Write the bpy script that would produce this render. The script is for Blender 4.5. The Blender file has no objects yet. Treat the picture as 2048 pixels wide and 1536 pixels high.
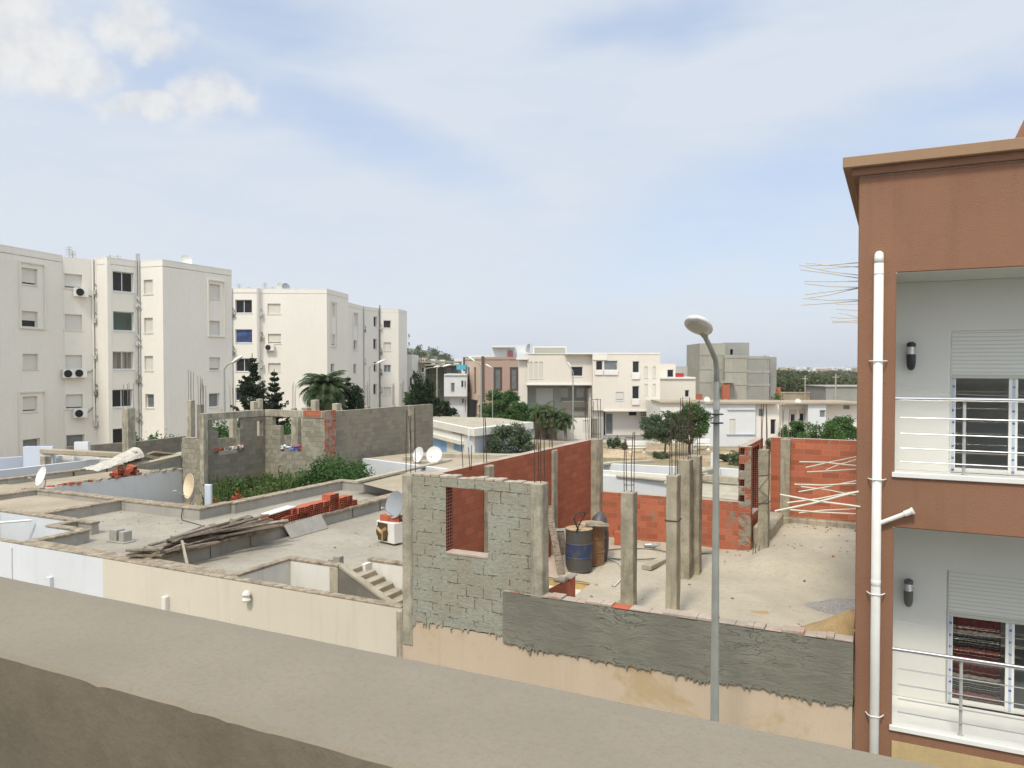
import bpy, bmesh, math, random
import numpy as np
from mathutils import Vector, Matrix
R = math.radians
# ------------------------------------------------------------------ camera, sky, sun, exposure
SC = bpy.context.scene
FPX, HOR, EYE = 1540.0, 735.0, 7.6            # focal length and horizon in pixels of a 2048 px wide frame, eye height in m
PITCH = math.atan((768 - HOR) / FPX)
cam = bpy.data.cameras.new('camera'); cam.sensor_width = 36; cam.lens = FPX / 2048 * 36
cam.clip_start = 0.05; cam.clip_end = 20000
co = bpy.data.objects.new('camera', cam); SC.collection.objects.link(co)
co.location = (0, 0, EYE); co.rotation_euler = (R(90) - PITCH, 0, 0); SC.camera = co
SUN_DIR = Vector((-0.26, -0.60, 0.86)).normalized()      # from the scene towards the sun
SUN_EL = math.asin(SUN_DIR.z); SUN_AZ = math.atan2(SUN_DIR.x, SUN_DIR.y)
sun = bpy.data.lights.new('sun', 'SUN'); sun.energy = 2.5; sun.angle = R(9); sun.color = (1.0, 0.92, 0.79)
so = bpy.data.objects.new('sun', sun); SC.collection.objects.link(so); so.location = (-20, -20, 40)
so.rotation_euler = SUN_DIR.to_track_quat('Z', 'Y').to_euler()
SC.view_settings.view_transform = 'Standard'; SC.view_settings.look = 'None'
SC.view_settings.exposure = 0.12; SC.view_settings.gamma = 1.0

class X:
    """small helper: arithmetic on node sockets"""
    nt = None
    def __init__(s, v): s.v = v
    def op(s, o, m, c=None):
        n = X.nt.nodes.new('ShaderNodeMath'); n.operation = m
        for i, a in enumerate((s, o, c)):
            if a is None: continue
            a = a.v if isinstance(a, X) else a
            if isinstance(a, (int, float)): n.inputs[i].default_value = a
            else: X.nt.links.new(a, n.inputs[i])
        return X(n.outputs[0])
    def __add__(s, o): return s.op(o, 'ADD')
    def __sub__(s, o): return s.op(o, 'SUBTRACT')
    def __mul__(s, o): return s.op(o, 'MULTIPLY')
    def __truediv__(s, o): return s.op(o, 'DIVIDE')
    def mx(s, o): return s.op(o, 'MAXIMUM')
    def mn(s, o): return s.op(o, 'MINIMUM')
def N(t, **k):
    n = X.nt.nodes.new(t)
    for a, b in k.items(): setattr(n, a, b)
    return n
def L(a, b): X.nt.links.new(a.v if isinstance(a, X) else a, b)
def smooth(x, lo, hi):
    n = N('ShaderNodeMapRange', interpolation_type='SMOOTHSTEP'); L(x, n.inputs[0])
    n.inputs[1].default_value = lo; n.inputs[2].default_value = hi
    return X(n.outputs[0])
def mixc(f, a, b, mode='MIX'):
    n = N('ShaderNodeMix', data_type='RGBA', blend_type=mode, clamp_factor=True)
    for i, q in ((0, f), (6, a), (7, b)):
        if isinstance(q, (X, bpy.types.NodeSocket)): L(q, n.inputs[i])
        elif isinstance(q, (int, float)): n.inputs[i].default_value = q
        else: n.inputs[i].default_value = (*q, 1)
    return n.outputs[2]
def noise(vec, scale, detail=3, rough=.55, dist=0, col=False):
    n = N('ShaderNodeTexNoise'); n.inputs['Scale'].default_value = scale; n.inputs['Detail'].default_value = detail
    n.inputs['Roughness'].default_value = rough; n.inputs['Distortion'].default_value = dist
    if vec is not None: L(vec, n.inputs['Vector'])
    return n.outputs['Color'] if col else X(n.outputs['Fac'])

world = bpy.data.worlds.new('World'); SC.world = world; world.use_nodes = True
X.nt = world.node_tree; X.nt.nodes.clear()
sky = N('ShaderNodeTexSky', sky_type='NISHITA'); sky.sun_disc = False
sky.sun_elevation = SUN_EL; sky.sun_rotation = SUN_AZ; sky.air_density = 1.0; sky.dust_density = 2.0; sky.ozone_density = 2.0
tc = N('ShaderNodeTexCoord'); sep = N('ShaderNodeSeparateXYZ'); L(tc.outputs['Generated'], sep.inputs[0])
dx, dy, dz = (X(sep.outputs[i]) for i in range(3))
dyc = dy.mx(0.12)
gx = dx / dyc * 1.54 + 1.024; gy = (dz / dyc * -1.54) + 0.735
wc = N('ShaderNodeSeparateColor'); L(noise(tc.outputs['Generated'], 9.0, 6, .6, col=True), wc.inputs[0])
wf = N('ShaderNodeSeparateColor'); L(noise(tc.outputs['Generated'], 3.2, 4, .55, col=True), wf.inputs[0])
def blob(cx, cy, rx, ry, rot=0, amp=.0, w=wc):
    x = gx - cx; y = gy - cy
    if amp:
        x = x + (X(w.outputs[0]) - .5) * amp; y = y + (X(w.outputs[1]) - .5) * amp
    c, s = math.cos(rot), math.sin(rot)
    xr = (x * c + y * s) / rx; yr = (y * c - x * s) / ry
    return X(1.0).op((xr * xr + yr * yr).op(0.5, 'POWER'), 'SUBTRACT')
cum = None
for b in [(.05, .10, .15, .10), (.13, .155, .12, .055), (.00, .03, .14, .07), (.26, .055, .085, .06), (.315, .10, .075, .035), (.415, .20, .10, .05), (.29, .215, .11, .026)]:
    q = blob(*b, amp=.15); cum = q if cum is None else cum.mx(q)
puff = noise(tc.outputs['Generated'], 22.0, 5, .6)
cumm = smooth(cum + (puff - .5) * 1.1, -.25, .65) * .85
blue = None
for b in [(.52, .06, .26, .10, 0), (.36, .14, .30, .09, .2), (.70, .25, .34, .07, .42), (1.30, .03, .20, .05, -.2), (1.60, .38, .55, .13, -.38), (1.95, .20, .28, .06, -.1), (1.42, .50, .45, .10, -.35), (1.66, .60, .30, .16, 0)]:
    q = smooth(blob(*b, amp=.22, w=wf), -.6, .95); blue = q if blue is None else blue.mx(q)
mp = N('ShaderNodeMapping'); mp.inputs['Rotation'].default_value = (0, R(24), R(18)); mp.inputs['Scale'].default_value = (1.3, 3.0, 7.0)
L(tc.outputs['Generated'], mp.inputs[0])
mp2 = N('ShaderNodeMapping'); mp2.inputs['Rotation'].default_value = (0, R(24), R(18)); mp2.inputs['Scale'].default_value = (2.0, 5.0, 15.0); L(tc.outputs['Generated'], mp2.inputs[0])
streak = noise(mp.outputs[0], 1.7, 5, .55, .6)
fib = noise(mp2.outputs[0], 2.6, 6, .6, .8)
veil = ((X(.93).op(blue * .64, 'SUBTRACT')) + (streak - .5) * .75 + (fib - .5) * .42).mx(0.15).mn(0.96)
skyc = N('ShaderNodeMix', data_type='RGBA', blend_type='MULTIPLY'); skyc.inputs[0].default_value = 1
L(sky.outputs[0], skyc.inputs[6]); skyc.inputs[7].default_value = (2.5, 2.05, 1.72, 1)
low = smooth(dz, .0, .32)
vc = mixc(low, (6.5, 6.95, 7.5), (6.2, 6.75, 7.5))
air_ = X(1.0).op(smooth(dz, .0, .16), 'SUBTRACT') * .55
c1 = mixc(veil.mx(air_), mixc(.55, skyc.outputs[2], (3.7, 5.0, 7.6)), vc)
shade = smooth(puff, .3, .62)
cc = mixc(shade, (6.4, 6.5, 6.7), (7.6, 7.6, 7.5))
c2 = mixc(cumm, c1, cc)
# sky out of view, overhead and behind the viewer, boosted as added fill light
up_ = smooth(dz, .42, .95) * 1.0 + smooth(dy * -1.0, .05, .8) * .6 + 1.0
vm = N('ShaderNodeVectorMath', operation='SCALE'); L(c2, vm.inputs[0]); L(up_, vm.inputs[3]); c2 = vm.outputs[0]
bg = N('ShaderNodeBackground'); L(c2, bg.inputs[0]); bg.inputs[1].default_value = 0.105
wo = N('ShaderNodeOutputWorld'); L(bg.outputs[0], wo.inputs[0])

# ------------------------------------------------------------------ survey helpers
CP, SP = math.cos(PITCH), math.sin(PITCH)
UL = math.hypot(3084 / FPX, 1)
EC = Vector((3084 / FPX / UL, -1 / UL, 0)); EB = Vector((1 / UL, 3084 / FPX / UL, 0))   # along the street (to the right), away from it
ORG = Vector((4.3232, 9.6435, 0))
def W(c, b, z=0): return ORG + EC * c + EB * b + Vector((0, 0, z))
def ray(px, py):
    x, z = (px - 1024) / FPX, -(py - 768) / FPX
    return Vector((x, CP + SP * z, -SP + CP * z))
def PY(px, py, Y): d = ray(px, py); return Vector((0, 0, EYE)) + d * (Y / d.y)
def PZ(px, py, z): d = ray(px, py); return Vector((0, 0, EYE)) + d * ((z - EYE) / d.z)
def PP(px, py, P, Q):
    """point of the vertical plane through P and Q that is seen at a pixel of the survey photo"""
    d = ray(px, py); n = Vector((Q.y - P.y, P.x - Q.x, 0)); e = Vector((0, 0, EYE))
    return e + d * ((P - e).dot(n) / d.dot(n))
def PB(px, py, b): return PP(px, py, W(0, b), W(1, b))
def PC(px, py, c): return PP(px, py, W(c, 0), W(c, 1))
def cb(P): d = P - ORG; return d.dot(EC), d.dot(EB)

# ------------------------------------------------------------------ mesh builder
class MB:
    def __init__(s): s.v = []; s.f = []; s.uv = []; s.mi = []
    def face(s, pts, uvs=None, mi=0):
        i = len(s.v); s.v += [tuple(p) for p in pts]; s.f.append(tuple(range(i, i + len(pts)))); s.mi.append(mi)
        if uvs is None:
            a = Vector(pts[1]) - Vector(pts[0]); b = Vector(pts[2]) - Vector(pts[1]); n = a.cross(b)
            if n.length < 1e-9 and len(pts) > 3: n = a.cross(Vector(pts[3]) - Vector(pts[0]))
            if n.length > 1e-12: n.normalize()
            if abs(n.z) > .7: uvs = [(p[0], p[1]) for p in pts]
            else:
                t = Vector((-n.y, n.x, 0)); t = t.normalized() if t.length > 1e-6 else Vector((1, 0, 0))
                uvs = [(Vector(p).dot(t), p[2]) for p in pts]
        s.uv += uvs
    def hexa(s, p, mi=0):
        """8 corners: 4 bottom (ccw), 4 top"""
        for q in ((3, 2, 1, 0), (4, 5, 6, 7), (0, 1, 5, 4), (1, 2, 6, 5), (2, 3, 7, 6), (3, 0, 4, 7)):
            s.face([p[i] for i in q], mi=mi)
    def box(s, c, size, rot=None, mi=0):
        h = Vector(size) / 2; c = Vector(c); rot = rot or Matrix.Identity(3)
        P = [c + rot @ Vector((x * h.x, y * h.y, z * h.z)) for z in (-1, 1) for x, y in ((-1, -1), (1, -1), (1, 1), (-1, 1))]
        s.hexa(P, mi)
    def cbox(s, c0, c1, b0, b1, z0, z1, mi=0):
        """box in street coordinates"""
        s.hexa([W(c0, b0, z0), W(c1, b0, z0), W(c1, b1, z0), W(c0, b1, z0), W(c0, b0, z1), W(c1, b0, z1), W(c1, b1, z1), W(c0, b1, z1)], mi)
    def slab(s, P, Q, t, z0, z1, off=0, mi=0):
        """wall-like box from P to Q (left to right), thickness t away from the viewer side; off > 0 stands proud"""
        d = (Q - P); d.z = 0; d.normalize(); n = Vector((d.y, -d.x, 0))
        A = P + n * off; B = Q + n * off; A2 = A - n * t; B2 = B - n * t
        s.hexa([Vector((q.x, q.y, z)) for z in (z0, z1) for q in (A, B, B2, A2)], mi)
    def tube(s, pts, r, seg=8, mi=0, cap=True):
        pts = [Vector(p) for p in pts]; rs = r if isinstance(r, (list, tuple)) else [r] * len(pts); rings = []; prev = None
        for i, p in enumerate(pts):
            t = (pts[min(i + 1, len(pts) - 1)] - pts[max(i - 1, 0)]).normalized()
            if prev is None:
                a = Vector((0, 0, 1)) if abs(t.z) < .9 else Vector((1, 0, 0)); x = t.cross(a).normalized()
            else: x = (prev - t * prev.dot(t)).normalized()
            prev = x; y = t.cross(x)
            rings.append([p + (x * math.cos(k * 2 * math.pi / seg) + y * math.sin(k * 2 * math.pi / seg)) * rs[i] for k in range(seg)])
        l = 0
        for i in range(len(rings) - 1):
            dl = (pts[i + 1] - pts[i]).length
            for k in range(seg):
                k2 = (k + 1) % seg; c = 2 * math.pi * rs[i] / seg
                s.face([rings[i][k], rings[i][k2], rings[i + 1][k2], rings[i + 1][k]], [(k * c, l), ((k + 1) * c, l), ((k + 1) * c, l + dl), (k * c, l + dl)], mi)
            l += dl
        if cap: s.face(rings[0][::-1], mi=mi); s.face(rings[-1], mi=mi)
    def lathe(s, base, prof, seg=24, axis=Vector((0, 0, 1)), mi=0):
        axis = axis.normalized(); a = Vector((0, 0, 1)) if abs(axis.z) < .9 else Vector((1, 0, 0))
        x = axis.cross(a).normalized(); y = axis.cross(x); base = Vector(base)
        rings = [[base + axis * h + (x * math.cos(k * 2 * math.pi / seg) + y * math.sin(k * 2 * math.pi / seg)) * max(r, 1e-4) for k in range(seg)] for r, h in prof]
        for i in range(len(rings) - 1):
            for k in range(seg): s.face([rings[i][k], rings[i][(k + 1) % seg], rings[i + 1][(k + 1) % seg], rings[i + 1][k]], mi=mi)
        if prof[0][0] > .001: s.face(rings[0][::-1], mi=mi)
        if prof[-1][0] > .001: s.face(rings[-1], mi=mi)
    def wall(s, P, Q, t, z0, z1, holes=(), off=0, mi=0, mi_rev=None, mi_top=None, top=None):
        """wall with openings; holes = (s0, s1, za, zb) metres from P / absolute heights. top(sm) optional height limit"""
        P = P.copy(); Q = Q.copy(); P.z = Q.z = 0
        mi_rev = mi if mi_rev is None else mi_rev; mi_top = mi_rev if mi_top is None else mi_top
        d = Q - P; Ln = d.length; d.normalize(); n = Vector((d.y, -d.x, 0)); P = P + n * off
        S = sorted({0, Ln} | {min(max(h[i], 0), Ln) for h in holes for i in (0, 1)}); Z = sorted({z0, z1} | {min(max(h[i], z0), z1) for h in holes for i in (2, 3)})
        S = [S[0]] + [b for a, b in zip(S, S[1:]) if b - a > 1e-4]; Z = [Z[0]] + [b for a, b in zip(Z, Z[1:]) if b - a > 1e-4]
        ok = {}
        for i in range(len(S) - 1):
            for j in range(len(Z) - 1):
                sm, zm = (S[i] + S[i + 1]) / 2, (Z[j] + Z[j + 1]) / 2
                ok[i, j] = not any(h[0] < sm < h[1] and h[2] < zm < h[3] for h in holes)
        def pt(a, z, k): q = P + d * a - n * (t * k); return Vector((q.x, q.y, z))
        for (i, j), k in ok.items():
            if not k: continue
            a, b, c, e = S[i], S[i + 1], Z[j], Z[j + 1]
            s.face([pt(a, c, 0), pt(b, c, 0), pt(b, e, 0), pt(a, e, 0)], [(a, c), (b, c), (b, e), (a, e)], mi)
            s.face([pt(b, c, 1), pt(a, c, 1), pt(a, e, 1), pt(b, e, 1)], [(b, c), (a, c), (a, e), (b, e)], mi)
            if not ok.get((i - 1, j)): s.face([pt(a, c, 1), pt(a, c, 0), pt(a, e, 0), pt(a, e, 1)], [(t, c), (0, c), (0, e), (t, e)], mi_rev)
            if not ok.get((i + 1, j)): s.face([pt(b, c, 0), pt(b, c, 1), pt(b, e, 1), pt(b, e, 0)], [(0, c), (t, c), (t, e), (0, e)], mi_rev)
            if not ok.get((i, j + 1)): s.face([pt(a, e, 0), pt(b, e, 0), pt(b, e, 1), pt(a, e, 1)], [(a, 0), (b, 0), (b, t), (a, t)], mi_top)
            if not ok.get((i, j - 1)): s.face([pt(a, c, 1), pt(b, c, 1), pt(b, c, 0), pt(a, c, 0)], [(a, t), (b, t), (b, 0), (a, 0)], mi_rev)
    def prism(s, poly, z0, z1, mi=0, mi_side=None, bottom=True):
        ms = mi if mi_side is None else mi_side
        s.face([(p.x, p.y, z1) for p in poly], mi=mi)
        if bottom: s.face([(p.x, p.y, z0) for p in reversed(poly)], mi=ms)
        for a, b in zip(poly, poly[1:] + poly[:1]): s.face([(a.x, a.y, z0), (b.x, b.y, z0), (b.x, b.y, z1), (a.x, a.y, z1)], mi=ms)

ROOTLOC = {}
def finish(o, parent, loc):
    if parent is not None:
        o.parent = parent; ROOTLOC[o.name] = ROOTLOC[parent.name]
    else:
        o.location = loc; ROOTLOC[o.name] = Vector(loc)
def obj(name, mb, mat, parent=None, smooth_=False, bevel=0, loc=None, weld=False, label=None):
    mats = mat if isinstance(mat, (list, tuple)) else [mat]
    V = np.array(mb.v, dtype=np.float64)
    if parent is not None: base = ROOTLOC[parent.name]
    else:
        if loc is None: loc = Vector(((V[:, 0].min() + V[:, 0].max()) / 2, (V[:, 1].min() + V[:, 1].max()) / 2, V[:, 2].min()))
        base = Vector(loc)
    V = V - np.array(base)
    me = bpy.data.meshes.new(name); me.from_pydata(V.tolist(), [], mb.f)
    uvl = me.uv_layers.new(name='UVMap'); uvl.data.foreach_set('uv', np.array(mb.uv, dtype=np.float32).ravel())
    me.polygons.foreach_set('material_index', mb.mi)
    for m in mats: me.materials.append(m)
    if weld or bevel or smooth_:
        bm = bmesh.new(); bm.from_mesh(me); bmesh.ops.remove_doubles(bm, verts=bm.verts, dist=1e-4); bm.to_mesh(me); bm.free()
    if smooth_: me.polygons.foreach_set('use_smooth', [True] * len(me.polygons))
    me.update()
    o = bpy.data.objects.new(name, me); SC.collection.objects.link(o); finish(o, parent, base)
    if bevel:
        m = o.modifiers.new('bevel', 'BEVEL'); m.width = bevel; m.segments = 1; m.limit_method = 'ANGLE'; m.angle_limit = R(40)
    if label: o['label'] = label
    return o
def thing(name, label, cat, loc, group=None):
    o = bpy.data.objects.new(name, None); o.empty_display_size = .2; SC.collection.objects.link(o); finish(o, None, Vector(loc))
    o['label'] = label; o['category'] = cat
    if group: o['group'] = group
    return o
def tag(o, label, cat, group=None):
    o['label'] = label; o['category'] = cat
    if group: o['group'] = group
    return o
def struct(o, kind='structure'): o['kind'] = kind; return o
def dup(root, loc, rot=None, label=None, parent=None):
    r = root.copy(); SC.collection.objects.link(r); r.parent = parent; r.location = loc
    if rot is not None: r.rotation_euler = rot
    if label: r['label'] = label
    for ch in list(root.children):
        c = ch.copy(); SC.collection.objects.link(c); c.parent = r
        for g in ch.children: d = g.copy(); SC.collection.objects.link(d); d.parent = c
    return r

# ------------------------------------------------------------------ materials
def new_mat(name):
    m = bpy.data.materials.new(name); m.use_nodes = True; X.nt = m.node_tree; X.nt.nodes.clear()
    b = N('ShaderNodeBsdfPrincipled'); o = N('ShaderNodeOutputMaterial'); L(b.outputs[0], o.inputs[0]); return m, b
def pos(scale=None):
    g = N('ShaderNodeNewGeometry')
    if scale is None: return g.outputs['Position']
    m = N('ShaderNodeMapping'); m.inputs['Scale'].default_value = scale; L(g.outputs['Position'], m.inputs[0]); return m.outputs[0]
def setcol(b, c):
    if isinstance(c, (X, bpy.types.NodeSocket)): L(c, b.inputs['Base Color'])
    else: b.inputs['Base Color'].default_value = (*c, 1)
def bump(b, h, strength, dist=.01):
    n = N('ShaderNodeBump'); n.inputs['Strength'].default_value = strength; n.inputs['Distance'].default_value = dist
    L(h, n.inputs['Height']); L(n.outputs[0], b.inputs['Normal'])
def mul(c, k): return tuple(min(1, x * k) for x in c)
def simple(name, col, rough=.7, metal=0, var=.12, scale=6, spec=None):
    m, b = new_mat(name); n = noise(pos(), scale, 3)
    setcol(b, mixc(smooth(n, .25, .75), mul(col, 1 - var), mul(col, 1 + var)))
    b.inputs['Roughness'].default_value = rough; b.inputs['Metallic'].default_value = metal
    if spec is not None: b.inputs['Specular IOR Level'].default_value = spec
    return m
def plaster(name, col, var=.10, scale=.8, fine=30, bstr=.25, streak=.0, stain=None, stain_lo=.62, rough=.9, dirt=None):
    """painted or rendered wall: broad tonal drift, fine grain, vertical weather streaks and optional stain patches"""
    m, b = new_mat(name); P = pos()
    n1 = noise(P, scale, 5, .6); n2 = noise(P, fine, 4, .65)
    c = mixc(smooth(n1, .25, .75), mul(col, 1 - var), mul(col, 1 + var))
    c = mixc(smooth(n2, .35, .75) * .5, c, mul(col, 1 - var * 1.3))
    if streak:
        s = noise(pos((5.5, 5.5, .35)), 1.0, 4, .6); c = mixc(smooth(s, .5, .78) * streak, c, mul(col, .55))
    if stain:
        s = noise(P, scale * 1.7, 6, .7, .4); c = mixc(smooth(s, stain_lo, stain_lo + .14) * .8, c, stain)
    if dirt:
        s = noise(P, 9, 5, .7); c = mixc(smooth(s, .58, .72) * .6, c, dirt)
    setcol(b, c); b.inputs['Roughness'].default_value = rough; b.inputs['Specular IOR Level'].default_value = .25
    if bstr: bump(b, n2 + n1 * .6, bstr, .008)
    return m
def brickmat(name, col, mortar, w=.3, h=.2, ms=.012, smear=None, smear_lo=.6, var=.25, bstr=.6, rough=.9, smear_scale=3.0, dist=.012, wob=.02):
    m, b = new_mat(name); uv = N('ShaderNodeUVMap').outputs[0]
    wn = N('ShaderNodeVectorMath', operation='MULTIPLY_ADD'); L(noise(uv, 5, 2, col=True), wn.inputs[0])
    wn.inputs[1].default_value = (wob, wob, 0); L(uv, wn.inputs[2])
    t = N('ShaderNodeTexBrick'); L(wn.outputs[0], t.inputs['Vector']); t.offset = .5
    t.inputs['Scale'].default_value = 1; t.inputs['Brick Width'].default_value = w; t.inputs['Row Height'].default_value = h
    t.inputs['Mortar Size'].default_value = ms; t.inputs['Mortar Smooth'].default_value = .3
    t.inputs['Color1'].default_value = (*mul(col, 1 - var), 1); t.inputs['Color2'].default_value = (*mul(col, 1 + var), 1)
    t.inputs['Mortar'].default_value = (*mortar, 1); t.inputs['Bias'].default_value = 0
    P = pos(); n = noise(P, smear_scale, 6, .68, .3); n2 = noise(P, 26, 4, .65)
    c = mixc(smooth(n2, .3, .8) * .45, t.outputs['Color'], mul(col, .6))
    hgt = X(t.outputs['Fac']) * -1.0 + n2 * .5
    if smear:
        k = smooth(n, smear_lo, smear_lo + .08); c = mixc(k, c, mixc(smooth(n2, .3, .7), mul(smear, .8), mul(smear, 1.15)))
        hgt = hgt + k * .7
    setcol(b, c); b.inputs['Roughness'].default_value = rough; b.inputs['Specular IOR Level'].default_value = .2
    bump(b, hgt, bstr, dist)
    return m
def holes_mat(name, col, pitch=.055, wall=.014):
    """end faces of hollow clay bricks"""
    m, b = new_mat(name); uv = N('ShaderNodeUVMap').outputs[0]
    t = N('ShaderNodeTexBrick'); L(uv, t.inputs['Vector']); t.offset = 0; t.inputs['Scale'].default_value = 1
    t.inputs['Brick Width'].default_value = pitch; t.inputs['Row Height'].default_value = pitch; t.inputs['Mortar Size'].default_value = wall / 2
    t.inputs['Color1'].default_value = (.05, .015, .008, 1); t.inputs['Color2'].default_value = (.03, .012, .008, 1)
    n = noise(pos(), 8, 3); L(mixc(n, mul(col, .8), mul(col, 1.2)), t.inputs['Mortar'])
    setcol(b, t.outputs[0]); b.inputs['Roughness'].default_value = .9; bump(b, X(t.outputs['Fac']), 1.0, .02); return m
def concrete(name, col, var=.2, board=0, bstr=.5, rough=.92, dark=(.12, .115, .1), scale=1.3, lo=.56, spots=None):
    m, b = new_mat(name); P = pos(); n1 = noise(P, scale, 6, .62); n2 = noise(P, 22, 5, .7); n3 = noise(pos((7, 7, .6)), 1.0, 4, .6)
    c = mixc(smooth(n1, .3, .7), mul(col, 1 - var), mul(col, 1 + var))
    c = mixc(smooth(n2, .4, .75) * .45, c, mul(col, .7)); c = mixc(smooth(n3, lo, lo + .2) * .5, c, dark)
    if spots: c = mixc(smooth(noise(pos((1, 1, 2)), 7, 4, .7), .60, .68) * .7, c, spots)
    setcol(b, c); b.inputs['Roughness'].default_value = rough; b.inputs['Specular IOR Level'].default_value = .2
    bump(b, n2 + n1, bstr, .012); return m
def leafmat(name, a, b_, rough=.6):
    m, b = new_mat(name); g = N('ShaderNodeNewGeometry'); n = noise(g.outputs['Position'], 1.6, 3)
    f = X(g.outputs['Random Per Island']) * .6 + smooth(n, .35, .65) * .4
    setcol(b, mixc(f, a, b_)); b.inputs['Roughness'].default_value = rough; b.inputs['Specular IOR Level'].default_value = .3
    tr = N('ShaderNodeBsdfTranslucent'); L(mixc(f, mul(a, 1.6), mul(b_, 1.8)), tr.inputs[0])
    ms = N('ShaderNodeMixShader'); ms.inputs[0].default_value = .25; L(b.outputs[0], ms.inputs[1]); L(tr.outputs[0], ms.inputs[2])
    o = [x for x in X.nt.nodes if x.type == 'OUTPUT_MATERIAL'][0]; L(ms.outputs[0], o.inputs[0]); return m
M = {}
def roughmat(name):
    """block wall crusted with thrown mortar; joints only show here and there"""
    m, b = new_mat(name); uv = N('ShaderNodeUVMap').outputs[0]; P = pos()
    wn = N('ShaderNodeVectorMath', operation='MULTIPLY_ADD'); L(noise(uv, 4, 3, col=True), wn.inputs[0]); wn.inputs[1].default_value = (.05, .05, 0); L(uv, wn.inputs[2])
    t = N('ShaderNodeTexBrick'); L(wn.outputs[0], t.inputs['Vector']); t.offset = .5; t.inputs['Scale'].default_value = 1
    t.inputs['Brick Width'].default_value = .31; t.inputs['Row Height'].default_value = .19; t.inputs['Mortar Size'].default_value = .008; t.inputs['Mortar Smooth'].default_value = .2
    n1 = noise(P, 2.2, 4, .6); n2 = noise(pos((1, 1, 1.9)), 13, 6, .72, .5); n3 = noise(P, 55, 4, .7); n4 = noise(P, 5, 3)
    c = mixc(smooth(n1, .35, .65), (.325, .305, .235), (.355, .36, .295)); c = mixc(smooth(n2, .44, .60) * .6, c, (.27, .25, .19)); c = mixc(smooth(n2, .58, .66) * .5, c, (.47, .47, .39))
    c = mixc(smooth(n4, .63, .72) * .35, c, (.34, .19, .12)); c = mixc(smooth(n3, .5, .8) * .5, c, (.16, .15, .115))
    j = X(t.outputs['Fac']) * smooth(n2 + n4 * .6, .78, .90); c = mixc(j * .8, c, (.10, .09, .07)); setcol(b, c); b.inputs['Roughness'].default_value = .95; b.inputs['Specular IOR Level'].default_value = .15
    bump(b, n2 * 1.2 + n3 * .5 + j * -1.0, .9, .020); return m
def slabtop(name, col):
    m, b = new_mat(name); P = pos(); n1 = noise(P, 3.5, 5, .55); n2 = noise(P, 130, 4, .7); n3 = noise(P, 34, 5, .75); n4 = noise(P, 12, 3, .5)
    c = mixc(smooth(n1, .3, .7), mul(col, .94), mul(col, 1.06)); c = mixc(smooth(n2, .45, .7) * .30, c, mul(col, .70)); c = mixc(smooth(n3, .69, .74) * smooth(n4, .45, .6) * .55, c, mul(col, .52)); c = mixc(smooth(n3, .27, .22) * .0, c, mul(col, 1.3))
    setcol(b, c); b.inputs['Roughness'].default_value = .92; b.inputs['Specular IOR Level'].default_value = .2; bump(b, n2 * .5 + n3, .5, .003); return m
def trowelled(name, col):
    m, b = new_mat(name); P = pos(); n1 = noise(P, 1.1, 4, .55); n2 = noise(pos((1.2, 1.2, 4.5)), 2.4, 6, .62, .8); n3 = noise(P, 40, 4, .6); n4 = noise(pos((1.5, 1.5, 5)), 1.6, 3, .5, 1.2)
    c = mixc(smooth(n1, .35, .65), mul(col, .86), mul(col, 1.14)); c = mixc(smooth(n2, .5, .64) * .35, c, mul(col, .72)); c = mixc(smooth(n3, .5, .8) * .25, c, mul(col, .7))
    ln = X(1.0).op((n4 - .5).op(0, 'ABSOLUTE') * 60, 'SUBTRACT').mx(0) * smooth(n1, .45, .6); c = mixc(ln * .6, c, mul(col, .4)); setcol(b, c); b.inputs['Roughness'].default_value = .95; b.inputs['Specular IOR Level'].default_value = .15
    bump(b, n2 + n3 * .3 - ln * .8, .8, .02); return m
M['apt'] = plaster('cream_apartment_plaster', (.71, .68, .61), .045, .12, 3, .1, .12)
M['apt_trim'] = plaster('apartment_trim', (.67, .635, .555), .05, .3, 8, .1, .1)
M['white'] = plaster('white_painted_plaster', (.62, .635, .635), .05, .5, 20, .2, .14)
M['offwhite'] = plaster('offwhite_plaster', (.68, .66, .59), .06, .5, 20, .2, .3, stain=(.5, .46, .38), stain_lo=.66)
M['cream'] = plaster('cream_painted_plaster', (.60, .545, .435), .05, .5, 26, .25, .22, stain=(.50, .44, .33), stain_lo=.6)
M['cream2'] = plaster('peach_painted_plaster', (.54, .435, .315), .07, .5, 26, .3, .2, stain=(.43, .32, .17), stain_lo=.51)
M['tan'] = plaster('tan_wall_base', (.46, .35, .18), .12, .9, 20, .3, .3, stain=(.35, .25, .12), stain_lo=.6)
M['brown'] = plaster('brown_textured_paint', (.262, .138, .084), .09, .6, 60, .9, .28, stain=(.235, .12, .07), stain_lo=.55, rough=.88)
M['brown_trim'] = plaster('light_brown_trim', (.31, .20, .12), .05, .9, 60, .4, .1)
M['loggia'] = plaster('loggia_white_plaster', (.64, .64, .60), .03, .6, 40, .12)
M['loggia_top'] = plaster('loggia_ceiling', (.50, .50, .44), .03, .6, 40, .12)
M['sill'] = simple('white_marble_sill', (.72, .72, .68), .45, var=.05, scale=3)
M['roof'] = concrete('grey_roof_membrane', (.33, .30, .24), .15, bstr=.3, dark=(.2, .18, .145), scale=.7, lo=.52)
M['rooftan'] = concrete('tan_roof_screed', (.37, .31, .225), .14, bstr=.3, dark=(.26, .22, .16), scale=.6, lo=.52)
M['coping'] = concrete('mossy_coping', (.33, .275, .20), .3, bstr=1.0, dark=(.09, .07, .05), scale=4.5, lo=.46, spots=(.25, .12, .065))
M['upstand'] = concrete('grey_upstand', (.33, .315, .275), .12, bstr=.4, dark=(.15, .14, .12), scale=1.4)
M['conc'] = concrete('cast_concrete', (.35, .32, .24), .28, bstr=1.0, scale=3.2, dark=(.11, .10, .08), lo=.5)
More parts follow.
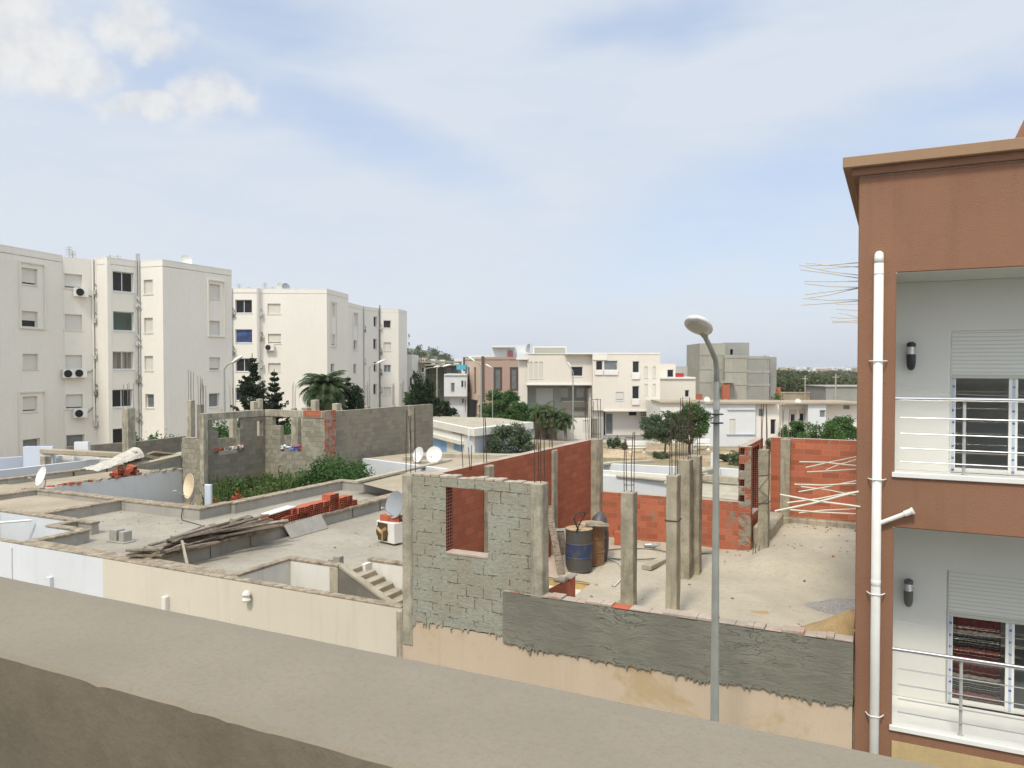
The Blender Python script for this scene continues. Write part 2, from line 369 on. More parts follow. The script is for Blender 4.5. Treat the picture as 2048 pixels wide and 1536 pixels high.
M['conc_lt'] = concrete('pale_concrete', (.40, .36, .27), .18, bstr=.6, scale=2.0, dark=(.2, .18, .14))
M['conc_dk'] = concrete('dark_concrete', (.205, .19, .155), .2, bstr=.7, scale=1.6)
M['greyplaster'] = trowelled('fresh_grey_render', (.20, .195, .155))
M['parapet'] = slabtop('smooth_concrete_top', (.25, .218, .165))
M['parapet_in'] = concrete('shade_toned_render', (.215, .185, .14), .10, bstr=.25, scale=1.6, dark=(.16, .135, .10))  # inner face darkened in its colour for the shade it lies in
M['floor'] = concrete('dusty_floor_slab', (.46, .415, .32), .11, bstr=.4, scale=.55, dark=(.36, .30, .21), lo=.5)
M['red'] = brickmat('red_hollow_brick', (.42, .13, .072), (.20, .13, .09), .3, .145, .007, smear=(.28, .24, .185), smear_lo=.655, bstr=.5, var=.14)
M['red2'] = brickmat('red_hollow_brick_smeared', (.44, .14, .077), (.40, .26, .18), .3, .145, .006, smear=(.27, .24, .18), smear_lo=.575, bstr=.6)
M['red3'] = brickmat('orange_hollow_brick', (.45, .15, .082), (.42, .25, .17), .42, .145, .006, smear=(.28, .235, .18), smear_lo=.67, bstr=.4)
M['teeth'] = brickmat('brick_and_mortar_quoins', (.40, .115, .065), (.34, .28, .21), .3, .145, .010, smear=(.31, .27, .21), smear_lo=.47, bstr=.9)
M['rough'] = roughmat('mortar_smeared_block')
M['ruin'] = brickmat('weathered_block', (.25, .225, .175), (.20, .18, .14), .4, .2, .008, smear=(.27, .235, .175), smear_lo=.55, var=.16, bstr=.5, smear_scale=1.1, wob=.04)
M['ruin2'] = brickmat('pale_weathered_block', (.28, .26, .195), (.20, .185, .145), .3, .2, .009, smear=(.33, .305, .235), smear_lo=.52, var=.2, bstr=.8, smear_scale=2.4, wob=.06)
M['mortar_top'] = plaster('broken_brick_top', (.42, .35, .28), .15, 3, 20, .8, 0, stain=(.46, .17, .10), stain_lo=.56)
M['brick'] = plaster('loose_brick', (.44, .12, .065), .18, 2.5, 20, .3)
M['bholes'] = holes_mat('hollow_brick_ends', (.42, .13, .07))
M['wood'] = None
m, b = new_mat('weathered_wood'); g = N('ShaderNodeUVMap').outputs[0]
mpw = N('ShaderNodeMapping'); mpw.inputs['Scale'].default_value = (6, 6, 30); L(pos(), mpw.inputs[0])
n = noise(mpw.outputs[0], 1.5, 5, .65); oi = N('ShaderNodeObjectInfo')
c = mixc(X(oi.outputs['Random']), (.16, .125, .09), (.34, .285, .21)); setcol(b, mixc(smooth(n, .35, .7), c, (.10, .08, .06))); b.inputs['Roughness'].default_value = .9
M['wood'] = m
M['steel'] = simple('brushed_steel', (.62, .62, .62), .28, 1.0, .04)
M['galv'] = simple('galvanised_pole', (.34, .35, .31), .55, .35, .12, 3)
M['galv_dull'] = simple('dull_metal', (.42, .42, .40), .6, .2, .1, 3)
M['rebar'] = simple('rusty_rebar', (.085, .055, .04), .8, .3, .3, 9)
M['rebar_lt'] = simple('grey_rebar', (.22, .20, .17), .8, .2, .2, 9)
M['pvc'] = simple('white_pvc', (.74, .74, .69), .4, 0, .04, 4)
M['bar_cream'] = simple('cream_coated_bar', (.62, .58, .47), .6, 0, .08, 9)
M['black'] = simple('black_plastic', (.02, .02, .022), .4)
M['glass_dk'] = simple('dark_window_glass', (.022, .022, .022), .3, 0, .25, .8, .25)
M['glass_gn'] = simple('greenish_window_glass', (.05, .075, .06), .12, 0, .2, .8)
M['glass_gy'] = simple('grey_window_glass', (.15, .17, .17), .3, 0, .2, 1.5)
M['interior'] = simple('dark_room', (.035, .032, .028), .9, 0, .3, 1)
M['curtain'] = None
m, b = new_mat('pleated_curtain'); n = noise(pos((9, 9, .3)), 1.4, 3); setcol(b, mixc(smooth(n, .3, .7), (.10, .09, .07), (.30, .27, .22))); M['curtain'] = m
M['bluecloth'] = simple('blue_cloth', (.04, .07, .18), .8, 0, .5, 1.5)
def slat(name, col, pitch=.05, dark=.72, b_=.5):
    m, b = new_mat(name); s = N('ShaderNodeSeparateXYZ'); L(N('ShaderNodeNewGeometry').outputs['Position'], s.inputs[0])
    f = (X(s.outputs[2]) / pitch).op(0, 'FRACT'); g_ = smooth(f, .0, .18) * (X(1.0).op(smooth(f, .86, 1.0), 'SUBTRACT'))
    n = noise(pos(), 1.5, 4); c = mixc(g_, mul(col, dark), col); c = mixc(smooth(n, .5, .8) * .3, c, mul(col, .8))
    setcol(b, c); b.inputs['Roughness'].default_value = .5; bump(b, g_, b_, .006); return m
M['shutter'] = slat('grey_white_shutter', (.60, .58, .52), .07, .8)
M['shutter_cream'] = slat('cream_shutter', (.60, .57, .49), .07, .8)
M['shutter_near'] = slat('roller_shutter', (.62, .63, .58), .052, .72, .5)
M['ac'] = simple('ac_casing', (.68, .67, .62), .5, 0, .06, 2)
M['dish'] = simple('dish_white', (.70, .70, .66), .5, 0, .05, 2)
M['dish_grey'] = simple('dish_grey', (.27, .29, .30), .5, 0, .06, 2)
M['dish_cream'] = simple('dish_yellowed', (.62, .50, .33), .6, 0, .2, 2)
M['bluedoor'] = simple('blue_painted_metal', (.17, .38, .62), .5, 0, .1, 2)
M['bark'] = simple('bark', (.12, .095, .065), .9, 0, .3, 6)
M['palmbark'] = simple('palm_bark', (.17, .13, .085), .95, 0, .4, 14)
M['dkleaf'] = leafmat('dark_conifer_leaf', (.018, .030, .016), (.045, .062, .028))
M['cypress'] = leafmat('cypress_leaf', (.014, .028, .012), (.038, .062, .022))
M['leaf'] = leafmat('broad_leaf', (.032, .075, .018), (.085, .16, .040))
M['leaf_br'] = leafmat('bright_leaf', (.04, .09, .02), (.10, .17, .045))
M['palm'] = leafmat('palm_leaf', (.025, .050, .018), (.085, .13, .045))
M['olive'] = leafmat('grey_green_leaf', (.045, .075, .035), (.11, .14, .07))
M['weed'] = leafmat('weed_leaf', (.035, .06, .015), (.12, .155, .04))
M['flower'] = leafmat('red_flower', (.45, .04, .03), (.55, .10, .05))
M['woods'] = leafmat('far_woods_leaf', (.050, .062, .030), (.11, .125, .055))
HAZE_ON = True; HAZE = .00015
rnd = random.Random(7)
# ================================================================== SETTING
m, b = new_mat('dry_earth'); P = pos(); n = noise(P, .09, 6, .62); n2 = noise(P, 1.1, 5, .65)
c = mixc(smooth(n, .35, .65), (.36, .27, .165), (.24, .19, .105)); c = mixc(smooth(n2, .45, .72) * .7, c, (.13, .125, .06)); setcol(b, c); b.inputs['Roughness'].default_value = 1; bump(b, n2, .5, .05); M['earth'] = m
M['asphalt'] = concrete('pale_asphalt', (.26, .25, .23), .1, bstr=.3, dark=(.16, .155, .145), scale=.3)
M['paving'] = concrete('pale_paving', (.40, .37, .31), .1, bstr=.3, dark=(.26, .24, .2), scale=.3)
mb = MB(); S_ = 4800
mb.face([(-S_, -60, 0), (S_, -60, 0), (S_, 2600, 0), (-S_, 2600, 0)]); struct(obj('ground', mb, M['earth']))
mb = MB(); mb.face([(-S_, 2600, -1), (S_, 2600, -1), (S_, 6900, -1), (-S_, 6900, -1)])
M['sea'] = simple('sea_water', (.07, .14, .20), .3, 0, .05, .001); struct(obj('sea', mb, M['sea']))
mb = MB(); mb.face([W(c, b_, .004) for c, b_ in ((-60, -8.2), (30, -8.2), (30, -1.4), (-60, -1.4))]); struct(obj('road', mb, M['asphalt']))
for b0, b1 in ((-1.4, 0), (-9.62, -8.2)):
    mb = MB(); mb.cbox(-60, 30, b0, b1, 0, .13); struct(obj('pavement', mb, M['paving'], bevel=.01))
# far street running across the picture behind the plots, with a kerb and the bare plaza before it
def ground_poly(name, pts, z, mat, kind='structure', h=None):
    mb = MB(); P_ = [PZ(x, y, 0) for x, y in pts]
    if h: mb.prism(P_, 0, h)
    else: mb.face([(p.x, p.y, z) for p in P_])
    return struct(obj(name, mb, mat), kind)
ground_poly('road', [(930, 872), (1720, 889), (1720, 876), (1180, 866), (930, 858)], .006, M['asphalt'])
ground_poly('pavement', [(1000, 884), (1470, 891), (1470, 886), (1000, 878)], 0, M['paving'], h=.12)
ground_poly('path', [(1190, 915), (1500, 925), (1500, 905), (1200, 897)], .005, simple('sandy_path', (.50, .38, .24), 1, 0, .12, .6))
# hill with woods behind the left flats
M['hill'] = plaster('scrubby_hillside', (.10, .115, .07), .3, .03, .5, 0, 0, stain=(.22, .19, .13), stain_lo=.52)
mb = MB(); HN = 26
def hillz(x, y):
    prof = [(-330, 27), (-180, 27), (-126, 23), (-100, 21), (-64, 19.5), (-56, 18.3), (-48, 16.4), (-40, 13.2), (-34, 9), (-26, 0)]
    q = x * 480 / y
    for (a, za), (c_, zc) in zip(prof, prof[1:]):
        if a <= q <= c_: h = za + (zc - za) * (q - a) / (c_ - a); break
    else: h = prof[0][1] if q < -330 else 0
    f = max(0, 1 - abs(y - 480) / 130.0); return (h + 1.2 * math.sin(x * .09) * math.cos(y * .05)) * (f * f * (3 - 2 * f)) if h > 0 else 0
xs = [-330 + 300 * i / 60 for i in range(61)]; ys = [352 + 256 * i / 24 for i in range(25)]
for i in range(60):
    for j in range(24): mb.face([(xs[k], ys[l], hillz(xs[k], ys[l]) - .1) for k, l in ((i, j), (i + 1, j), (i + 1, j + 1), (i, j + 1))])
hl = struct(obj('hill', mb, M['hill'], smooth_=True))

# ------------------------------------------------------------------ foliage generators (many small leaf faces)
def leaves_np(cl, n, size, seed, flat=.0, aspect=1.6, upw=0.0):
    """cl: list of (centre, radii); returns quads spread through the clumps"""
    g = np.random.default_rng(seed); C_ = np.array([list(c) for c, r in cl]); R_ = np.array([list(r) for c, r in cl])
    w = (R_[:, 0] * R_[:, 1] * R_[:, 2]) ** .6; k = g.choice(len(cl), n, p=w / w.sum())
    d = g.normal(size=(n, 3)); d /= np.linalg.norm(d, axis=1)[:, None]; rad = g.random(n) ** .5 * (1 + .6 * (g.random(n) ** 5))
    p = C_[k] + d * R_[k] * rad[:, None]
    a = g.normal(size=(n, 3)); a[:, 2] += upw * 2; a /= np.linalg.norm(a, axis=1)[:, None]
    t = g.normal(size=(n, 3)); t -= a * (t * a).sum(1)[:, None]; t /= np.linalg.norm(t, axis=1)[:, None]
    s = size * (.6 + .8 * g.random(n))[:, None]
    A, T = a * s * aspect * .5, t * s * .5
    q = np.stack([p - A, p + T * .8 - A * .1, p + A, p - T * .8 - A * .1], 1)
    return q
def quads_obj(name, q, mat, parent, loc=None, label=None):
    q = np.concatenate(q) if isinstance(q, list) else q
    base = np.array(ROOTLOC[parent.name] if parent is not None else loc)
    v = (q.reshape(-1, 3) - base); n = len(q); me = bpy.data.meshes.new(name)
    me.vertices.add(n * 4); me.vertices.foreach_set('co', v.ravel()); me.loops.add(n * 4); me.loops.foreach_set('vertex_index', np.arange(n * 4))
    me.polygons.add(n); me.polygons.foreach_set('loop_start', np.arange(n) * 4); me.polygons.foreach_set('loop_total', np.full(n, 4))
    me.materials.append(mat); me.update(calc_edges=True)
    o = bpy.data.objects.new(name, me); SC.collection.objects.link(o); finish(o, parent, Vector(base)); 
    if label: o['label'] = label
    return o
def broad_tree(name, label, base, H, rx, mat, seed, cat='tree', group=None, n=5000, leaf=.16, trunkh=.35, ncl=26, tr=.12, squash=.8, gaps=.55):
    g = random.Random(seed); base = Vector(base); t = thing(name, label, cat, base, group)
    zc = H * (trunkh + 1) / 2; rz = H * (1 - trunkh) / 2; cl = []; mb = MB()
    top = base + Vector((g.uniform(-.1, .1), 0, H * trunkh * 1.15)); mid = base + Vector((g.uniform(-.15, .15), 0, H * trunkh * .6))
    mb.tube([base, mid, top], [tr, tr * .8, tr * .62], 8)
    ncl = int(ncl * 1.7)
    for i in range(ncl):
        th = g.uniform(0, 2 * math.pi); u = g.uniform(-.75, .95); rr = math.sqrt(max(0, 1 - u * u)) * g.uniform(.45, .92)
        c = base + Vector((math.cos(th) * rr * rx, math.sin(th) * rr * rx, zc + u * rz * .85)); r = rx * g.uniform(.13, .33)
        cl.append((c, (r, r, r * squash)))
        if i % 2 == 0: mb.tube([top, (top + c) / 2 + Vector((0, 0, -.1 * rz)), c], [tr * .5, tr * .3, tr * .12], 5, cap=False)
    cl.append((base + Vector((0, 0, zc)), (rx * gaps, rx * gaps, rz * gaps)))
    obj('trunk', mb, M['bark'], t); quads_obj('crown', leaves_np(cl, n, leaf, seed), mat, t); return t
def conifer(name, label, base, H, r, mat, seed, group=None, n=6000, leaf=.14, low=.12, spiky=1.0):
    g = random.Random(seed); base = Vector(base); t = thing(name, label, 'tree', base, group); mb = MB()
    mb.tube([base, base + Vector((.05, 0, H * .55)), base + Vector((0, 0, H))], [H * .018, H * .011, .02], 7); cl = []
    z = H * low
    while z < H * .97:
        f = 1 - (z / H); rr = r * (f ** .95) * g.uniform(.7, 1.15) + .06
        for k in range(g.randint(8, 10)):
            th = g.uniform(0, 6.283); l = rr * g.uniform(.45, 1.25); d = Vector((math.cos(th), math.sin(th), 0))
            a = base + Vector((0, 0, z)); e = a + d * l + Vector((0, 0, l * .38 * spiky)); mid = a + d * l * .6 - Vector((0, 0, l * .02))
            mb.tube([a, mid, e], [.035, .02, .008], 4, cap=False)
            for q in (.3, .5, .7, .88, 1.0):
                p = a.lerp(mid, q / .6) if q < .6 else mid.lerp(e, (q - .6) / .4); w = .10 + .15 * l * (1.15 - q * .9)
                cl.append((p, (w, w, w * .6)))
        z += H * .043 * g.uniform(.7, 1.3)
    obj('trunk', mb, M['bark'], t); quads_obj('crown', leaves_np(cl, n, leaf, seed), mat, t); return t
def column_tree(name, label, base, H, r, mat, seed, group=None, n=6000, leaf=.14, taper=.8):
    g = random.Random(seed); base = Vector(base); t = thing(name, label, 'tree', base, group); mb = MB()
    mb.tube([base, base + Vector((0, 0, H * .9))], [.14, .03], 7); cl = []
    for i in range(60):
        u = g.uniform(.05, 1.0); rr = r * (math.sin(min(1, u * 2.6) * math.pi / 2)) * (1 - taper * u ** 1.6); th = g.uniform(0, 6.283)
        c = base + Vector((math.cos(th) * rr * .62, math.sin(th) * rr * .62, u * H * .95)); w = .14 + rr * .38; cl.append((c, (w, w, w * 1.5)))
    obj('trunk', mb, M['bark'], t); quads_obj('crown', leaves_np(cl, n, leaf, seed, upw=.8), mat, t); return t
def palm(name, label, base, H, fl, seed, group=None, nf=46, tr=.2, mat=None, dead=True, cat='palm tree', skirt=.5):
    g = random.Random(seed); base = Vector(base); t = thing(name, label, cat, base, group); mb = MB(); q = []
    pts = [base + Vector((0.03 * math.sin(i), 0, H * i / 6)) for i in range(7)]
    mb.tube(pts, [tr * 1.2, tr, tr * .95, tr, tr * 1.1, tr * 1.25, tr * .9], 10); obj('trunk', mb, M['palmbark'], t)
    top = base + Vector((0, 0, H)); rac = MB()
    for k in range(nf):
        th = k * 2.39996 + g.uniform(-.2, .2); el = R(80 - 105 * (k / nf) ** .8 + g.uniform(-8, 8)); l = fl * g.uniform(.82, 1.1)
        d = Vector((math.cos(th), math.sin(th), 0)); pr = top.copy(); e = el; path = [pr]
        for s_ in range(7): pr = pr + (d * math.cos(e) + Vector((0, 0, math.sin(e)))) * (l / 7); path.append(pr); e -= R(9 + 5 * s_ * .6)
        rac.tube(path, [.022, .02, .018, .015, .012, .01, .006, .003], 4, cap=False)
        side = Vector((-d.y, d.x, 0))
        for i in range(5, 36):
            u = i / 36 * 7; a = min(int(u), 6); p = path[a].lerp(path[a + 1], u - a); ax = (path[a + 1] - path[a]).normalized()
            ll = fl * .30 * math.sin(math.pi * min(1, (i + 3) / 37)) + .05
            for s_ in (-1, 1):
                tip = p + (side * s_ * .85 + ax * .75 - Vector((0, 0, .35 + .2 * g.random()))).normalized() * ll; w = ax * .022 * (fl / 1.6)
                q.append([p - w, p + w, tip + w * .3, tip - w * .3])
    obj('frond_stem', rac, M['bark'], t); quads_obj('crown', np.array([[list(v) for v in f] for f in q]), mat or M['palm'], t); return t
def bush(name, label, base, rx, ry, H, mat, seed, n=2500, leaf=.12, cat='bush', group=None, ncl=14, extra=None):
    g = random.Random(seed); base = Vector(base); t = thing(name, label, cat, base, group); mb = MB(); cl = []
    for i in range(ncl):
        th = g.uniform(0, 6.283); rr = math.sqrt(g.random()) * .8; h = H * g.uniform(.25, .85) * (1 - .35 * rr)
        c = base + Vector((math.cos(th) * rr * rx, math.sin(th) * rr * ry, h)); w = g.uniform(.22, .36)
        cl.append((c, (w * rx, w * ry, w * H * .9)))
        mb.tube([base + Vector((0, 0, 0)), c], [.03, .01], 4, cap=False)
    obj('branch', mb, M['bark'], t); quads_obj('foliage', leaves_np(cl, n, leaf, seed), mat, t)
    if extra: extra(t)
    return t

# ------------------------------------------------------------------ near parapet, terrace and the house we stand on
def edge_box(mb, c0, c1, b0, b1, z0, z1, step, amp, seed):
    """long wall whose upper edges wander and are chipped"""
    g = random.Random(seed); n = int((c1 - c0) / step); rows = []
    chips = [(g.uniform(c0, c1), g.uniform(.004, .022), g.uniform(.1, 1) ** 2) for _ in range(190)] + [(q, .014, 1.1) for q in (-.78, -.52, .05)]
    dr = [0, 0, 0, 0]
    for i in range(n + 1):
        c = c0 + (c1 - c0) * i / n
        w = [amp * (.5 * math.sin(c * 3.1 + k * 2) + .5 * math.sin(c * 31 + k) + g.uniform(-.5, .5)) for k in range(3)]
        ch = sum(k * math.exp(-((c - a) / w_) ** 2) for a, w_, k in chips) * .0028
        rows.append([W(c, b0, z0), W(c, b0 + w[0], z1 - .007 - ch), W(c, b0 + .007 + w[0] + ch, z1 - .002), W(c, b0 + .06, z1), W(c, b1 - .05, z1), W(c, b1 - .007 + w[1], z1 - .004), W(c, b1 + w[1], z1 - .014), W(c, b1, z0)])
    for a, b_ in zip(rows, rows[1:]):
        for k in range(7):
            la = 0 if k else z0
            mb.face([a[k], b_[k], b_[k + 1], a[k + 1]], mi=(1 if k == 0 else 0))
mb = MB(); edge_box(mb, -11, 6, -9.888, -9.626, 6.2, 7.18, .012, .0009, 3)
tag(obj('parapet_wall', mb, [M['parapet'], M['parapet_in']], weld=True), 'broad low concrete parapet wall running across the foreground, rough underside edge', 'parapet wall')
mb = MB(); mb.cbox(-11, 6, -14.6, -9.63, 0, 6.14)
hse = thing('house', 'house we look out from, rendered block wall below its terrace parapet', 'house', W(0, -12, 0))
obj('wall', mb, M['conc_dk'], hse)
mb = MB(); mb.cbox(-11, 6, -14.6, -9.9, 6.144, 6.2); obj('terrace_floor', mb, M['roof'], hse)
mb = MB(); mb.wall(W(-8, -11.8), W(5, -11.8), .2, 6.2, 9.15); obj('wall', mb, M['offwhite'], hse)  # unseen upper wall behind the viewer, added at a height that shades the parapet
mb = MB(); mb.cbox(-8.1, 5.1, -14.6, -11.79, 9.15, 9.2); obj('roof', mb, M['conc_lt'], hse, bevel=.01)

# ------------------------------------------------------------------ brown building on the right
br = thing('building', 'tall brown rendered building on the right with white recessed balconies and a white drainpipe', 'building', W(0, 0, 0))
OP = [(.43, 5.2, 6.31, 8.76), (.43, 5.2, 3.17, 5.63)]
mb = MB(); mb.wall(W(0, 0), W(6.5, 0), .12, 0, 9.98, OP, mi_rev=1)
mb.wall(W(0, 9), W(0, 0.12), .2, 0, 9.98)
obj('wall', mb, [M['brown'], M['loggia']], br, bevel=.012)
mb = MB(); mb.cbox(.43, 6.5, -.012, 0, 0, 2.98); obj('wall_base', mb, M['tan'], br, label='tan rendered base of the brown building')
mb = MB(); mb.cbox(-.18, 6.5, -.15, 9.2, 10.07, 10.2); mb.cbox(-.08, 6.5, -.06, 9.1, 9.98, 10.07, mi=1); obj('cornice', mb, [M['brown_trim'], M['brown']], br, bevel=.006)
tl = W(1.98, 1.4, 10.2); mb = MB(); pts = [(1.62, 10.2), (2.7, 10.2), (2.7, 11.6), (2.08, 11.45)]
mb.hexa([W(pts[0][0], 1.0, 10.2), W(pts[1][0], 1.0, 10.2), W(pts[1][0], 2.6, 10.2), W(pts[0][0] + .2, 2.6, 10.2), W(2.35, 1.5, 11.9), W(2.7, 1.0, 12.0), W(2.7, 2.6, 12.0), W(2.35, 2.2, 11.9)])
obj('roof_turret', mb, M['brown'], br, bevel=.02, label='sloping brown roof gable above the cornice')
def loggia(z0, z1, lo):
    zf = z0 - .12
    mb = MB(); mb.cbox(.2, 6.4, .122, 1.3, zf - .15, zf, 0); mb.cbox(.431, 5.2, .10, .16, zf + .001, z0 - .056); obj('balcony_floor', mb, M['sill'], br)
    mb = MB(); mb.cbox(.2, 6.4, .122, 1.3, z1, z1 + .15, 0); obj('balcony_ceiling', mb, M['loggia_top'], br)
    mb = MB(); mb.cbox(.33, .428, .122, 1.3, zf, z1, 0); obj('balcony_side_wall', mb, M['loggia'], br)
    sh0, sh1 = (8.09, 7.5) if lo == 0 else (4.87, 4.29)
    mb = MB(); mb.wall(W(.3, 1.3), W(6.4, 1.3), .16, zf, z1, [(.80, 4.4, zf, sh0)]); obj('back_wall', mb, M['loggia'], br, bevel=.004)
    mb = MB(); mb.cbox(.40, 5.25, -.035, .15, z0 - .055, z0 + .006); obj('balcony_sill', mb, M['sill'], br, bevel=.005)
    # roller shutter and sliding glass door
    dr = MB(); C0 = 1.10
    for c0, c1 in ((C0, C0 + .055), (C0 + .66, C0 + .76), (C0 + 1.38, C0 + 1.46), (C0 + 2.1, C0 + 2.2)): dr.cbox(c0, c1, 1.36, 1.42, zf, sh1)
    dr.cbox(C0, C0 + 2.9, 1.37, 1.42, zf, zf + .06)
    d = obj('sliding_door', dr, M['pvc'], br, bevel=.003)
    for c0 in (C0 + .004, C0 + .69):
        mb = MB(); mb.cbox(c0 + .008, c0 + .040, 1.354, 1.359, zf + .02, sh1 - .01); obj('protective_film', mb, M['film'], d)
    mb = MB(); mb.cbox(C0 + .05, C0 + .66, 1.40, 1.405, zf + .06, sh1); mb.cbox(C0 + .76, C0 + 2.1, 1.41, 1.415, zf + .06, sh1); obj('pane', mb, M['glassclear'], d)
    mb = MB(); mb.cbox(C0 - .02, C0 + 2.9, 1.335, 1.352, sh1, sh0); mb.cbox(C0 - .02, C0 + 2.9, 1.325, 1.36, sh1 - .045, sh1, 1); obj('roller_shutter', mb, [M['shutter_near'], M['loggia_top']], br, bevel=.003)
    mb = MB(); mb.cbox(C0 - .035, C0 - .002, 1.30, 1.34, zf, sh0); obj('shutter_rail', mb, M['pvc'], br)
    # dark room behind
    mb = MB(); mb.cbox(C0 - .3, C0 + 3.2, 1.47, 1.5, zf, zf + .01); 
    mb = MB(); mb.cbox(C0 - .6, C0 + 3.2, 4.2, 4.3, zf, z1); mb.cbox(C0 - .6, C0 - .5, 1.5, 4.2, zf, z1); mb.cbox(C0 + 3.2, C0 + 3.3, 1.5, 4.3, zf, z1); mb.cbox(C0 - .6, C0 + 3.2, 1.5, 4.2, zf - .15, zf - .01); mb.cbox(C0 - .6, C0 + 3.2, 1.5, 4.2, z1, z1 + .1)
    obj('room', mb, M['room'], br)
    if lo == 1:
        mb = MB(); n = 90; pr = None
        for i in range(n + 1):
            c = C0 + .06 + .56 * i / n; bb = 1.47 + .010 * math.sin(i * .45) + .008 * math.sin(i * .21 + 1)
            cur = (c, bb)
            if pr: mb.hexa([W(pr[0], pr[1], zf + .03), W(cur[0], cur[1], zf + .03), W(cur[0], cur[1] + .004, zf + .03), W(pr[0], pr[1] + .004, zf + .03), W(pr[0], pr[1], sh1 + .05), W(cur[0], cur[1], sh1 + .05), W(cur[0], cur[1] + .004, sh1 + .05), W(pr[0], pr[1] + .004, sh1 + .05)])
            pr = cur
        obj('curtain', mb, M['stripes'], br, label='red black and cream striped curtain')
    # balustrade
    rail = MB(); zr = 7.22 if lo == 0 else 4.11
    rail.tube([W(.43, .03, zr), W(5.2, .03, zr)], .024, 12); r = obj('railing', rail, M['steel'], br, smooth_=False)
    for k, dz in enumerate((.235, .43, .61, .775)):
        mb = MB(); mb.tube([W(.49, .03, zr - dz), W(5.1, .03, zr - dz)], .0075, 8); obj('rail_rod', mb, M['steel'], r)
    for c in (1.17, 2.4):
        mb = MB(); mb.tube([W(c, .065, z0), W(c, .065, zr - .03)], .019, 10); mb.lathe(W(c, .065, z0), [(.035, 0), (.035, .008), (.02, .012)], 12); mb.tube([W(c, .065, zr - .03), W(c, .03, zr)], .009, 6)
        obj('rail_post', mb, M['galv_dull'], r)
    # wall lamp
    zl = 7.93 if lo == 0 else 4.70; lc = W(.615, 1.21, zl - .37)
    mb = MB(); mb.lathe(lc, [(.012, 0), (.035, .015), (.05, .05), (.056, .1), (.058, .22)], 16)
    mc = MB(); mc.lathe(lc, [(.054, .32), (.058, .34), (.056, .365), (.03, .385), (.0, .39)], 16); mb.box(lc + EB * .055 + Vector((0, 0, .17)), (.05, .07, .12), rotc)
    wl = obj('wall_lamp', mb, M['black'] if lo == 0 else M['lampgrey'], br, smooth_=False)
    mb = MB(); mb.lathe(lc, [(.046, .22), (.046, .32)], 16)
    for k in range(3): mb.lathe(lc, [(.057, .232 + k * .032), (.06, .24 + k * .032), (.057, .25 + k * .032)], 16)
    obj('lamp_grille', mb, M['steel'], wl); obj('lamp_cap', mc, M['black'] if lo == 0 else M['lampgrey'], wl)
    # slack washing line across the balcony
    mb = MB(); P0, P1 = (W(.44, .9, z0 + 1.05), W(1.95, 1.2, z0 + .93))
    mb.tube([P0.lerp(P1, i / 8) - Vector((0, 0, .05 * math.sin(math.pi * i / 8))) for i in range(9)], .0022, 4); obj('washing_line', mb, M['galv_dull'], br)
rotc = Matrix((EC, EB, Vector((0, 0, 1)))).transposed()
m, b = new_mat('striped_curtain'); s = N('ShaderNodeSeparateXYZ'); g = N('ShaderNodeNewGeometry'); L(g.outputs['Position'], s.inputs[0])
wv = noise(pos((3, 3, .6)), 1.0, 2); f = ((X(s.outputs[2]) + wv * .03) / .60 - .12).op(0, 'FRACT')
rp = N('ShaderNodeValToRGB'); rp.color_ramp.interpolation = 'CONSTANT'; L(f, rp.inputs[0])
st = [(0, (.35, .04, .035))]; x = .03
RD, BK, CR, OR, GR = (.22, .028, .026), (.02, .018, .018), (.66, .58, .42), (.50, .12, .075), (.16, .15, .13)
for w, c in [(.045, RD), (.012, CR), (.045, RD), (.012, BK), (.09, OR), (.02, BK), (.035, BK), (.012, GR), (.035, BK), (.014, CR), (.035, BK), (.014, GR), (.035, BK), (.014, CR), (.04, BK), (.07, GR), (.065, CR), (.02, RD), (.012, BK), (.05, RD), (.012, CR), (.05, RD), (.012, BK), (.05, RD)]:
    st.append((x, c)); x += w
while len(rp.color_ramp.elements) < min(len(st), 31): rp.color_ramp.elements.new(1)
for e, (p, c) in zip(rp.color_ramp.elements, st): e.position = min(p, 1); e.color = (*c, 1)
setcol(b, rp.outputs[0]); b.inputs['Roughness'].default_value = .9; M['stripes'] = m
m, b = new_mat('door_glass'); tr = N('ShaderNodeBsdfTransparent'); gl = N('ShaderNodeBsdfGlossy'); gl.inputs['Roughness'].default_value = .03; tr.inputs[0].default_value = (.97, .98, .98, 1)
ms = N('ShaderNodeMixShader'); lw = N('ShaderNodeFresnel'); lw.inputs[0].default_value = 1.5; L(X(lw.outputs[0]) * .9 + .02, ms.inputs[0]); L(tr.outputs[0], ms.inputs[1]); L(gl.outputs[0], ms.inputs[2])
L(ms.outputs[0], [q for q in X.nt.nodes if q.type == 'OUTPUT_MATERIAL'][0].inputs[0]); M['glassclear'] = m
m, b = new_mat('blue_film'); s = N('ShaderNodeSeparateXYZ'); L(pos(), s.inputs[0]); f = (X(s.outputs[2]) / .16).op(0, 'FRACT'); n = noise(pos(), 60, 2)
c = mixc(smooth(f, .80, .82) * smooth(n, .35, .5), (.46, .52, .62), (.06, .10, .30)); setcol(b, c); M['film'] = m
M['room'] = simple('dim_room_wall', (.55, .56, .53), .9, 0, .1, 1)
M['lampgrey'] = simple('dark_grey_lamp', (.10, .10, .09), .5)
loggia(6.31, 8.76, 0); loggia(3.17, 5.63, 1)
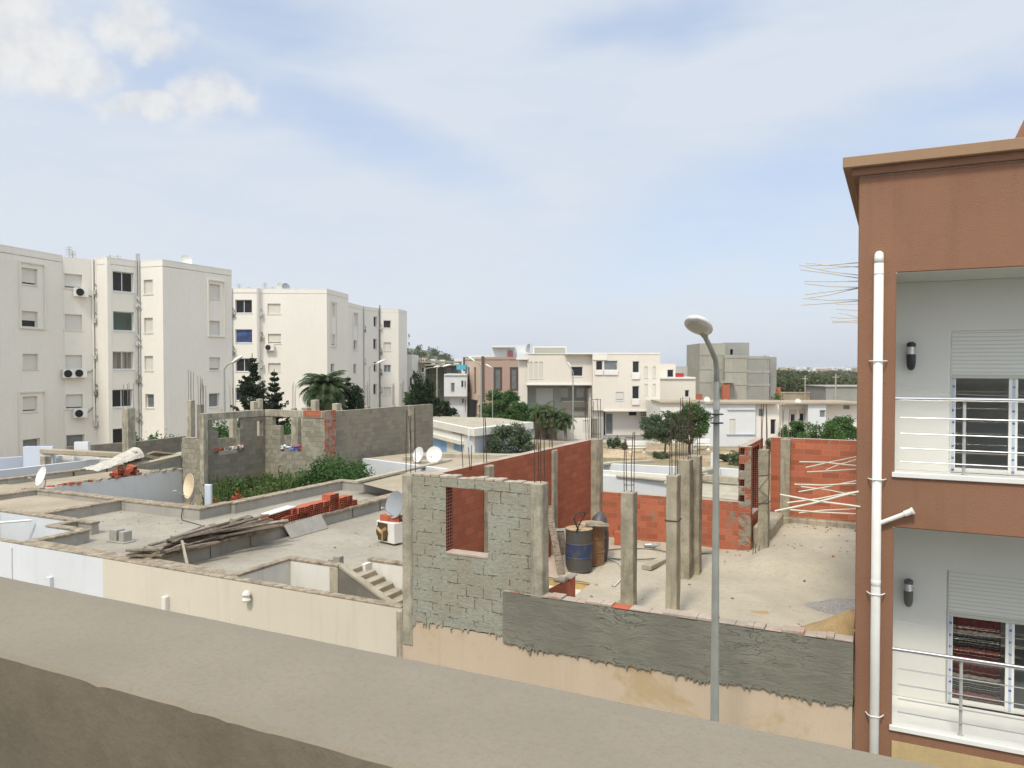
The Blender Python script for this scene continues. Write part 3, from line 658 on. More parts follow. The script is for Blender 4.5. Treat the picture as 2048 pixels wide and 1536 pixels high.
# drainpipe with its branch
mb = MB(); pc, pb, rr = .235, -.062, .055
mb.tube([W(pc, .02, 8.99), W(pc, -.035, 8.985), W(pc, pb, 8.95), W(pc, pb, 8.88)], [rr * .9, rr * .95, rr, rr], 16)
mb.tube([W(pc, pb, 8.88), W(pc, pb, 0.2)], rr, 18); 
for z, hh in ((8.86, .02), (5.02, .07)): mb.lathe(W(pc, pb, z - .12), [(rr, 0), (rr + .0025, .002), (rr + .0025, hh), (rr, hh + .003)], 18)
dp = obj('drainpipe', mb, M['pvc'], br, smooth_=True)
mb = MB(); e0, e1 = W(pc + .04, pb, 5.68), W(.62, pb - .02, 5.86); mb.tube([e0, e1], .026, 12); mb.tube([e0.lerp(e1, .78), e1], .036, 12); mb.tube([e1, e1.lerp(e0, -.06)], .043, 12)
obj('branch_pipe', mb, M['pvc'], dp, smooth_=False)
for z in (7.68, 6.22, 4.80, 3.28):
    mb = MB(); mb.tube([W(pc - .10, -.012, z), W(pc - .085, -.055, z), W(pc - .07, pb - .02, z), W(pc - .04, pb - .058, z), W(pc + .04, pb - .058, z), W(pc + .07, pb - .02, z), W(pc + .085, -.055, z), W(pc + .10, -.012, z)], .008, 8)
    obj('pipe_bracket', mb, M['pvc'], dp)
# starter bars sticking out of the side wall of the brown building
def bars(lst, ca, r, mat, sc, ox, oy, ze):
    for (x0, y0, x1, y1) in lst:
        x0, x1 = ox + x0 / sc, ox + x1 / sc; y0, y1 = oy + y0 / sc, oy + y1 / sc
        e = PC(x0, y0, ca); bb = cb(e)[1]
        rt = PB(x1, y1, bb + .05); c_, b2 = cb(rt); k = (.05 - c_) / max(c_ - cb(e)[0], .2); rt2 = rt + (rt - e) * max(0, k)
        mid = e.lerp(rt, .5) + Vector((0, 0, rnd.uniform(-.02, .02)))
        mb = MB(); mb.tube([e, mid, rt, rt2], r, 6); obj('starter_bar', mb, mat, br)
UPB = [(90, 78, 390, 103), (55, 95, 390, 80), (62, 120, 390, 168), (90, 101, 390, 150), (185, 117, 390, 101), (88, 192, 388, 192), (88, 205, 388, 228), (88, 274, 388, 238), (80, 296, 385, 306), (70, 338, 385, 316), (88, 298, 385, 242), (275, 330, 383, 332), (283, 362, 383, 370), (300, 390, 380, 405), (248, 412, 380, 418), (258, 437, 380, 435), (258, 447, 380, 446)]
bars(UPB[:11], -.9, .0075, M['bar_cream'], 3.073, 1580, 500, 0); bars(UPB[11:], -.75, .0075, M['bar_cream'], 3.073, 1580, 500, 0)
LOB = [(700, 268, 1028, 290), (740, 305, 1028, 243), (750, 333, 1025, 318), (870, 320, 1028, 265), (668, 412, 1028, 408), (710, 427, 1020, 475), (695, 460, 1000, 402), (577, 477, 1020, 545), (622, 530, 1028, 465), (640, 575, 1020, 600), (697, 595, 1018, 572), (543, 583, 1028, 470)]
bars(LOB, -.9, .013, M['bar_cream'], 3.2, 1380, 840, 0)
# ------------------------------------------------------------------ tall street lamp in front of the plot
LB = Vector((2.325, 8.75, 0)); lamp = thing('street_lamp', 'tall grey street lamp with an oval head in front of the grey rendered wall', 'street lamp', LB)
mb = MB(); top = LB + Vector((0, 0, 7.62)); hd = (PY(1397, 655, 7.9))
mb.lathe(LB, [(.10, 0), (.10, .9), (.07, 1.0)], 16)
mb.tube([LB + Vector((0, 0, 1)), LB + Vector((0, 0, 4.0))], [.058, .048], 16); mb.tube([LB + Vector((0, 0, 4.0)), LB + Vector((0, 0, 7.1)), top - Vector((0, 0, .18))], [.046, .034, .031], 16)
obj('pole', mb, M['galv'], lamp, smooth_=False)
mb = MB(); d = (hd - top); d.z = 0
arm = [top - Vector((0, 0, .2)), top - Vector((0, 0, .03)), top + d * .08 + Vector((0, 0, .07)), top + d * .35 + Vector((0, 0, .19)), top + d * .75 + Vector((0, 0, .34))]; mb.tube(arm, [.031, .031, .029, .028, .026], 14); obj('arm', mb, M['galv'], lamp, smooth_=True)
mb = MB(); A = arm[-1]; ax = (arm[-1] - arm[-2]).normalized(); ax.z = .24; ax = ax.normalized(); sd = Vector((ax.y, -ax.x, 0)).normalized(); up = sd.cross(ax); up = up if up.z > 0 else -up
def lampshell(mb, A, ax, sd, up, Ln, Wd, Ht, zlo=0, seg=20, nr=11, low=.35):
    rings = []
    for i in range(nr):
        u = i / (nr - 1); w = Wd / 2 * (math.sin(math.pi * min(.97, .10 + .84 * u)) ** .55); h = Ht * (math.sin(math.pi * (.12 + .82 * u)) ** .6)
        c = A + ax * (Ln * u)
        rings.append([c + sd * math.cos(t) * w + up * (math.sin(t) * (h if math.sin(t) > 0 else h * low)) for t in [2 * math.pi * k / seg for k in range(seg)]])
    for a, b_ in zip(rings, rings[1:]):
        for k in range(seg): mb.face([a[k], a[(k + 1) % seg], b_[(k + 1) % seg], b_[k]])
    mb.face(rings[0][::-1]); mb.face(rings[-1])
lampshell(mb, A - ax * .02, ax, sd, up, .54, .27, .085, low=.35); hd_ = obj('lamp_head', mb, M['ac'], lamp, smooth_=True)
mb = MB(); lampshell(mb, A + ax * .14 - up * .018, ax, sd, up, .33, .20, .032, low=1.2); obj('lens', mb, M['lens'] if 'lens' in M else simple('frosted_lens', (.46, .44, .36), .35, 0, .05, 8), hd_, smooth_=True)
mb = MB(); mb.tube([A - ax * .07, A + ax * .12], .038, 12); obj('clamp', mb, M['galv'], lamp)
for z in (7.0, 6.22):
    pass
mb = MB()
for z, sx in ((7.07, 1), (6.97, -1)):
    mb = MB(); mb.box(LB + Vector((0, -.02, z)), (.13, .08, .014)); obj('bracket', mb, M['black'], lamp)
mb = MB(); mb.lathe(LB + Vector((0, 0, 7.12)), [(.042, 0), (.042, .10)], 14); obj('joint_band', mb, M['galv_dull'], lamp)
FZ = 3.28
# ================================================================== brick house under construction opposite
uh = thing('unfinished_house', 'red brick and grey block house shell with free columns behind the grey rendered wall', 'unfinished house', W(-3.4, 4, 0))
mb = MB(); mb.cbox(-6.86, -.02, 0, .2, 0, 3.42); obj('street_wall', mb, M['cream2'], uh, label='peach painted street wall below the grey render')
mb = MB(); mb.cbox(-6.86, 0, .2, 12, 0, FZ - .15); obj('lower_storey', mb, M['offwhite'], uh)
# floor slab with soft unevenness and the raised part at the back right
mb = MB(); nx, ny = 70, 110
def floorz(c, b_):
    z = FZ + .012 * math.sin(c * 3.1 + b_) * math.cos(b_ * 2.2) + .01 * math.sin(c * 7 + b_ * 5)
    e = 6.3 - .25 * c * 0 + .25 * math.sin(c * 1.3)
    k = 1 / (1 + math.exp(-(b_ - e) * 7)) * 1 / (1 + math.exp(-(c + 2.35) * 9)); return z + .30 * k
for i in range(nx):
    for j in range(ny):
        q = [(-6.7 + 6.68 * a / nx, .2 + 11.6 * b_ / ny) for a, b_ in ((i, j), (i + 1, j), (i + 1, j + 1), (i, j + 1))]
        if -6.45 < q[0][0] and q[2][0] < -4.9 and .5 < q[0][1] and q[2][1] < 3.9: continue
        mb.face([W(c, b_, floorz(c, b_)) for c, b_ in q])
obj('floor_slab', mb, M['floor'], uh, smooth_=True)
def rag_sheet(c0, c1, b0, ztop, zbot, seed, amp=.03, drips=.1, t=.015, step=.012):
    g = random.Random(seed); mb = MB(); n = int((c1 - c0) / step); z = [] 
    ph = [g.uniform(0, 6) for _ in range(4)]; dl = [(g.uniform(c0, c1), g.uniform(.006, .018), g.random() ** 1.8) for _ in range(int((c1 - c0) * 22))]
    for i in range(n + 1):
        c = c0 + (c1 - c0) * i / n; v = zbot + amp * (.5 * math.sin(c * 5 + ph[0]) + .4 * math.sin(c * 17 + ph[1]) + .3 * math.sin(c * 41 + ph[2]) + g.uniform(-.3, .3))
        v -= drips * sum(k * math.exp(-((c - a - (zbot - v) * .2) / w) ** 2) for a, w, k in dl); z.append((c, v))
    for (a, za), (b_, zb) in zip(z, z[1:]):
        mb.face([W(a, b0, za), W(b_, b0, zb), W(b_, b0, ztop), W(a, b0, ztop)], [(a, za), (b_, zb), (b_, ztop), (a, ztop)])
        mb.face([W(a, b0 + t, za), W(b_, b0 + t, zb), W(b_, b0, zb), W(a, b0, za)])
    return mb
# grey rendered parapet
mb = MB(); mb.cbox(-4.97, -.015, -.012, .19, 3.36, 4.13); 
obj('parapet_wall', mb, M['greyplaster'], uh, label='dark grey rendered low wall')
mb = rag_sheet(-4.975, -.012, -.032, 4.12, 3.33, 4, .022, .07, t=.02); obj('render_coat', mb, M['greyplaster'], uh)
g = random.Random(3); mb = MB(); c = -4.97
while c < -.05:
    l = g.uniform(.08, .30); h = g.uniform(.004, .04); k = g.random() < .14
    mb.cbox(c + .004, min(c + l, -.02), -.03 + g.uniform(0, .02), .19, 4.132, 4.132 + h, 0 if k else 1); c += l
obj('wall_top', mb, [M['brick'], M['mortar_top']], uh, bevel=.006, label='broken brick and mortar top of the grey wall')
# block wall with the window opening
wo_ = PB(892, 978, .05); w1 = PB(975, 1108, .05)
mb = MB(); x0 = -6.86
mb.wall(W(x0, .0), W(-4.33, .0), .2, 3.44, 5.82, [(-6.02 - x0, -5.25 - x0, 4.64, 5.68)], mi_rev=1, mi_top=2)
ww = obj('window_wall', mb, [M['rough'], M['bholes'], M['mortar_top']], uh, label='mortar smeared block wall with an empty window opening')
mb = rag_sheet(-6.7, -4.972, -.016, 3.52, 3.44, 9, .015, .12, t=.016); obj('render_coat', mb, M['rough'], uh)
g = random.Random(5); mb = MB()
for i in range(15):
    c = -6.8 + i * .165; mb.cbox(c, c + .15, .0, .2, 5.822, 5.822 + g.uniform(.01, .05), i % 2)
obj('wall_top', mb, [M['mortar_top'], M['conc_lt']], uh, bevel=.008)
mb = MB(); mb.cbox(-6.02, -5.25, -.01, .21, 4.60, 4.642); obj('window_ledge', mb, M['mortar_top'], uh, bevel=.008)
def column(cx, by, z0, z1, mat, w=.25, d=.25, nb=4, rh=(.7, 1.2), seed=1, tie=False, rm='rebar', lean=0, parent=uh, rr=.0075, inset=.05, ragtop=True):
    g = random.Random(seed); mb = MB(); n = 9; rings = []
    for i in range(n + 1):
        z = z0 + (z1 - z0) * i / n; o = lean * i / n; j = lambda: g.uniform(-.006, .006)
        rings.append([W(cx + x * w / 2 + o + j(), by + y * d / 2 + j(), z) for x, y in ((-1, -1), (1, -1), (1, 1), (-1, 1))])
    for a, b_ in zip(rings, rings[1:]):
        for k in range(4): mb.face([a[k], a[(k + 1) % 4], b_[(k + 1) % 4], b_[k]])
    r = rings[-1]; cen = sum(r, Vector()) / 4 + Vector((0, 0, .02 if ragtop else 0))
    for k in range(4): mb.face([r[k], r[(k + 1) % 4], cen])
    col = obj('column', mb, M[mat], parent, bevel=.012, weld=True)
    hh = g.uniform(*rh); tops = []
    for k in range(nb):
        x, y = ((-1, -1), (1, -1), (1, 1), (-1, 1), (0, 1), (0, -1))[k]; bx, by_ = cx + lean + x * (w / 2 - inset), by + y * (d / 2 - inset); h = hh * g.uniform(.86, 1.05)
        p = [W(bx, by_, z1 - .1), W(bx + g.uniform(-.01, .01), by_, z1 + h * .5), W(bx + g.uniform(-.035, .035), by_ + g.uniform(-.02, .02), z1 + h)]
        mb = MB(); mb.tube(p, rr, 6); obj('rebar', mb, M[rm], col); tops.append(p)
    if tie and nb >= 4:
        for hz in (.12, hh * .93):
            if hz < .2 or tie is True:
                mb = MB(); q = [p[0].lerp(p[2], (hz + .1) / (p[2].z - p[0].z)) for p in tops[:4]]; mb.tube(q + [q[0]], .004, 5); obj('rebar_tie', mb, M[rm], col)
    return col
column(-6.76, .10, 3.02, 5.83, 'conc', .19, .24, 4, (.95, 1.05), 11, rr=.0075)
column(-4.41, .10, 3.44, 5.84, 'conc', .20, .25, 4, (1.0, 1.3), 12, rr=.0075)
# back red brick walls
FL = (-6.5, 7.95)
mb = MB(); mb.wall(W(-6.66, .2), W(*FL), .2, FZ - .1, 5.76, mi_top=1, mi_rev=1); obj('brick_wall', mb, [M['red'], M['mortar_top']], uh, label='tall side wall of red hollow brick')
for b_, w in ((2.35, .24), (5.45, .26)):
    mb = MB(); mb.cbox(-6.62, -6.50, b_, b_ + w, FZ, 5.72); obj('embedded_column', mb, M['conc'], uh, bevel=.02)
g = random.Random(8)
for b_, sd_ in ((1.7, 21), (2.45, 22), (4.9, 23), (5.55, 24), (7.8, 25)):
    for k in range(3 if b_ < 7 else 4):
        p = W(-6.66 + .05 * (k % 2) + g.uniform(-.05, .05), b_ + .08 * k, 5.70); h = g.uniform(.85, 1.25) if b_ not in (1.7, 4.9) else g.uniform(.4, .7)
        mb = MB(); mb.tube([p, p + Vector((g.uniform(-.05, .05), 0, h))], .008, 6); obj('rebar', mb, M['rebar'], uh)
cc_ = column(-6.42, 7.98, FZ, 5.78, 'conc', .3, .28, 4, (1.0, 1.15), 26, tie=True)
mb = MB(); mb.wall(W(-6.3, 8.05), W(-2.85, 8.05), .2, FZ - .15, 4.42, mi_top=1); obj('brick_wall', mb, [M['red2'], M['mortar_top']], uh, label='low red brick wall patched with mortar')
# jogged corner and the wall with the tall opening
tz = [h for k in range(7) for h in ((0, .14, 3.45 + .36 * k, 3.63 + .36 * k),)]
mb = MB(); mb.wall(W(-2.86, 8.0), W(-2.58, 8.0), .2, FZ - .1, 5.74, [(0, .13, 4.42 + .37 * k, 4.60 + .37 * k) for k in range(4)], mi_rev=0, mi_top=1); obj('wall_end', mb, [M['teeth'], M['mortar_top']], uh, label='toothed brick and mortar end of the wall')
mb = MB(); mb.wall(W(-2.7, 8.2), W(-2.7, 10.6), .2, FZ - .1, 5.74, [(.55, 1.75, 3.98, 5.62)], mi_rev=1, mi_top=2); obj('brick_wall', mb, [M['red3'], M['bholes'], M['mortar_top']], uh, label='brick wall with a tall narrow window opening')
column(-2.23, 7.6, FZ, 5.74, 'conc', .22, .24, 4, (1.0, 1.1), 31, tie=False)
for z in (4.52, 5.15):
    mb = MB(); q = [W(-2.23 + x * .125, 7.6 + y * .135, z + dz) for x, y, dz in ((-1, -1, 0), (1, -1, .03), (1, 1, .02), (-1, 1, -.02), (-1, -1, 0))]; mb.tube(q, .006, 5); obj('binding_wire', mb, M['rebar'], uh)
mb = MB(); q = [W(-2.1, 7.46, 5.15), W(-2.32, 7.46, 4.86), W(-2.1, 7.46, 4.66), W(-2.33, 7.46, 4.50)]; mb.tube(q, .005, 5); obj('binding_wire', mb, M['rebar'], uh)
mb = MB(); mb.wall(W(-2.5, 10.55), W(-.02, 10.55), .2, 3.45, 5.76, mi_top=1); obj('brick_wall', mb, [M['red3'], M['mortar_top']], uh, label='orange red brick back wall beside the brown building')
column(-2.12, 10.5, 3.5, 5.74, 'conc', .24, .2, 4, (.8, 1.0), 33, rm='rebar_lt')
mb = MB(); mb.cbox(-2.56, -.1, 10.36, 10.56, 3.5, 3.72); obj('plinth', mb, M['conc'], uh, bevel=.03)
mb = MB(); mb.cbox(-2.58, -2.15, 8.3, 10.4, FZ, 3.84); obj('plinth', mb, M['conc_lt'], uh, bevel=.04)
for k, (c, b_) in enumerate(((-2.42, 7.3), (-2.36, 7.25), (-2.30, 7.33))):
    mb = MB(); mb.tube([W(c, b_, FZ), W(c + .02, b_, FZ + .42 - .05 * k)], .008, 5); obj('rebar', mb, M['rebar'], uh)
# free-standing columns
def atf(px, py, z=FZ): return cb(PZ(px, py, z))
column(-3.72, 2.35, FZ, 5.43, 'conc', .23, .24, 4, (.95, 1.02), 41, tie=True)
column(-2.93, 2.33, FZ, 5.78, 'conc_lt', .19, .25, 4, (1.0, 1.2), 42)
mb = MB(); q = [W(-2.93 + x * .11, 2.33 + y * .14, 5.02) for x, y in ((-1, -1), (1, -1), (1, 1), (-1, 1), (-1, -1))]; mb.tube(q, .008, 5); obj('binding_wire', mb, M['rebar'], uh)
column(-3.42, 5.1, FZ, 5.72, 'conc', .27, .28, 6, (1.0, 1.25), 43)
column(-3.32, 5.55, FZ, 5.76, 'conc', .25, .28, 4, (1.1, 1.3), 44)
# stair head, raised pad and small brick pier beside the drums
mb = MB(); mb.cbox(-6.5, -4.86, 3.84, 3.95, 1.6, FZ - .01); mb.cbox(-6.55, -6.44, .4, 3.84, 1.6, FZ - .01); mb.cbox(-4.96, -4.86, .4, 3.84, 1.6, FZ - .01); mb.cbox(-6.44, -4.96, .4, 3.84, 1.5, 1.62)
obj('stair_opening', mb, M['sand'] if 'sand' in M else plaster('ochre_sand', (.50, .36, .16), .2, 3, 30, .8), uh, bevel=.02)
def prism_side(mb, pts, c0, c1, mi=0):
    """pts in (b, z), extruded from c0 to c1"""
    A = [W(c0, b_, z) for b_, z in pts]; B = [W(c1, b_, z) for b_, z in pts]
    mb.face(A, mi=mi); mb.face(B[::-1], mi=mi)
    for i in range(len(pts)): j = (i + 1) % len(pts); mb.face([A[j], A[i], B[i], B[j]], mi=mi)
mb = MB(); A = [(-5.10, 4.28 - .35), (-4.05, 4.28 + .02), (-4.05, 3.3), (-5.10, 3.3)]
mb.hexa([W(-5.3, 1.35, FZ), W(-4.42, 1.35, FZ), W(-4.42, 1.6, FZ), W(-5.3, 1.6, FZ), W(-5.3, 1.35, 3.55), W(-4.42, 1.35, 4.05), W(-4.42, 1.6, 4.05), W(-5.3, 1.6, 3.55)])
obj('stair_wall', mb, M['red2'], uh, bevel=.01, label='short sloping brick wall beside the drums')
mb = MB(); mb.cbox(-4.5, -4.38, 1.3, 1.62, 4.055, 4.10); mb.cbox(-4.72, -4.52, 1.33, 1.6, 3.97, 4.02); obj('wall_top', mb, M['mortar_top'], uh, bevel=.02)
mb = MB(); mb.cbox(-4.42, -3.9, 1.9, 3.3, FZ, 3.45); obj('mortar_pad', mb, M['floor'], uh, bevel=.05)

# loose things on the slab
def drum(name, label, c, b_, col, band, rust):
    t = thing(name, label, 'oil drum', W(c, b_, FZ + .02)); B = W(c, b_, FZ + .02)
    m, b = new_mat(name + '_paint'); s = N('ShaderNodeSeparateXYZ'); L(pos(), s.inputs[0]); n = noise(pos(), 5, 5, .65)
    k = smooth(X(s.outputs[2]), FZ + .28, FZ + .33) * X(1.0).op(smooth(X(s.outputs[2]), FZ + .58, FZ + .62), 'SUBTRACT') if band else X(0.0) + 0
    cc = mixc(k, col, band or col); cc = mixc(smooth(n, .5, .62) * .8, cc, rust); setcol(b, cc); b.inputs['Roughness'].default_value = .6
    mb = MB(); r = .285; prof = [(r, 0), (r + .008, .01), (r, .03), (r, .27), (r + .012, .285), (r, .30), (r, .56), (r + .012, .575), (r, .59), (r, .84), (r + .01, .86), (r - .01, .87)]
    mb.lathe(B, prof, 28); obj('body', mb, m, t)
    mb = MB(); mb.lathe(B, [(0.0, .862), (r - .03, .862), (r - .012, .874), (r + .006, .876), (r + .006, .885), (r - .03, .885), (.0, .884)], 28); obj('lid', mb, simple(name + '_lid', (.42, .31, .18), .8, .1, .3, 6), t)
drum('oil_drum', 'blue banded dark steel drum with a dusty lid, in front of the rusty one', *(lambda q: (q[0], q[1] + .02))(cb(PZ(1157, 1141, FZ))), (.075, .075, .07), (.028, .05, .12), (.10, .075, .055))
drum('rusty_drum', 'rusty brown steel drum with a pale board on it, behind the blue one', *(lambda q: (q[0], q[1] + .15))(cb(PZ(1178, 1131, FZ))), (.23, .12, .06), None, (.28, .17, .09))
mb = MB(); mb.box(W(-5.3, 5.05, FZ + .93), (.5, .32, .03), rotc @ Matrix.Rotation(.4, 3, 'Z')); tag(obj('board', mb, M['wood'], bevel=.006), 'small pale board lying on the rusty drum', 'board')
def plank(p0, p1, w, t, label, cat='plank', group=None, mat=None, name='plank', roll=0):
    p0, p1 = Vector(p0), Vector(p1); ax = (p1 - p0).normalized(); s = ax.cross(Vector((0, 0, 1))); s = s.normalized() if s.length > .01 else Vector((1, 0, 0)); u = s.cross(ax)
    rm = Matrix((ax, s, u)).transposed() @ Matrix.Rotation(roll, 3, 'X'); mb = MB(); mb.box((p0 + p1) / 2, ((p1 - p0).length, w, t), rm)
    return tag(obj(name, mb, mat or M['wood'], bevel=.004), label, cat, group)
plank(W(-5.75, 4.15, FZ), W(-6.40, 4.9, FZ + 1.28), .15, .03, 'long pale wooden plank leaning against the side wall behind the drums')
# two old window frames
def frame(c, b_, ang, lean, label, w=.42, h=.62, z=FZ + .02):
    t = thing('window_frame', label, 'window frame', W(c, b_, z)); mb = MB(); rot = rotc @ Matrix.Rotation(ang, 3, 'Z') @ Matrix.Rotation(lean, 3, 'X')
    for x, zz, sx, sz in ((-w / 2, h / 2, .06, h), (w / 2, h / 2, .06, h), (0, .03, w - .06, .06), (0, h - .03, w - .06, .06)): mb.box(W(c, b_, z) + rot @ Vector((x, 0, zz)), (sx, .04, sz), rot)
    obj('frame', mb, simple('grimy_white_paint', (.42, .42, .38), .7, 0, .25, 9), t, bevel=.004)
    mb = MB(); mb.box(W(c, b_, z) + rot @ Vector((0, .01, h / 2)), (w - .06, .01, h - .12), rot); obj('pane', mb, M['interior'] if w < .3 else M['wood'], t)
frame(*cb(PZ(1106, 1114, FZ)), .9, -.35, 'white window frame leaning beside the blue drum, the left one', .40, .72)
frame(*cb(PZ(1123, 1118, FZ)), .7, -.30, 'white window frame leaning against the blue drum, the right one', .30, .66)
# cut-open plastic sack or grey barrel with hose behind the drums
mb = MB(); mb.lathe(W(-5.55, 5.6, FZ), [(.26, 0), (.27, .3), (.24, .62), (.16, .95), (.05, 1.08), (0, 1.1)], 18, (Vector((.12, .1, 1)))); tag(obj('plastic_tank', mb, simple('dark_grey_plastic', (.07, .07, .075), .5), smooth_=True), 'dark grey rounded plastic tank standing behind the drums', 'tank')
def hose(name, pts, r, mat, label, cat='hose', sub=6):
    P_ = [Vector(p) for p in pts]; out = []
    for i in range(len(P_) - 1):
        p0, p1, p2, p3 = P_[max(i - 1, 0)], P_[i], P_[i + 1], P_[min(i + 2, len(P_) - 1)]
        for k in range(sub):
            t = k / sub; out.append(.5 * ((2 * p1) + (p2 - p0) * t + (2 * p0 - 5 * p1 + 4 * p2 - p3) * t * t + (3 * p1 - p0 - 3 * p2 + p3) * t ** 3))
    out.append(P_[-1]); mb = MB(); mb.tube(out, r, 8); return tag(obj(name, mb, mat, smooth_=True), label, cat)
hose('hose', [PC(x, y, -5.5) for x, y in ((1158, 1062), (1150, 1044), (1150, 1032), (1160, 1024), (1170, 1026), (1166, 1036), (1160, 1046), (1153, 1062))], .016, M['black'], 'black hose looped up in the air over the drums')
ring = [PZ(1266 + 72 * math.cos(t), 1108 + 11 * math.sin(t), FZ + .03) for t in [i * 2 * math.pi / 14 for i in range(15)]]
hose('hose', ring, .014, simple('dusty_hose', (.16, .13, .09), .8), 'dusty brown hose lying in a wide loop on the slab behind the middle column')
hose('hose', [PZ(x, y, FZ + .03) for x, y in ((1205, 1112), (1225, 1120), (1240, 1128), (1245, 1150), (1236, 1165), (1228, 1172))], .012, M['pvc'], 'thin pale hose trailing from the drums to the middle column')
c_, b__ = atf(1313, 1130); plank(W(c_ - .08, b__ - .5, FZ + .05), W(c_ + .08, b__ + .5, FZ + .05), .22, .09, 'pale concrete board lying flat on the slab in front of the low brick wall', 'board', mat=M['conc_lt'], name='board')
c_, b__ = atf(1365, 1105); 
c_, b__ = atf(1402, 1106); plank(W(c_ - .3, b__ - .1, FZ + .04), W(c_ + .3, b__ + .1, FZ + .04), .2, .05, 'small flat slab piece lying by the foot of the low brick wall', 'slab', mat=M['conc_lt'], name='slab')
# water bottle
bc, bb_ = atf(1312, 1099); t = thing('water_bottle', 'crumpled clear plastic bottle lying on the slab by the low brick wall', 'bottle', W(bc, bb_, FZ))
mb = MB(); mb.lathe(W(bc - .3, bb_, FZ + .08), [(0, 0), (.05, .01), (.055, .05), (.05, .12), (.056, .18), (.05, .26), (.02, .33), (.018, .36)], 14, EC + EB * .25); obj('body', mb, simple('clear_plastic', (.36, .38, .38), .1), t, smooth_=True)
mb = MB(); mb.tube([W(bc - .3, bb_, FZ + .08) + (EC + EB * .25).normalized() * .36, W(bc - .3, bb_, FZ + .08) + (EC + EB * .25).normalized() * .385], .02, 10); obj('cap', mb, M['bluedoor'], t)
# hollow brick model: box with recessed cells in its end
def brick_mesh(mb, o, ax, sd, up, L_=.30, Wd=.20, Ht=.15, nx=3, nz=3):
    """o = centre of the bottom; ax along the length, end with holes at +ax and -ax"""
    w = .012; P = lambda x, y, z: o + ax * x + sd * y + up * z
    def q(a, mi=0): mb.face([P(*p) for p in a], mi=mi)
    x0, x1, y0, y1, z1 = -L_ / 2, L_ / 2, -Wd / 2, Wd / 2, Ht
    q([(x0, y0, 0), (x1, y0, 0), (x1, y0, z1), (x0, y0, z1)]); q([(x1, y1, 0), (x0, y1, 0), (x0, y1, z1), (x1, y1, z1)])
    q([(x0, y0, z1), (x1, y0, z1), (x1, y1, z1), (x0, y1, z1)]); q([(x0, y1, 0), (x1, y1, 0), (x1, y0, 0), (x0, y0, 0)])
    for xe, s in ((x1, 1), (x0, -1)):
        ys = [y0 + Wd * i / nx for i in range(nx + 1)]; zs = [Ht * i / nz for i in range(nz + 1)]
        for i in range(nx):
            for j in range(nz):
                a, b_, c, d = ys[i] + w / 2, ys[i + 1] - w / 2, zs[j] + w / 2, zs[j + 1] - w / 2; A, B, C, D = ys[i], ys[i + 1], zs[j], zs[j + 1]
                o4 = [(xe, A, C), (xe, B, C), (xe, B, D), (xe, A, D)]; i4 = [(xe, a, c), (xe, b_, c), (xe, b_, d), (xe, a, d)]; k4 = [(xe - s * .09, y, z) for _, y, z in i4]
                for k in range(4):
                    l = (k + 1) % 4; q([o4[k], o4[l], i4[l], i4[k]]); q([i4[k], i4[l], k4[l], k4[k]], 1)
                q(k4, 1)
M['bdark'] = simple('brick_cavity', (.16, .045, .025), .95, 0, .2, 9)
mb = MB(); brick_mesh(mb, Vector((0, 0, 0)), Vector((1, 0, 0)), Vector((0, 1, 0)), Vector((0, 0, 1)))
BR0 = None
def brick(c, b_, z, rz=0, label='', group=None, tilt=0):
    global BR0
    P = W(c, b_, z); base = math.atan2(EC.y, EC.x)
    if BR0 is None:
        o = obj('hollow_brick', mb_brick, [M['brick'], M['bdark']], loc=(0, 0, 0)); BR0 = o
    else: o = BR0.copy(); SC.collection.objects.link(o)
    o.location = P; o.rotation_euler = (0, tilt, base + rz); ROOTLOC[o.name] = P
    return tag(o, label, 'brick', group)
mb_brick = mb
# ------------------------------------------------------------------ brick pile on the party wall (each brick its own thing)
NW = 'one two three four five six seven eight nine ten eleven twelve thirteen fourteen fifteen sixteen seventeen eighteen'.split()
g = random.Random(17); WT = 3.655
GB = 'loose hollow bricks stacked on the party wall'
cols_ = 18; hts = [1, 2, 2, 2, 1, 2, 2, 2, 2, 2, 2, 2, 3, 3, 2, 2, 2, 1]
for i in range(cols_):
    b_ = 3.62 + i * .205
    for k in range(hts[i]):
        last = k == hts[i] - 1
        lab = 'red hollow brick in column %s from the near end of the long stack, %s layer' % (NW[i], ['bottom', 'second', 'third', 'fourth'][k])
        if i == 12 and last: lab = 'red hollow brick perched highest on the long stack on the party wall'
        brick(-13.56 + g.uniform(-.05, .05), b_ + g.uniform(-.006, .006), WT + .152 * k, g.uniform(-.13, .13), lab, GB)
    if 1 < i < 14 and i % 2: brick(-13.80 + g.uniform(-.02, .02), b_ + .02, WT, g.uniform(-.1, .1) + 1.57, 'red hollow brick laid crossways behind column %s of the long stack' % NW[i], GB)
plank(W(-13.5, 3.7, WT + .31), W(-13.62, 4.75, WT + .33), .28, .03, 'white marble-like slab lying on the near end of the brick stack', 'slab', mat=M['sill'], name='slab')
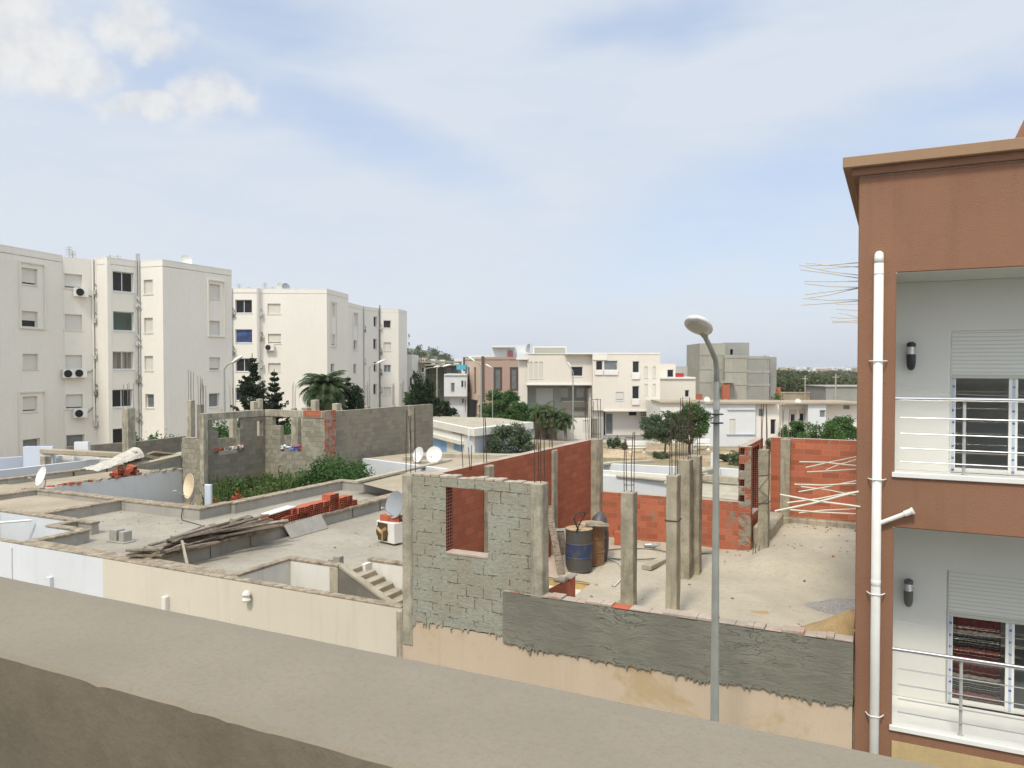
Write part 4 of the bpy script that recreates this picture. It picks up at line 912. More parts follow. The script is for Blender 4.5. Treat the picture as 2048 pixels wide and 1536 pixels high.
# ------------------------------------------------------------------ plank pile
g = random.Random(23); GP = 'old planks heaped on the party wall'; k = 0
for lay in range(4):
    for i in range(9 - lay):
        l = g.uniform(1.0, 2.5); b0 = g.uniform(.25, 2.2); c0 = -13.55 + g.uniform(-.28, .24) * (1.2 - lay * .2); a = g.uniform(-.2, .22) if i % 3 else g.uniform(-.7, .65)
        z0 = WT + .03 + lay * .06 + g.uniform(0, .04); dz = g.uniform(-.05, .12)
        p0 = W(c0, b0, z0); p1 = W(c0 + math.sin(a) * l, min(b0 + math.cos(a) * l, 3.75), z0 + dz + .02 * lay)
        plank(p0, p1, g.uniform(.08, .2), g.uniform(.025, .05), '%s grey plank in the %s layer of the heap on the party wall' % (['first', 'second', 'third', 'fourth', 'fifth', 'sixth', 'seventh', 'eighth', 'ninth'][i], ['bottom', 'second', 'third', 'top'][lay]), 'plank', GP, roll=g.uniform(-.4, .4)); k += 1
for i, (c0, b0, dc, db) in enumerate(((-13.9, .18, .7, .30), (-13.95, .30, .72, .18), (-13.85, .12, .62, .38))):
    plank(W(c0, b0, WT + .03 + i * .06), W(c0 + dc, b0 + db, WT + .04 + i * .06), .13, .05, 'short thick timber offcut at the near end of the plank heap, %s' % ('bottom of three', 'middle of three', 'topmost of three')[i], 'timber', mat=M['wood'], name='timber')
plank(W(-13.2, .95, WT + .24), W(-12.72, .72, 3.32), .055, .05, 'pale pole propped from the plank heap down to the grey roof', 'pole', mat=M['conc_lt'], name='pole')
plank(W(-13.55, 1.3, WT + .22), W(-13.05, .62, WT + .30), .09, .03, 'pale slat crossing the top of the plank heap', 'plank')
# leaning slab against the party wall
P0, P1 = PC(566, 1052, -13.38), PC(640, 1030, -13.38)
mb = MB(); c0, b0 = cb(P0); c1, b1 = cb(P1)
mb.hexa([W(-13.13, b0, 3.31), W(-13.09, b0, 3.31), W(-13.09, b1, 3.31), W(-13.13, b1, 3.31), W(-13.40, b0 + .02, 3.62), W(-13.36, b0 + .02, 3.62), W(-13.36, b1 + .02, 3.66), W(-13.40, b1 + .02, 3.66)])
tag(obj('slab', mb, M['upstand'], bevel=.005), 'long grey panel leaning against the side of the party wall', 'panel')

# ================================================================== low houses of the terrace (one storey, flat roofs)
def roofgrid(mb, c0, c1, b0, b1, z, holes, mi=0, t=.0):
    C_ = sorted({c0, c1} | {v for h in holes for v in h[:2]}); B_ = sorted({b0, b1} | {v for h in holes for v in h[2:]})
    C_ = [x for x in C_ if c0 <= x <= c1]; B_ = [x for x in B_ if b0 <= x <= b1]
    for a, b in zip(C_, C_[1:]):
        for d, e in zip(B_, B_[1:]):
            if not any(h[0] < (a + b) / 2 < h[1] and h[2] < (d + e) / 2 < h[3] for h in holes): mb.face([W(a, d, z), W(b, d, z), W(b, e, z), W(a, e, z)], mi=mi)
RZ, CZ = 3.30, 3.63
def shaft(mb, c0, c1, b0, b1, zt, zb=.0, skip=''):
    """walls of a light well seen from inside"""
    if 'b' not in skip: mb.face([W(c0, b1, zb), W(c1, b1, zb), W(c1, b1, zt), W(c0, b1, zt)])
    if 'l' not in skip: mb.face([W(c0, b0, zb), W(c0, b1, zb), W(c0, b1, zt), W(c0, b0, zt)])
    if 'r' not in skip: mb.face([W(c1, b1, zb), W(c1, b0, zb), W(c1, b0, zt), W(c1, b1, zt)])
    if 'f' not in skip: mb.face([W(c1, b0, zb), W(c0, b0, zb), W(c0, b0, zt), W(c1, b0, zt)])
def cope(parent, segs, mat='coping', zt=CZ, t=.055, ups=True, up='upstand', z0=RZ):
    a, b = MB(), MB()
    for i, (c0, c1, b0, b1) in enumerate(segs):
        e = .0012 * i; a.cbox(c0 - .025, c1 + .025, b0 - .025, b1 + .025, zt - t - e, zt - e)
        b.cbox(c0, c1, b0, b1, z0 - .05, zt - t - e - .001)
    obj('coping', a, M[mat], parent, bevel=.01)
    if ups: obj('roof_upstand', b, M[up], parent)
# --- house with the stairwell, next to the construction plot
hb = thing('house', 'low flat-roofed house with cream street wall and an open stairwell beside the grey block wall', 'house', W(-10, 5, 0))
mb = MB(); mb.wall(W(-13.5, 0), W(-6.87, 0), .17, 0, 3.585); obj('street_wall', mb, M['cream'], hb)
mb = MB(); S1, S2 = (-10.85, -9.62, .2, 1.68), (-9.62, -6.9, .2, 2.36)
roofgrid(mb, -13.45, -6.87, .2, 12, RZ, [S1, S2]); obj('roof', mb, M['roof'], hb)
mb = MB(); shaft(mb, S1[0] + .012, S1[1], S1[2], S1[3] - .012, CZ - .052, skip='rf'); obj('light_well', mb, M['offwhite'], hb)
mb = MB(); mb.cbox(-9.80, -9.58, 1.655, 1.69, 1.0, CZ - .06); obj('wall_end', mb, M['conc_lt'], hb, bevel=.02)
mb = MB(); mb.face([W(-9.3, 2.345, 1), W(-6.9, 2.345, 1), W(-6.9, 2.345, CZ - .06), W(-9.3, 2.345, CZ - .06)]); mb.cbox(-9.34, -9.24, 2.12, 2.36, 1, CZ - .06)
obj('stairwell_wall', mb, M['offwhite'], hb, label='cream wall above the broken stairs')
# staircase: stringer slab with steps
mb = MB(); n = 8; c0, z0, c1, z1 = -9.56, 3.58, -7.2, 2.43
A = [W(c0, 1.68, z0), W(c1, 1.68, z1), W(c1, 1.68, -.2), W(c0 - .02, 1.68, -.2), W(c0 - .02, 1.68, z0)]; B = [p + EB * .12 for p in A]
mb.face(A[::-1]); mb.face(B)
for i in range(5): j = (i + 1) % 5; mb.face([A[i], A[j], B[j], B[i]])
st_ = obj('stair_wall', mb, M['conc_dk'], hb)
mb = MB(); mb.hexa([A[0] - EB * .02, A[1] - EB * .02, B[1] + EB * .02, B[0] + EB * .02] + [p + Vector((0, 0, .05)) for p in (A[0] - EB * .02, A[1] - EB * .02, B[1] + EB * .02, B[0] + EB * .02)]); obj('stair_edge', mb, M['conc_lt'], hb)
mb = MB()
for i in range(11):
    u0, u1 = i / 11, (i + 1) / 11; ca, ce = c0 + (c1 - c0) * u0, c0 + (c1 - c0) * u1; zt = z0 + (z1 - z0) * u0 + .06
    mb.cbox(ca, ce + .03, 1.80, 2.3, zt - .45, zt - .10)
    
obj('stairs', mb, M['conc_lt'], hb, bevel=.012)
cope(hb, [(-10.97, -10.85, .17, 1.68), (-10.97, -9.6, 1.68, 1.82), (-9.34, -6.9, 2.36, 2.5)])
mb = MB(); mb.cbox(-13.45, -10.97, .0, .42, 3.586, 3.62); mb.cbox(-10.97, -6.9, .0, .17, 3.586, 3.618); obj('coping', mb, M['coping'], hb, bevel=.008); mb = MB(); mb.cbox(-13.45, -10.97, .171, .40, RZ, 3.585); obj('roof_upstand', mb, M['upstand'], hb)
mb = MB(); mb.cbox(-10.28, -10.10, 2.35, 2.5, RZ, RZ + .28); mb.cbox(-10.42, -10.28, 2.35, 2.5, RZ + .16, RZ + .20); obj('vent_pipe', mb, M['upstand'], hb, bevel=.01)
g = random.Random(31)
for c in (-10.28, -12.5):
    mb = MB()
    if c == -12.5: mb.cbox(c - .06, c + .06, -.10, 0, 2.5, 3.06)
    else: mb.lathe(W(c, -.09, 3.27), [(.06, 0), (.085, .03), (.05, .09), (.085, .13), (.06, .18), (.0, .22)], 12)
    obj('outlet', mb, M['offwhite'], hb, bevel=.008)
mb = MB(); mb.cbox(-6.98, -6.88, -.03, .08, 2.6, 3.56); obj('corner_post', mb, M['conc'], hb, bevel=.02)
# party wall (carries bricks and planks)
pw = obj('party_wall', (lambda q: (q.cbox(-13.72, -13.42, .42, 11, 0, CZ - .06), q)[1])(MB()), M['upstand'], hb)
mb = MB(); mb.cbox(-13.78, -13.36, .3, 11, CZ - .06, CZ + .02); obj('coping', mb, M['coping'], hb, bevel=.012)
mb = MB()
for b_ in (1.9, 3.1, 4.35, 5.6, 7.0, 8.3): mb.tube([W(-13.405, b_, 3.56), W(-13.405, b_, 3.36), W(-13.38, b_, 3.31)], .008, 5)
obj('drip_wire', mb, M['rebar'], hb)
cope(hb, [(-13.4, -6.87, 10.6, 10.85)], 'conc_lt', up='conc_lt')
# --- middle house
hm = thing('house', 'low flat-roofed house with white street wall, triangular white light well and wide grey roof', 'house', W(-17, 3, 0))
mb = MB(); mb.wall(W(-31, 0), W(-14.45, 0), .17, 0, 3.585); mb.wall(W(-31, 12), W(-31, .17), .17, 0, 3.585); obj('street_wall', mb, M['white'], hm, label='white painted street wall')
mb = MB(); mb.wall(W(-14.45, 0), W(-13.5, 0), .17, 0, 3.585); obj('street_wall', mb, M['cream'], hm, label='cream painted end of the street wall')
H1, H2 = (-24, -17.45, .2, 1.5), (-24, -18.72, 1.5, 2.22)
mb = MB(); roofgrid(mb, -20.45, -13.7, .2, 4.85, RZ, [H1, H2]); roofgrid(mb, -17.15, -13.7, 4.85, 11, RZ, []); roofgrid(mb, -24, -20.45, 2.3, 2.6, RZ, []); obj('roof', mb, M['roof'], hm)
mb = MB(); mb.face([W(-18.7, 1.488, 0), W(-17.45, 1.488, 0), W(-17.45, 1.488, CZ - .052), W(-18.7, 1.488, CZ - .052)]); mb.face([W(-24, 2.208, 0), W(-18.72, 2.208, 0), W(-18.72, 2.208, CZ - .052), W(-24, 2.208, CZ - .052)]); mb.face([W(-21.9, .2, 0), W(-21.9, 2.2, 0), W(-21.9, 2.2, CZ - .06), W(-21.9, .2, CZ - .06)]); obj('light_well', mb, M['white'], hm)
cope(hm, [(-18.7, -17.3, 1.5, 1.68), (-24, -18.0, 2.22, 2.42), (-18.72, -18.55, 1.68, 2.22), (-17.45, -17.25, .2, 1.5), (-20.6, -20.4, 2.42, 4.85)])
mb = MB(); mb.cbox(-17.3, -13.45, .0, .40, 3.586, 3.619); mb.cbox(-31, -17.3, .0, .17, 3.586, 3.618); obj('coping', mb, M['coping'], hm, bevel=.008); mb = MB(); mb.cbox(-17.3, -13.7, .171, .38, RZ, 3.585); obj('roof_upstand', mb, M['upstand'], hm)
cope(hm, [(-20.6, -17.1, 4.85, 5.15), (-17.35, -17.1, 5.15, 6.0), (-17.25, -16.95, 6.0, 11.2), (-16.95, -13.7, 10.9, 11.2)])
mb = MB(); mb.cbox(-16.95, -16.68, 1.95, 2.2, RZ, RZ + .30); mb.cbox(-16.60, -16.42, 1.95, 2.2, RZ, RZ + .28); mb.cbox(-17.0, -16.35, 1.9, 2.25, RZ, RZ + .03); obj('chimney', mb, M['upstand'], hm, bevel=.012)
for px in (105, 335, 25):
    P = PB(px, 1170, 0); c = cb(P)[0]; mb = MB(); mb.cbox(c - .10, c + .04, -.09, 0, 2.4, 3.0) if px != 25 else mb.cbox(c - .02, c + .02, -.03, 0, 1, 3.5)
    if px != 335: obj('outlet', mb, M['white'], hm, bevel=.006)
mb = MB(); mb.tube([W(-17.75, 4.84, 3.60), W(-17.74, 4.80, 3.5), W(-17.76, 4.79, 3.32), W(-17.5, 4.6, 3.31), W(-16.4, 4.3, 3.31)], .012, 6); obj('cable', mb, M['black'], hm)
mb = MB(); q = [PZ(x, y, CZ) for x, y in ((0, 1042), (20, 1040), (40, 1026))]; mb.tube([W(-21.3, 1.45, 3.5), W(-20.7, 1.55, 3.5), W(-20.3, 2.1, 3.5)], .03, 8); obj('pipe', mb, M['pvc'], hm)
# --- far-left house with the bluish courtyard wall
hc = thing('house', 'ruined low house at left with tan roof, bluish courtyard wall and rubble on top', 'house', W(-24, 6, 0))
mb = MB(); roofgrid(mb, -28.1, -20.6, 2.55, 5.85, RZ + .15, []); roofgrid(mb, -36, -28.1, 2.5, 5.9, RZ + .10, []); roofgrid(mb, -28.1, -25.45, 5.85, 11, RZ + .1, []); obj('roof', mb, M['rooftan'], hc)
mb = MB(); mb.wall(W(-25.2, 5.6), W(-25.2, 11.2), .22, 0, 3.52); obj('courtyard_wall', mb, M['cw'] if 'cw' in M else plaster('pale_blue_white_paint', (.64, .655, .65), .04, .4, 20, .2, .15), hc, label='pale bluish wall with a broken top')
cope(hc, [(-25.4, -20.65, 4.9, 5.14), (-28.25, -28.0, 2.5, 13.4), (-24.9, -24.6, 3.2, 4.9)], z0=2.0)
g = random.Random(41); mb = MB()
for i in range(70):
    b_ = 5.8 + 5.3 * i / 70; mb.box(W(-25.3 + g.uniform(-.1, .08), b_, 3.53 + g.uniform(0, .05)), (g.uniform(.05, .22), g.uniform(.05, .2), g.uniform(.03, .10)), Matrix.Rotation(g.uniform(0, 3), 3, 'Z'), mi=g.choice((0, 0, 1)))
obj('broken_top', mb, [M['conc_lt'], M['brick']], hc)
for b_ in (4.6, 5.6, 7.0, 8.4, 9.8):
    mb = MB(); mb.cbox(-27.99, -27.96, b_, b_ + .05, 3.3, 3.55); obj('bracket', mb, M['rebar'], hc)
# rubble lying on that wall's far end: beams, planks, bricks
def PWc(px, py, c=-25.3): return PC(px, py, c)
for i, (a, b_, w, t, lab, cat, mt) in enumerate([
    ((240, 938), (372, 908), .30, .16, 'fallen concrete beam sloping down across the broken wall', 'beam', 'conc_lt'),
    ((266, 905), (330, 922), .30, .12, 'tilted slab of rubble lying over the fallen beam', 'slab', 'conc'),
    ((300, 906), (356, 912), .45, .05, 'brownish sheet lying behind the fallen beam', 'sheet', 'rooftan'),
    ((252, 926), (275, 915), .35, .16, 'dark broken block wedged under the tilted slab', 'block', 'conc_dk')]):
    P0, P1 = PC(*a, -25.7 - .12 * i), PC(*b_, -25.7 - .12 * i); plank(P0, P1, w, t, lab, cat, mat=M[mt], name=cat, roll=.3 * (i % 3 - 1))
mb = MB(); g = random.Random(6); q = []
for i in range(26): q.append((PWc(246, 908) + Vector((g.gauss(0, .25), g.gauss(0, .25), g.gauss(-.15, .07))), (.14, .14, .07)))
sk = MB()
sk = MB(); g = random.Random(8); A0 = PC(178, 928, -26.0); B0 = PC(272, 900, -26.0); ns, nt = 40, 12; S0 = {}
for i in range(ns + 1):
    for j in range(nt + 1):
        u, v_ = i / ns, j / nt; p = A0.lerp(B0, u) + EC * (-.5 + 1.0 * v_); p.z += (.02 + .30 * u ** 1.5) * math.sin(math.pi * v_) ** .6 - .22 + .03 * math.sin(u * 13 + v_ * 5) * math.sin(v_ * 9 + u * 5) + g.uniform(-.02, .02); S0[i, j] = p
for i in range(ns):
    for j in range(nt): sk.face([S0[i, j], S0[i + 1, j], S0[i + 1, j + 1], S0[i, j + 1]])
tag(obj('sloping_wall_end', sk, simple('dirty_pale_wall_end', (.44, .41, .34), .7, 0, .2, 4), smooth_=False), 'pale sloping wall end in the rubble left of the fallen beam', 'wall end')  # stands for a pale sloping wall end, modelled as a crumpled surface
g = random.Random(12)
for i in range(7):
    P = PC(228 + i * 7, g.uniform(930, 942), -25.32); c, b_ = cb(P)
    brick(c, b_, 3.56 + .1 * (i % 3), g.uniform(0, 3), '%s broken red brick from the left in the rubble heap on the bluish wall' % ['first', 'second', 'third', 'fourth', 'fifth', 'sixth', 'seventh', 'eighth', 'ninth', 'tenth', 'eleventh', 'twelfth'][i], 'bricks in the rubble heap', tilt=g.uniform(-.4, .4))
# light wall seen behind: lit inner wall of the next courtyard and its bluish neighbours
bw = thing('courtyard_house', 'white walled low house remains at far left, in front of the cream apartment block', 'house', W(-33, 12, 0))
def pxwall(parent, name, x0, x1, yt0, yt1, z, mat, t=.2, zb=0, label=None, holes_px=(), teeth=0, mats=None, **kw):
    """wall whose top edge runs between two surveyed points at height z"""
    P, Q = PZ(x0, yt0, z), PZ(x1, yt1, z); P.z = Q.z = 0; hs = []
    Ln = (Q - P).length; d = (Q - P).normalized()
    for (a, b_, c, e) in holes_px:
        A, B = PP(a, (b_ + e) / 2, P, Q), PP(c, (b_ + e) / 2, P, Q); zt, zb_ = PP((a + c) / 2, b_, P, Q).z, PP((a + c) / 2, e, P, Q).z
        hs.append(((A - P).dot(d), (B - P).dot(d), zb_, zt))
    if teeth:
        g_ = random.Random(teeth); s = 0
        while s < Ln: l = g_.uniform(.15, .5); hs.append((s, s + l, z - g_.uniform(0, .10), z + 1)); s += l
    mb = MB(); mb.wall(P, Q, t, zb, z, hs, **kw); return obj(name, mb, mats or M[mat], parent, label=label), P, Q
M['bluew'] = plaster('bluish_white_paint', (.52, .56, .63), .05, .3, 20, .2, .15)
pxwall(bw, 'wall', -20, 46, 918, 913, 3.6, 'bluew'); pxwall(bw, 'wall', 46, 105, 893, 893, 4.1, 'bluew', label='higher bluish wall stub')
pxwall(bw, 'wall', 112, 262, 908, 916, 3.7, 'offwhite', teeth=3, label='lit white inner wall with a broken top')
mb = MB(); P = PZ(105, 903, 3.9); mb.cbox(*[cb(P)[0] + k for k in (-.1, .25)], *[cb(P)[1] + k for k in (-.5, -.2)], 1, 3.75); obj('pillar', mb, M['conc'], bw, bevel=.02)
P0, P1 = PZ(82, 897, 4.0), PZ(262, 911, 3.9); mb = MB(); d = (P1 - P0); mb.slab(P0, P1, .3, 3.78, 4.0, off=.1); obj('roof_beam', mb, M['rooftan'], bw, bevel=.03)
fw = thing('boundary_wall', 'long grey block wall behind the ruins, in front of the cream apartment block', 'wall', PZ(250, 885, 3.9) * Vector((1, 1, 0)) if False else Vector((PZ(250, 885, 3.9).x, PZ(250, 885, 3.9).y, 0)))
pxwall(fw, 'wall', 135, 262, 894, 884, 4.0, 'ruin', label='grey block wall'); pxwall(fw, 'wall', 262, 372, 885, 872, 4.05, 'ruin'); pxwall(fw, 'wall', 410, 540, 880, 868, 4.0, 'ruin2', zb=2)
pxwall(fw, 'wall', 540, 640, 872, 868, 4.0, 'ruin2', zb=2)
ws = thing('wall', 'white roof edge stub standing before the ground floor windows of the cream block', 'wall', Vector((PZ(165, 885, 3.8).x, PZ(165, 885, 3.8).y, 0)))
pxwall(ws, 'wall_panel', 148, 176, 884, 884, 4.3, 'white')

# ================================================================== grey block ruin with the overgrown plot
rn = thing('unfinished_house', 'grey block shell of an unfinished house with empty openings behind the overgrown garden', 'unfinished house', W(-20, 16, 0))
RT = 5.8
def rpt(px, py, z=RT): p = PZ(px, py, z); return Vector((p.x, p.y, 0))
A, B, C_, D = rpt(412, 828), rpt(530, 820), rpt(652, 824), rpt(866, 808)
def hol(P, Q, lst):
    d = (Q - P).normalized(); o = []
    for x0, y0, x1, y1 in lst:
        a, b_ = PP(x0, (y0 + y1) / 2, P, Q), PP(x1, (y0 + y1) / 2, P, Q); o.append(((a - P).dot(d), (b_ - P).dot(d), PP((x0 + x1) / 2, y1, P, Q).z, PP((x0 + x1) / 2, y0, P, Q).z))
    return o
mb = MB(); mb.wall(A, B, .2, 1.5, RT, hol(A, B, [(425, 836, 487, 860), (437, 858, 480, 875), (437, 872, 478, 908), (474, 852, 480, 905), (514, 842, 526, 872)]), mi_rev=1, mi_top=1); obj('block_wall', mb, [M['ruin'], M['conc']], rn, label='dark left wall of the shell')
mb = MB(); mb.wall(B, C_, .2, 1.5, RT, hol(B, C_, [(545, 833, 606, 852), (561, 850, 606, 900), (561, 898, 604, 904)]), mi_rev=1, mi_top=1); obj('block_wall', mb, [M['ruin2'], M['conc']], rn, label='pale textured middle wall of the shell')
for (P, Q) in ((A, B), (B, C_)):
    mb = MB(); mb.slab(P, Q + (Q - P).normalized() * -.1, .24, RT - .26, RT + .02, off=.03); obj('ring_beam', mb, M['conc'], rn, bevel=.01)
mb = MB(); d = (C_ - B).normalized(); mb.slab(C_ - d * 1.15, C_ - d * .25, .24, RT - .20, RT + .03, off=.045); obj('brick_course', mb, M['red'], rn)
d2 = (D - C_).normalized()
mb = MB(); mb.slab(C_ - d * .05, C_, .22, 3.6, RT + .04, off=.05); obj('brick_corner', mb, M['teeth'], rn); mb = MB(); mb.slab(C_ + d2 * .02, C_ + d2 * .55, .22, 3.8, RT + .05, off=.04); obj('brick_corner', mb, M['teeth'], rn)
mb = MB(); mb.wall(C_, D, .2, 0, RT, [], mi_top=1); obj('block_wall', mb, [M['ruin'], M['conc']], rn, label='long windowless right wall of the shell')

s_ = (PP(729, 850, C_, D) - C_).length; mb = MB(); mb.slab(C_ + d2 * s_, C_ + d2 * (s_ + .38), .2, 0, RT + .02, off=.05); obj('embedded_column', mb, M['conc'], rn, bevel=.02)
def colpx(x, ytop, Y, w=.25, nb=4, seed=1, rh=(.8, 1.2), mat='conc', zb=1.5, rm='rebar_lt'):
    p = PY(x, ytop, Y); zt = p.z; c, b_ = cb(p); return column(c, b_, zb, zt, mat, w, w, nb, rh, seed, parent=rn, rm=rm, rr=.011)
colpx(407, 827, 29.5, .22, 4, 51, (1.2, 1.5))
for x, y, zt, nb, sd_, mt, w in ((382, 801, 34, 4, 52, 'conc', .24), (401, 809, 33, 4, 53, 'conc_dk', .22), (257, 816, 35, 4, 54, 'conc', .40), (508, 803, 38, 0, 55, 'conc_lt', .26), (519, 798, 38.5, 0, 56, 'conc_lt', .24), (588, 816, 37, 3, 57, 'conc', .2), (630, 800, 38, 0, 58, 'conc_lt', .30), (613, 815, 37, 0, 59, 'conc', .34), (673, 807, 37, 0, 60, 'conc_lt', .3), (735, 812, 39, 4, 61, 'conc', .22), (787, 811, 41, 4, 62, 'conc', .18), (805, 810, 41, 4, 63, 'conc', .2), (466, 826, 40, 4, 64, 'conc_lt', .3), (595, 828, 35, 0, 65, 'conc', .24), (519, 835, 35.5, 0, 66, 'conc_lt', .22)):
    colpx(x, y, zt, w, nb, sd_, (1.1, 1.5), mt)
wallend = thing('wall', 'ragged grey block wall stub with the yellow dish in front, left of the dark shell', 'wall', W(-24.3, 11, 0))
P, Q = PP(361, 880, W(0, 11.1), W(1, 11.1)), PP(404, 880, W(0, 11.1), W(1, 11.1)); zt = PP(380, 874, P, Q).z
g = random.Random(9); mb = MB(); Ln = (Q - P).length
mb.wall(P, Q, .22, 1.0, zt, [(0, g.uniform(.02, .16), 1 + .2 * k, 1.2 + .2 * k) for k in range(30)] + [(k * .25, k * .25 + .25, zt - g.uniform(0, .12), zt + 1) for k in range(8)], mi_rev=1)
obj('block_panel', mb, [M['ruin2'], M['mortar_top']], wallend)
mb = MB(); P2, Q2 = PP(408, 985, W(0, 5.5), W(1, 5.5)), PP(420, 985, W(0, 5.5), W(1, 5.5)); mb.slab(P2, Q2, .10, 2.5, PP(414, 969, P2, Q2).z); tag(obj('wall_stub', mb, M['bluew'], bevel=.02), 'small pale blue plastered stub on the roof edge beside the garden', 'wall stub')
# clothes heap on the window ledge of the ruin
p = PP(583, 898, B, C_); g = random.Random(4)
ch = thing('clothes_heap', 'heap of blue white and red clothes lying on the ledge of the empty window opening', 'clothes', p)
for nm, col, dxx in (('blue_garment', (.08, .16, .55), .15), ('white_garment', (.6, .6, .62), -.3), ('red_garment', (.45, .10, .09), .3), ('navy_garment', (.03, .04, .09), -.05)):
    mb = MB()
    for k in range(6): q = p + (C_ - B).normalized() * (dxx + g.uniform(-.2, .2)) + Vector((0, .1, g.uniform(-.03, .14))); mb.box(q, (g.uniform(.12, .3), .14, g.uniform(.04, .10)), Matrix.Rotation(g.uniform(-.6, .6), 3, 'Y') @ Matrix.Rotation(g.uniform(0, 3), 3, 'Z'))
    obj(nm, mb, simple(nm + '_cloth', col, .9, 0, .2, 5), ch, smooth_=True)
p = PP(458, 900, A, B); ch = thing('rubble_heap', 'white and red rubble lying on the ledge inside the dark left opening of the shell', 'rubble', p)
for nm, mt in (('plaster_lump', 'offwhite'), ('brick_lump', 'brick'), ('stone_lump', 'conc_dk')):
    mb = MB()
    for k in range(6): mb.box(p + (B - A).normalized() * g.uniform(-.7, .7) + Vector((0, 0, g.uniform(.0, .1))), (.25, .15, .1), Matrix.Rotation(g.uniform(0, 3), 3, 'Z'))
    obj(nm, mb, M[mt], ch)
# overgrown garden
mb = MB(); q = [W(-24.5, 5.2, 2.3), W(-17.2, 5.2, 2.3), W(-17.0, 16, 2.3), W(-24.5, 16, 2.3)]; mb.face(q)
struct(obj('garden_soil', mb, M['earth'])); 
def meadow(poly, n, h, seed, mat, zb=2.3, name='tall_weeds'):
    g = np.random.default_rng(seed); q = []
    (x0, x1), (y0, y1) = poly
    for i in range(n):
        c, b_ = g.uniform(x0, x1), g.uniform(y0, y1); hh = h * g.uniform(.45, 1.1) * (1 + .35 * math.sin(c * 2.1) * math.cos(b_ * 1.7)); p = W(c, b_, zb)
        if p.x < -.397 * p.y: continue
        a = g.uniform(0, 6.28); w = Vector((math.cos(a), math.sin(a), 0)) * g.uniform(.02, .05); l = Vector((g.uniform(-.3, .3), g.uniform(-.3, .3), 1)) * hh
        q.append([list(p - w), list(p + w), list(p + l * .75 + w * .8), list(p + l)])
        for k in range(3):
            u = g.uniform(.3, .95); s = .05 + .05 * g.random(); c0 = p + l * u; e = Vector((g.normal(), g.normal(), g.normal() * .6)).normalized() * s; f = Vector((-e.y, e.x, g.normal() * s)); q.append([list(c0), list(c0 + e + f * .4), list(c0 + e * 1.8), list(c0 + e - f * .4)])
    q = np.array(q); o = quads_obj(name, q, mat, None, loc=W((x0 + x1) / 2, (y0 + y1) / 2, zb)); return struct(o, 'stuff')
meadow(((-23.3, -17.35), (6.0, 13.6)), 4200, .95, 5, M['weed'])
meadow(((-20.3, -17.2), (10.0, 15.8)), 1200, .9, 6, M['weed'])
for i, (x, y, w, h, n, mt) in enumerate(((455, 975, .9, 1.35, 1800, 'leaf'), (500, 962, 1.0, 1.35, 2200, 'weed'), (545, 966, .9, 1.3, 2000, 'leaf_br'), (585, 962, .8, 1.3, 1700, 'leaf'), (520, 985, .8, 1.15, 1500, 'weed'))):
    P = PZ(x, y, 3.2); bush('garden_shrub', ['leafy shrub at the left of the garden, by the flowering plants', 'loose weedy shrub in the garden under the dark ruin wall', 'bright green shrub in the middle of the garden', 'dark leafy shrub left of the dense bush in the garden', 'low weedy shrub by the roof edge in front of the bright one'][i], Vector((P.x, P.y, 2.3)), w, w * .8, h, M[mt], 170 + i, n=n, leaf=.075, ncl=12, cat='shrub')
P = PZ(662, 958, 3.3); bush('bush', 'dense dark green bush against the grey block wall in the garden', Vector((P.x, P.y, 2.3)), 1.55, 1.2, 1.95, M['leaf'], 77, n=12000, leaf=.07, ncl=22)
P = PZ(720, 962, 3.1); bush('bush', 'smaller green bush at the right end of the garden beside the white wall', Vector((P.x - .2, P.y, 2.2)), .55, .7, 1.2, M['leaf'], 78, n=2500, leaf=.07)
g = random.Random(3)
for i, (x, y, lab) in enumerate(((466, 988, 'red flowering plant at the near left corner of the weedy garden'), (474, 984, 'red flowering plant just behind the corner one in the garden'), (437, 994, 'low red flowering plant close to the pale stub'), (624, 968, 'orange red flowering plant in front of the dark bush'))):
    P = PZ(x, y, 3.35); c, b_ = cb(P)
    bush('flowering_plant', lab, Vector((P.x, P.y, 2.4)), .25, .25, 1.1, M['flower'], 90 + i, n=110, leaf=.06, ncl=5, cat='flower')
# white courtyard wall and roofs right of the ruin
hr = thing('house', 'low house with white courtyard wall and tan roof behind the two white dishes', 'house', W(-15, 14, 0))
P, Q = rpt(725, 917, 3.75), rpt(905, 940, 3.75); mb = MB(); mb.wall(P, Q, .2, 0, 3.75); obj('courtyard_wall', mb, M['white'], hr, label='white courtyard wall')
mb = MB(); q = [PZ(x, y, 3.7) for x, y in ((735, 917), (1000, 952), (1090, 914), (1010, 908), (868, 904), (812, 908))]; mb.prism(q, 0, 3.72, 0); obj('roof', mb, M['rooftan'], hr)
def coping_px(parent, pts, z, w=.28, t=.09, mat='coping', hgt=None):
    mb = MB()
    for i, ((x0, y0), (x1, y1)) in enumerate(zip(pts, pts[1:])):
        P, Q = PZ(x0, y0, z), PZ(x1, y1, z); mb.slab(P, Q, w, z - (hgt or t) - .002 * i, z - .002 * i)
    return obj('coping', mb, M[mat], parent, bevel=.012)
coping_px(hr, [(812, 914), (872, 908), (905, 907), (1000, 910), (1082, 905)], 3.9, hgt=.25, mat='conc_lt')
mb = MB(); q = [PZ(x, y, 3.68) for x, y in ((715, 965), (795, 985), (905, 950), (880, 938), (760, 952))]; mb.face(q); obj('roof', mb, M['rooftan'], hr)
coping_px(hr, [(716, 962), (905, 918)][::1], 3.8, w=.25, mat='conc_lt'); coping_px(hr, [(800, 987), (905, 952)], 3.78, w=.25, mat='conc_lt')
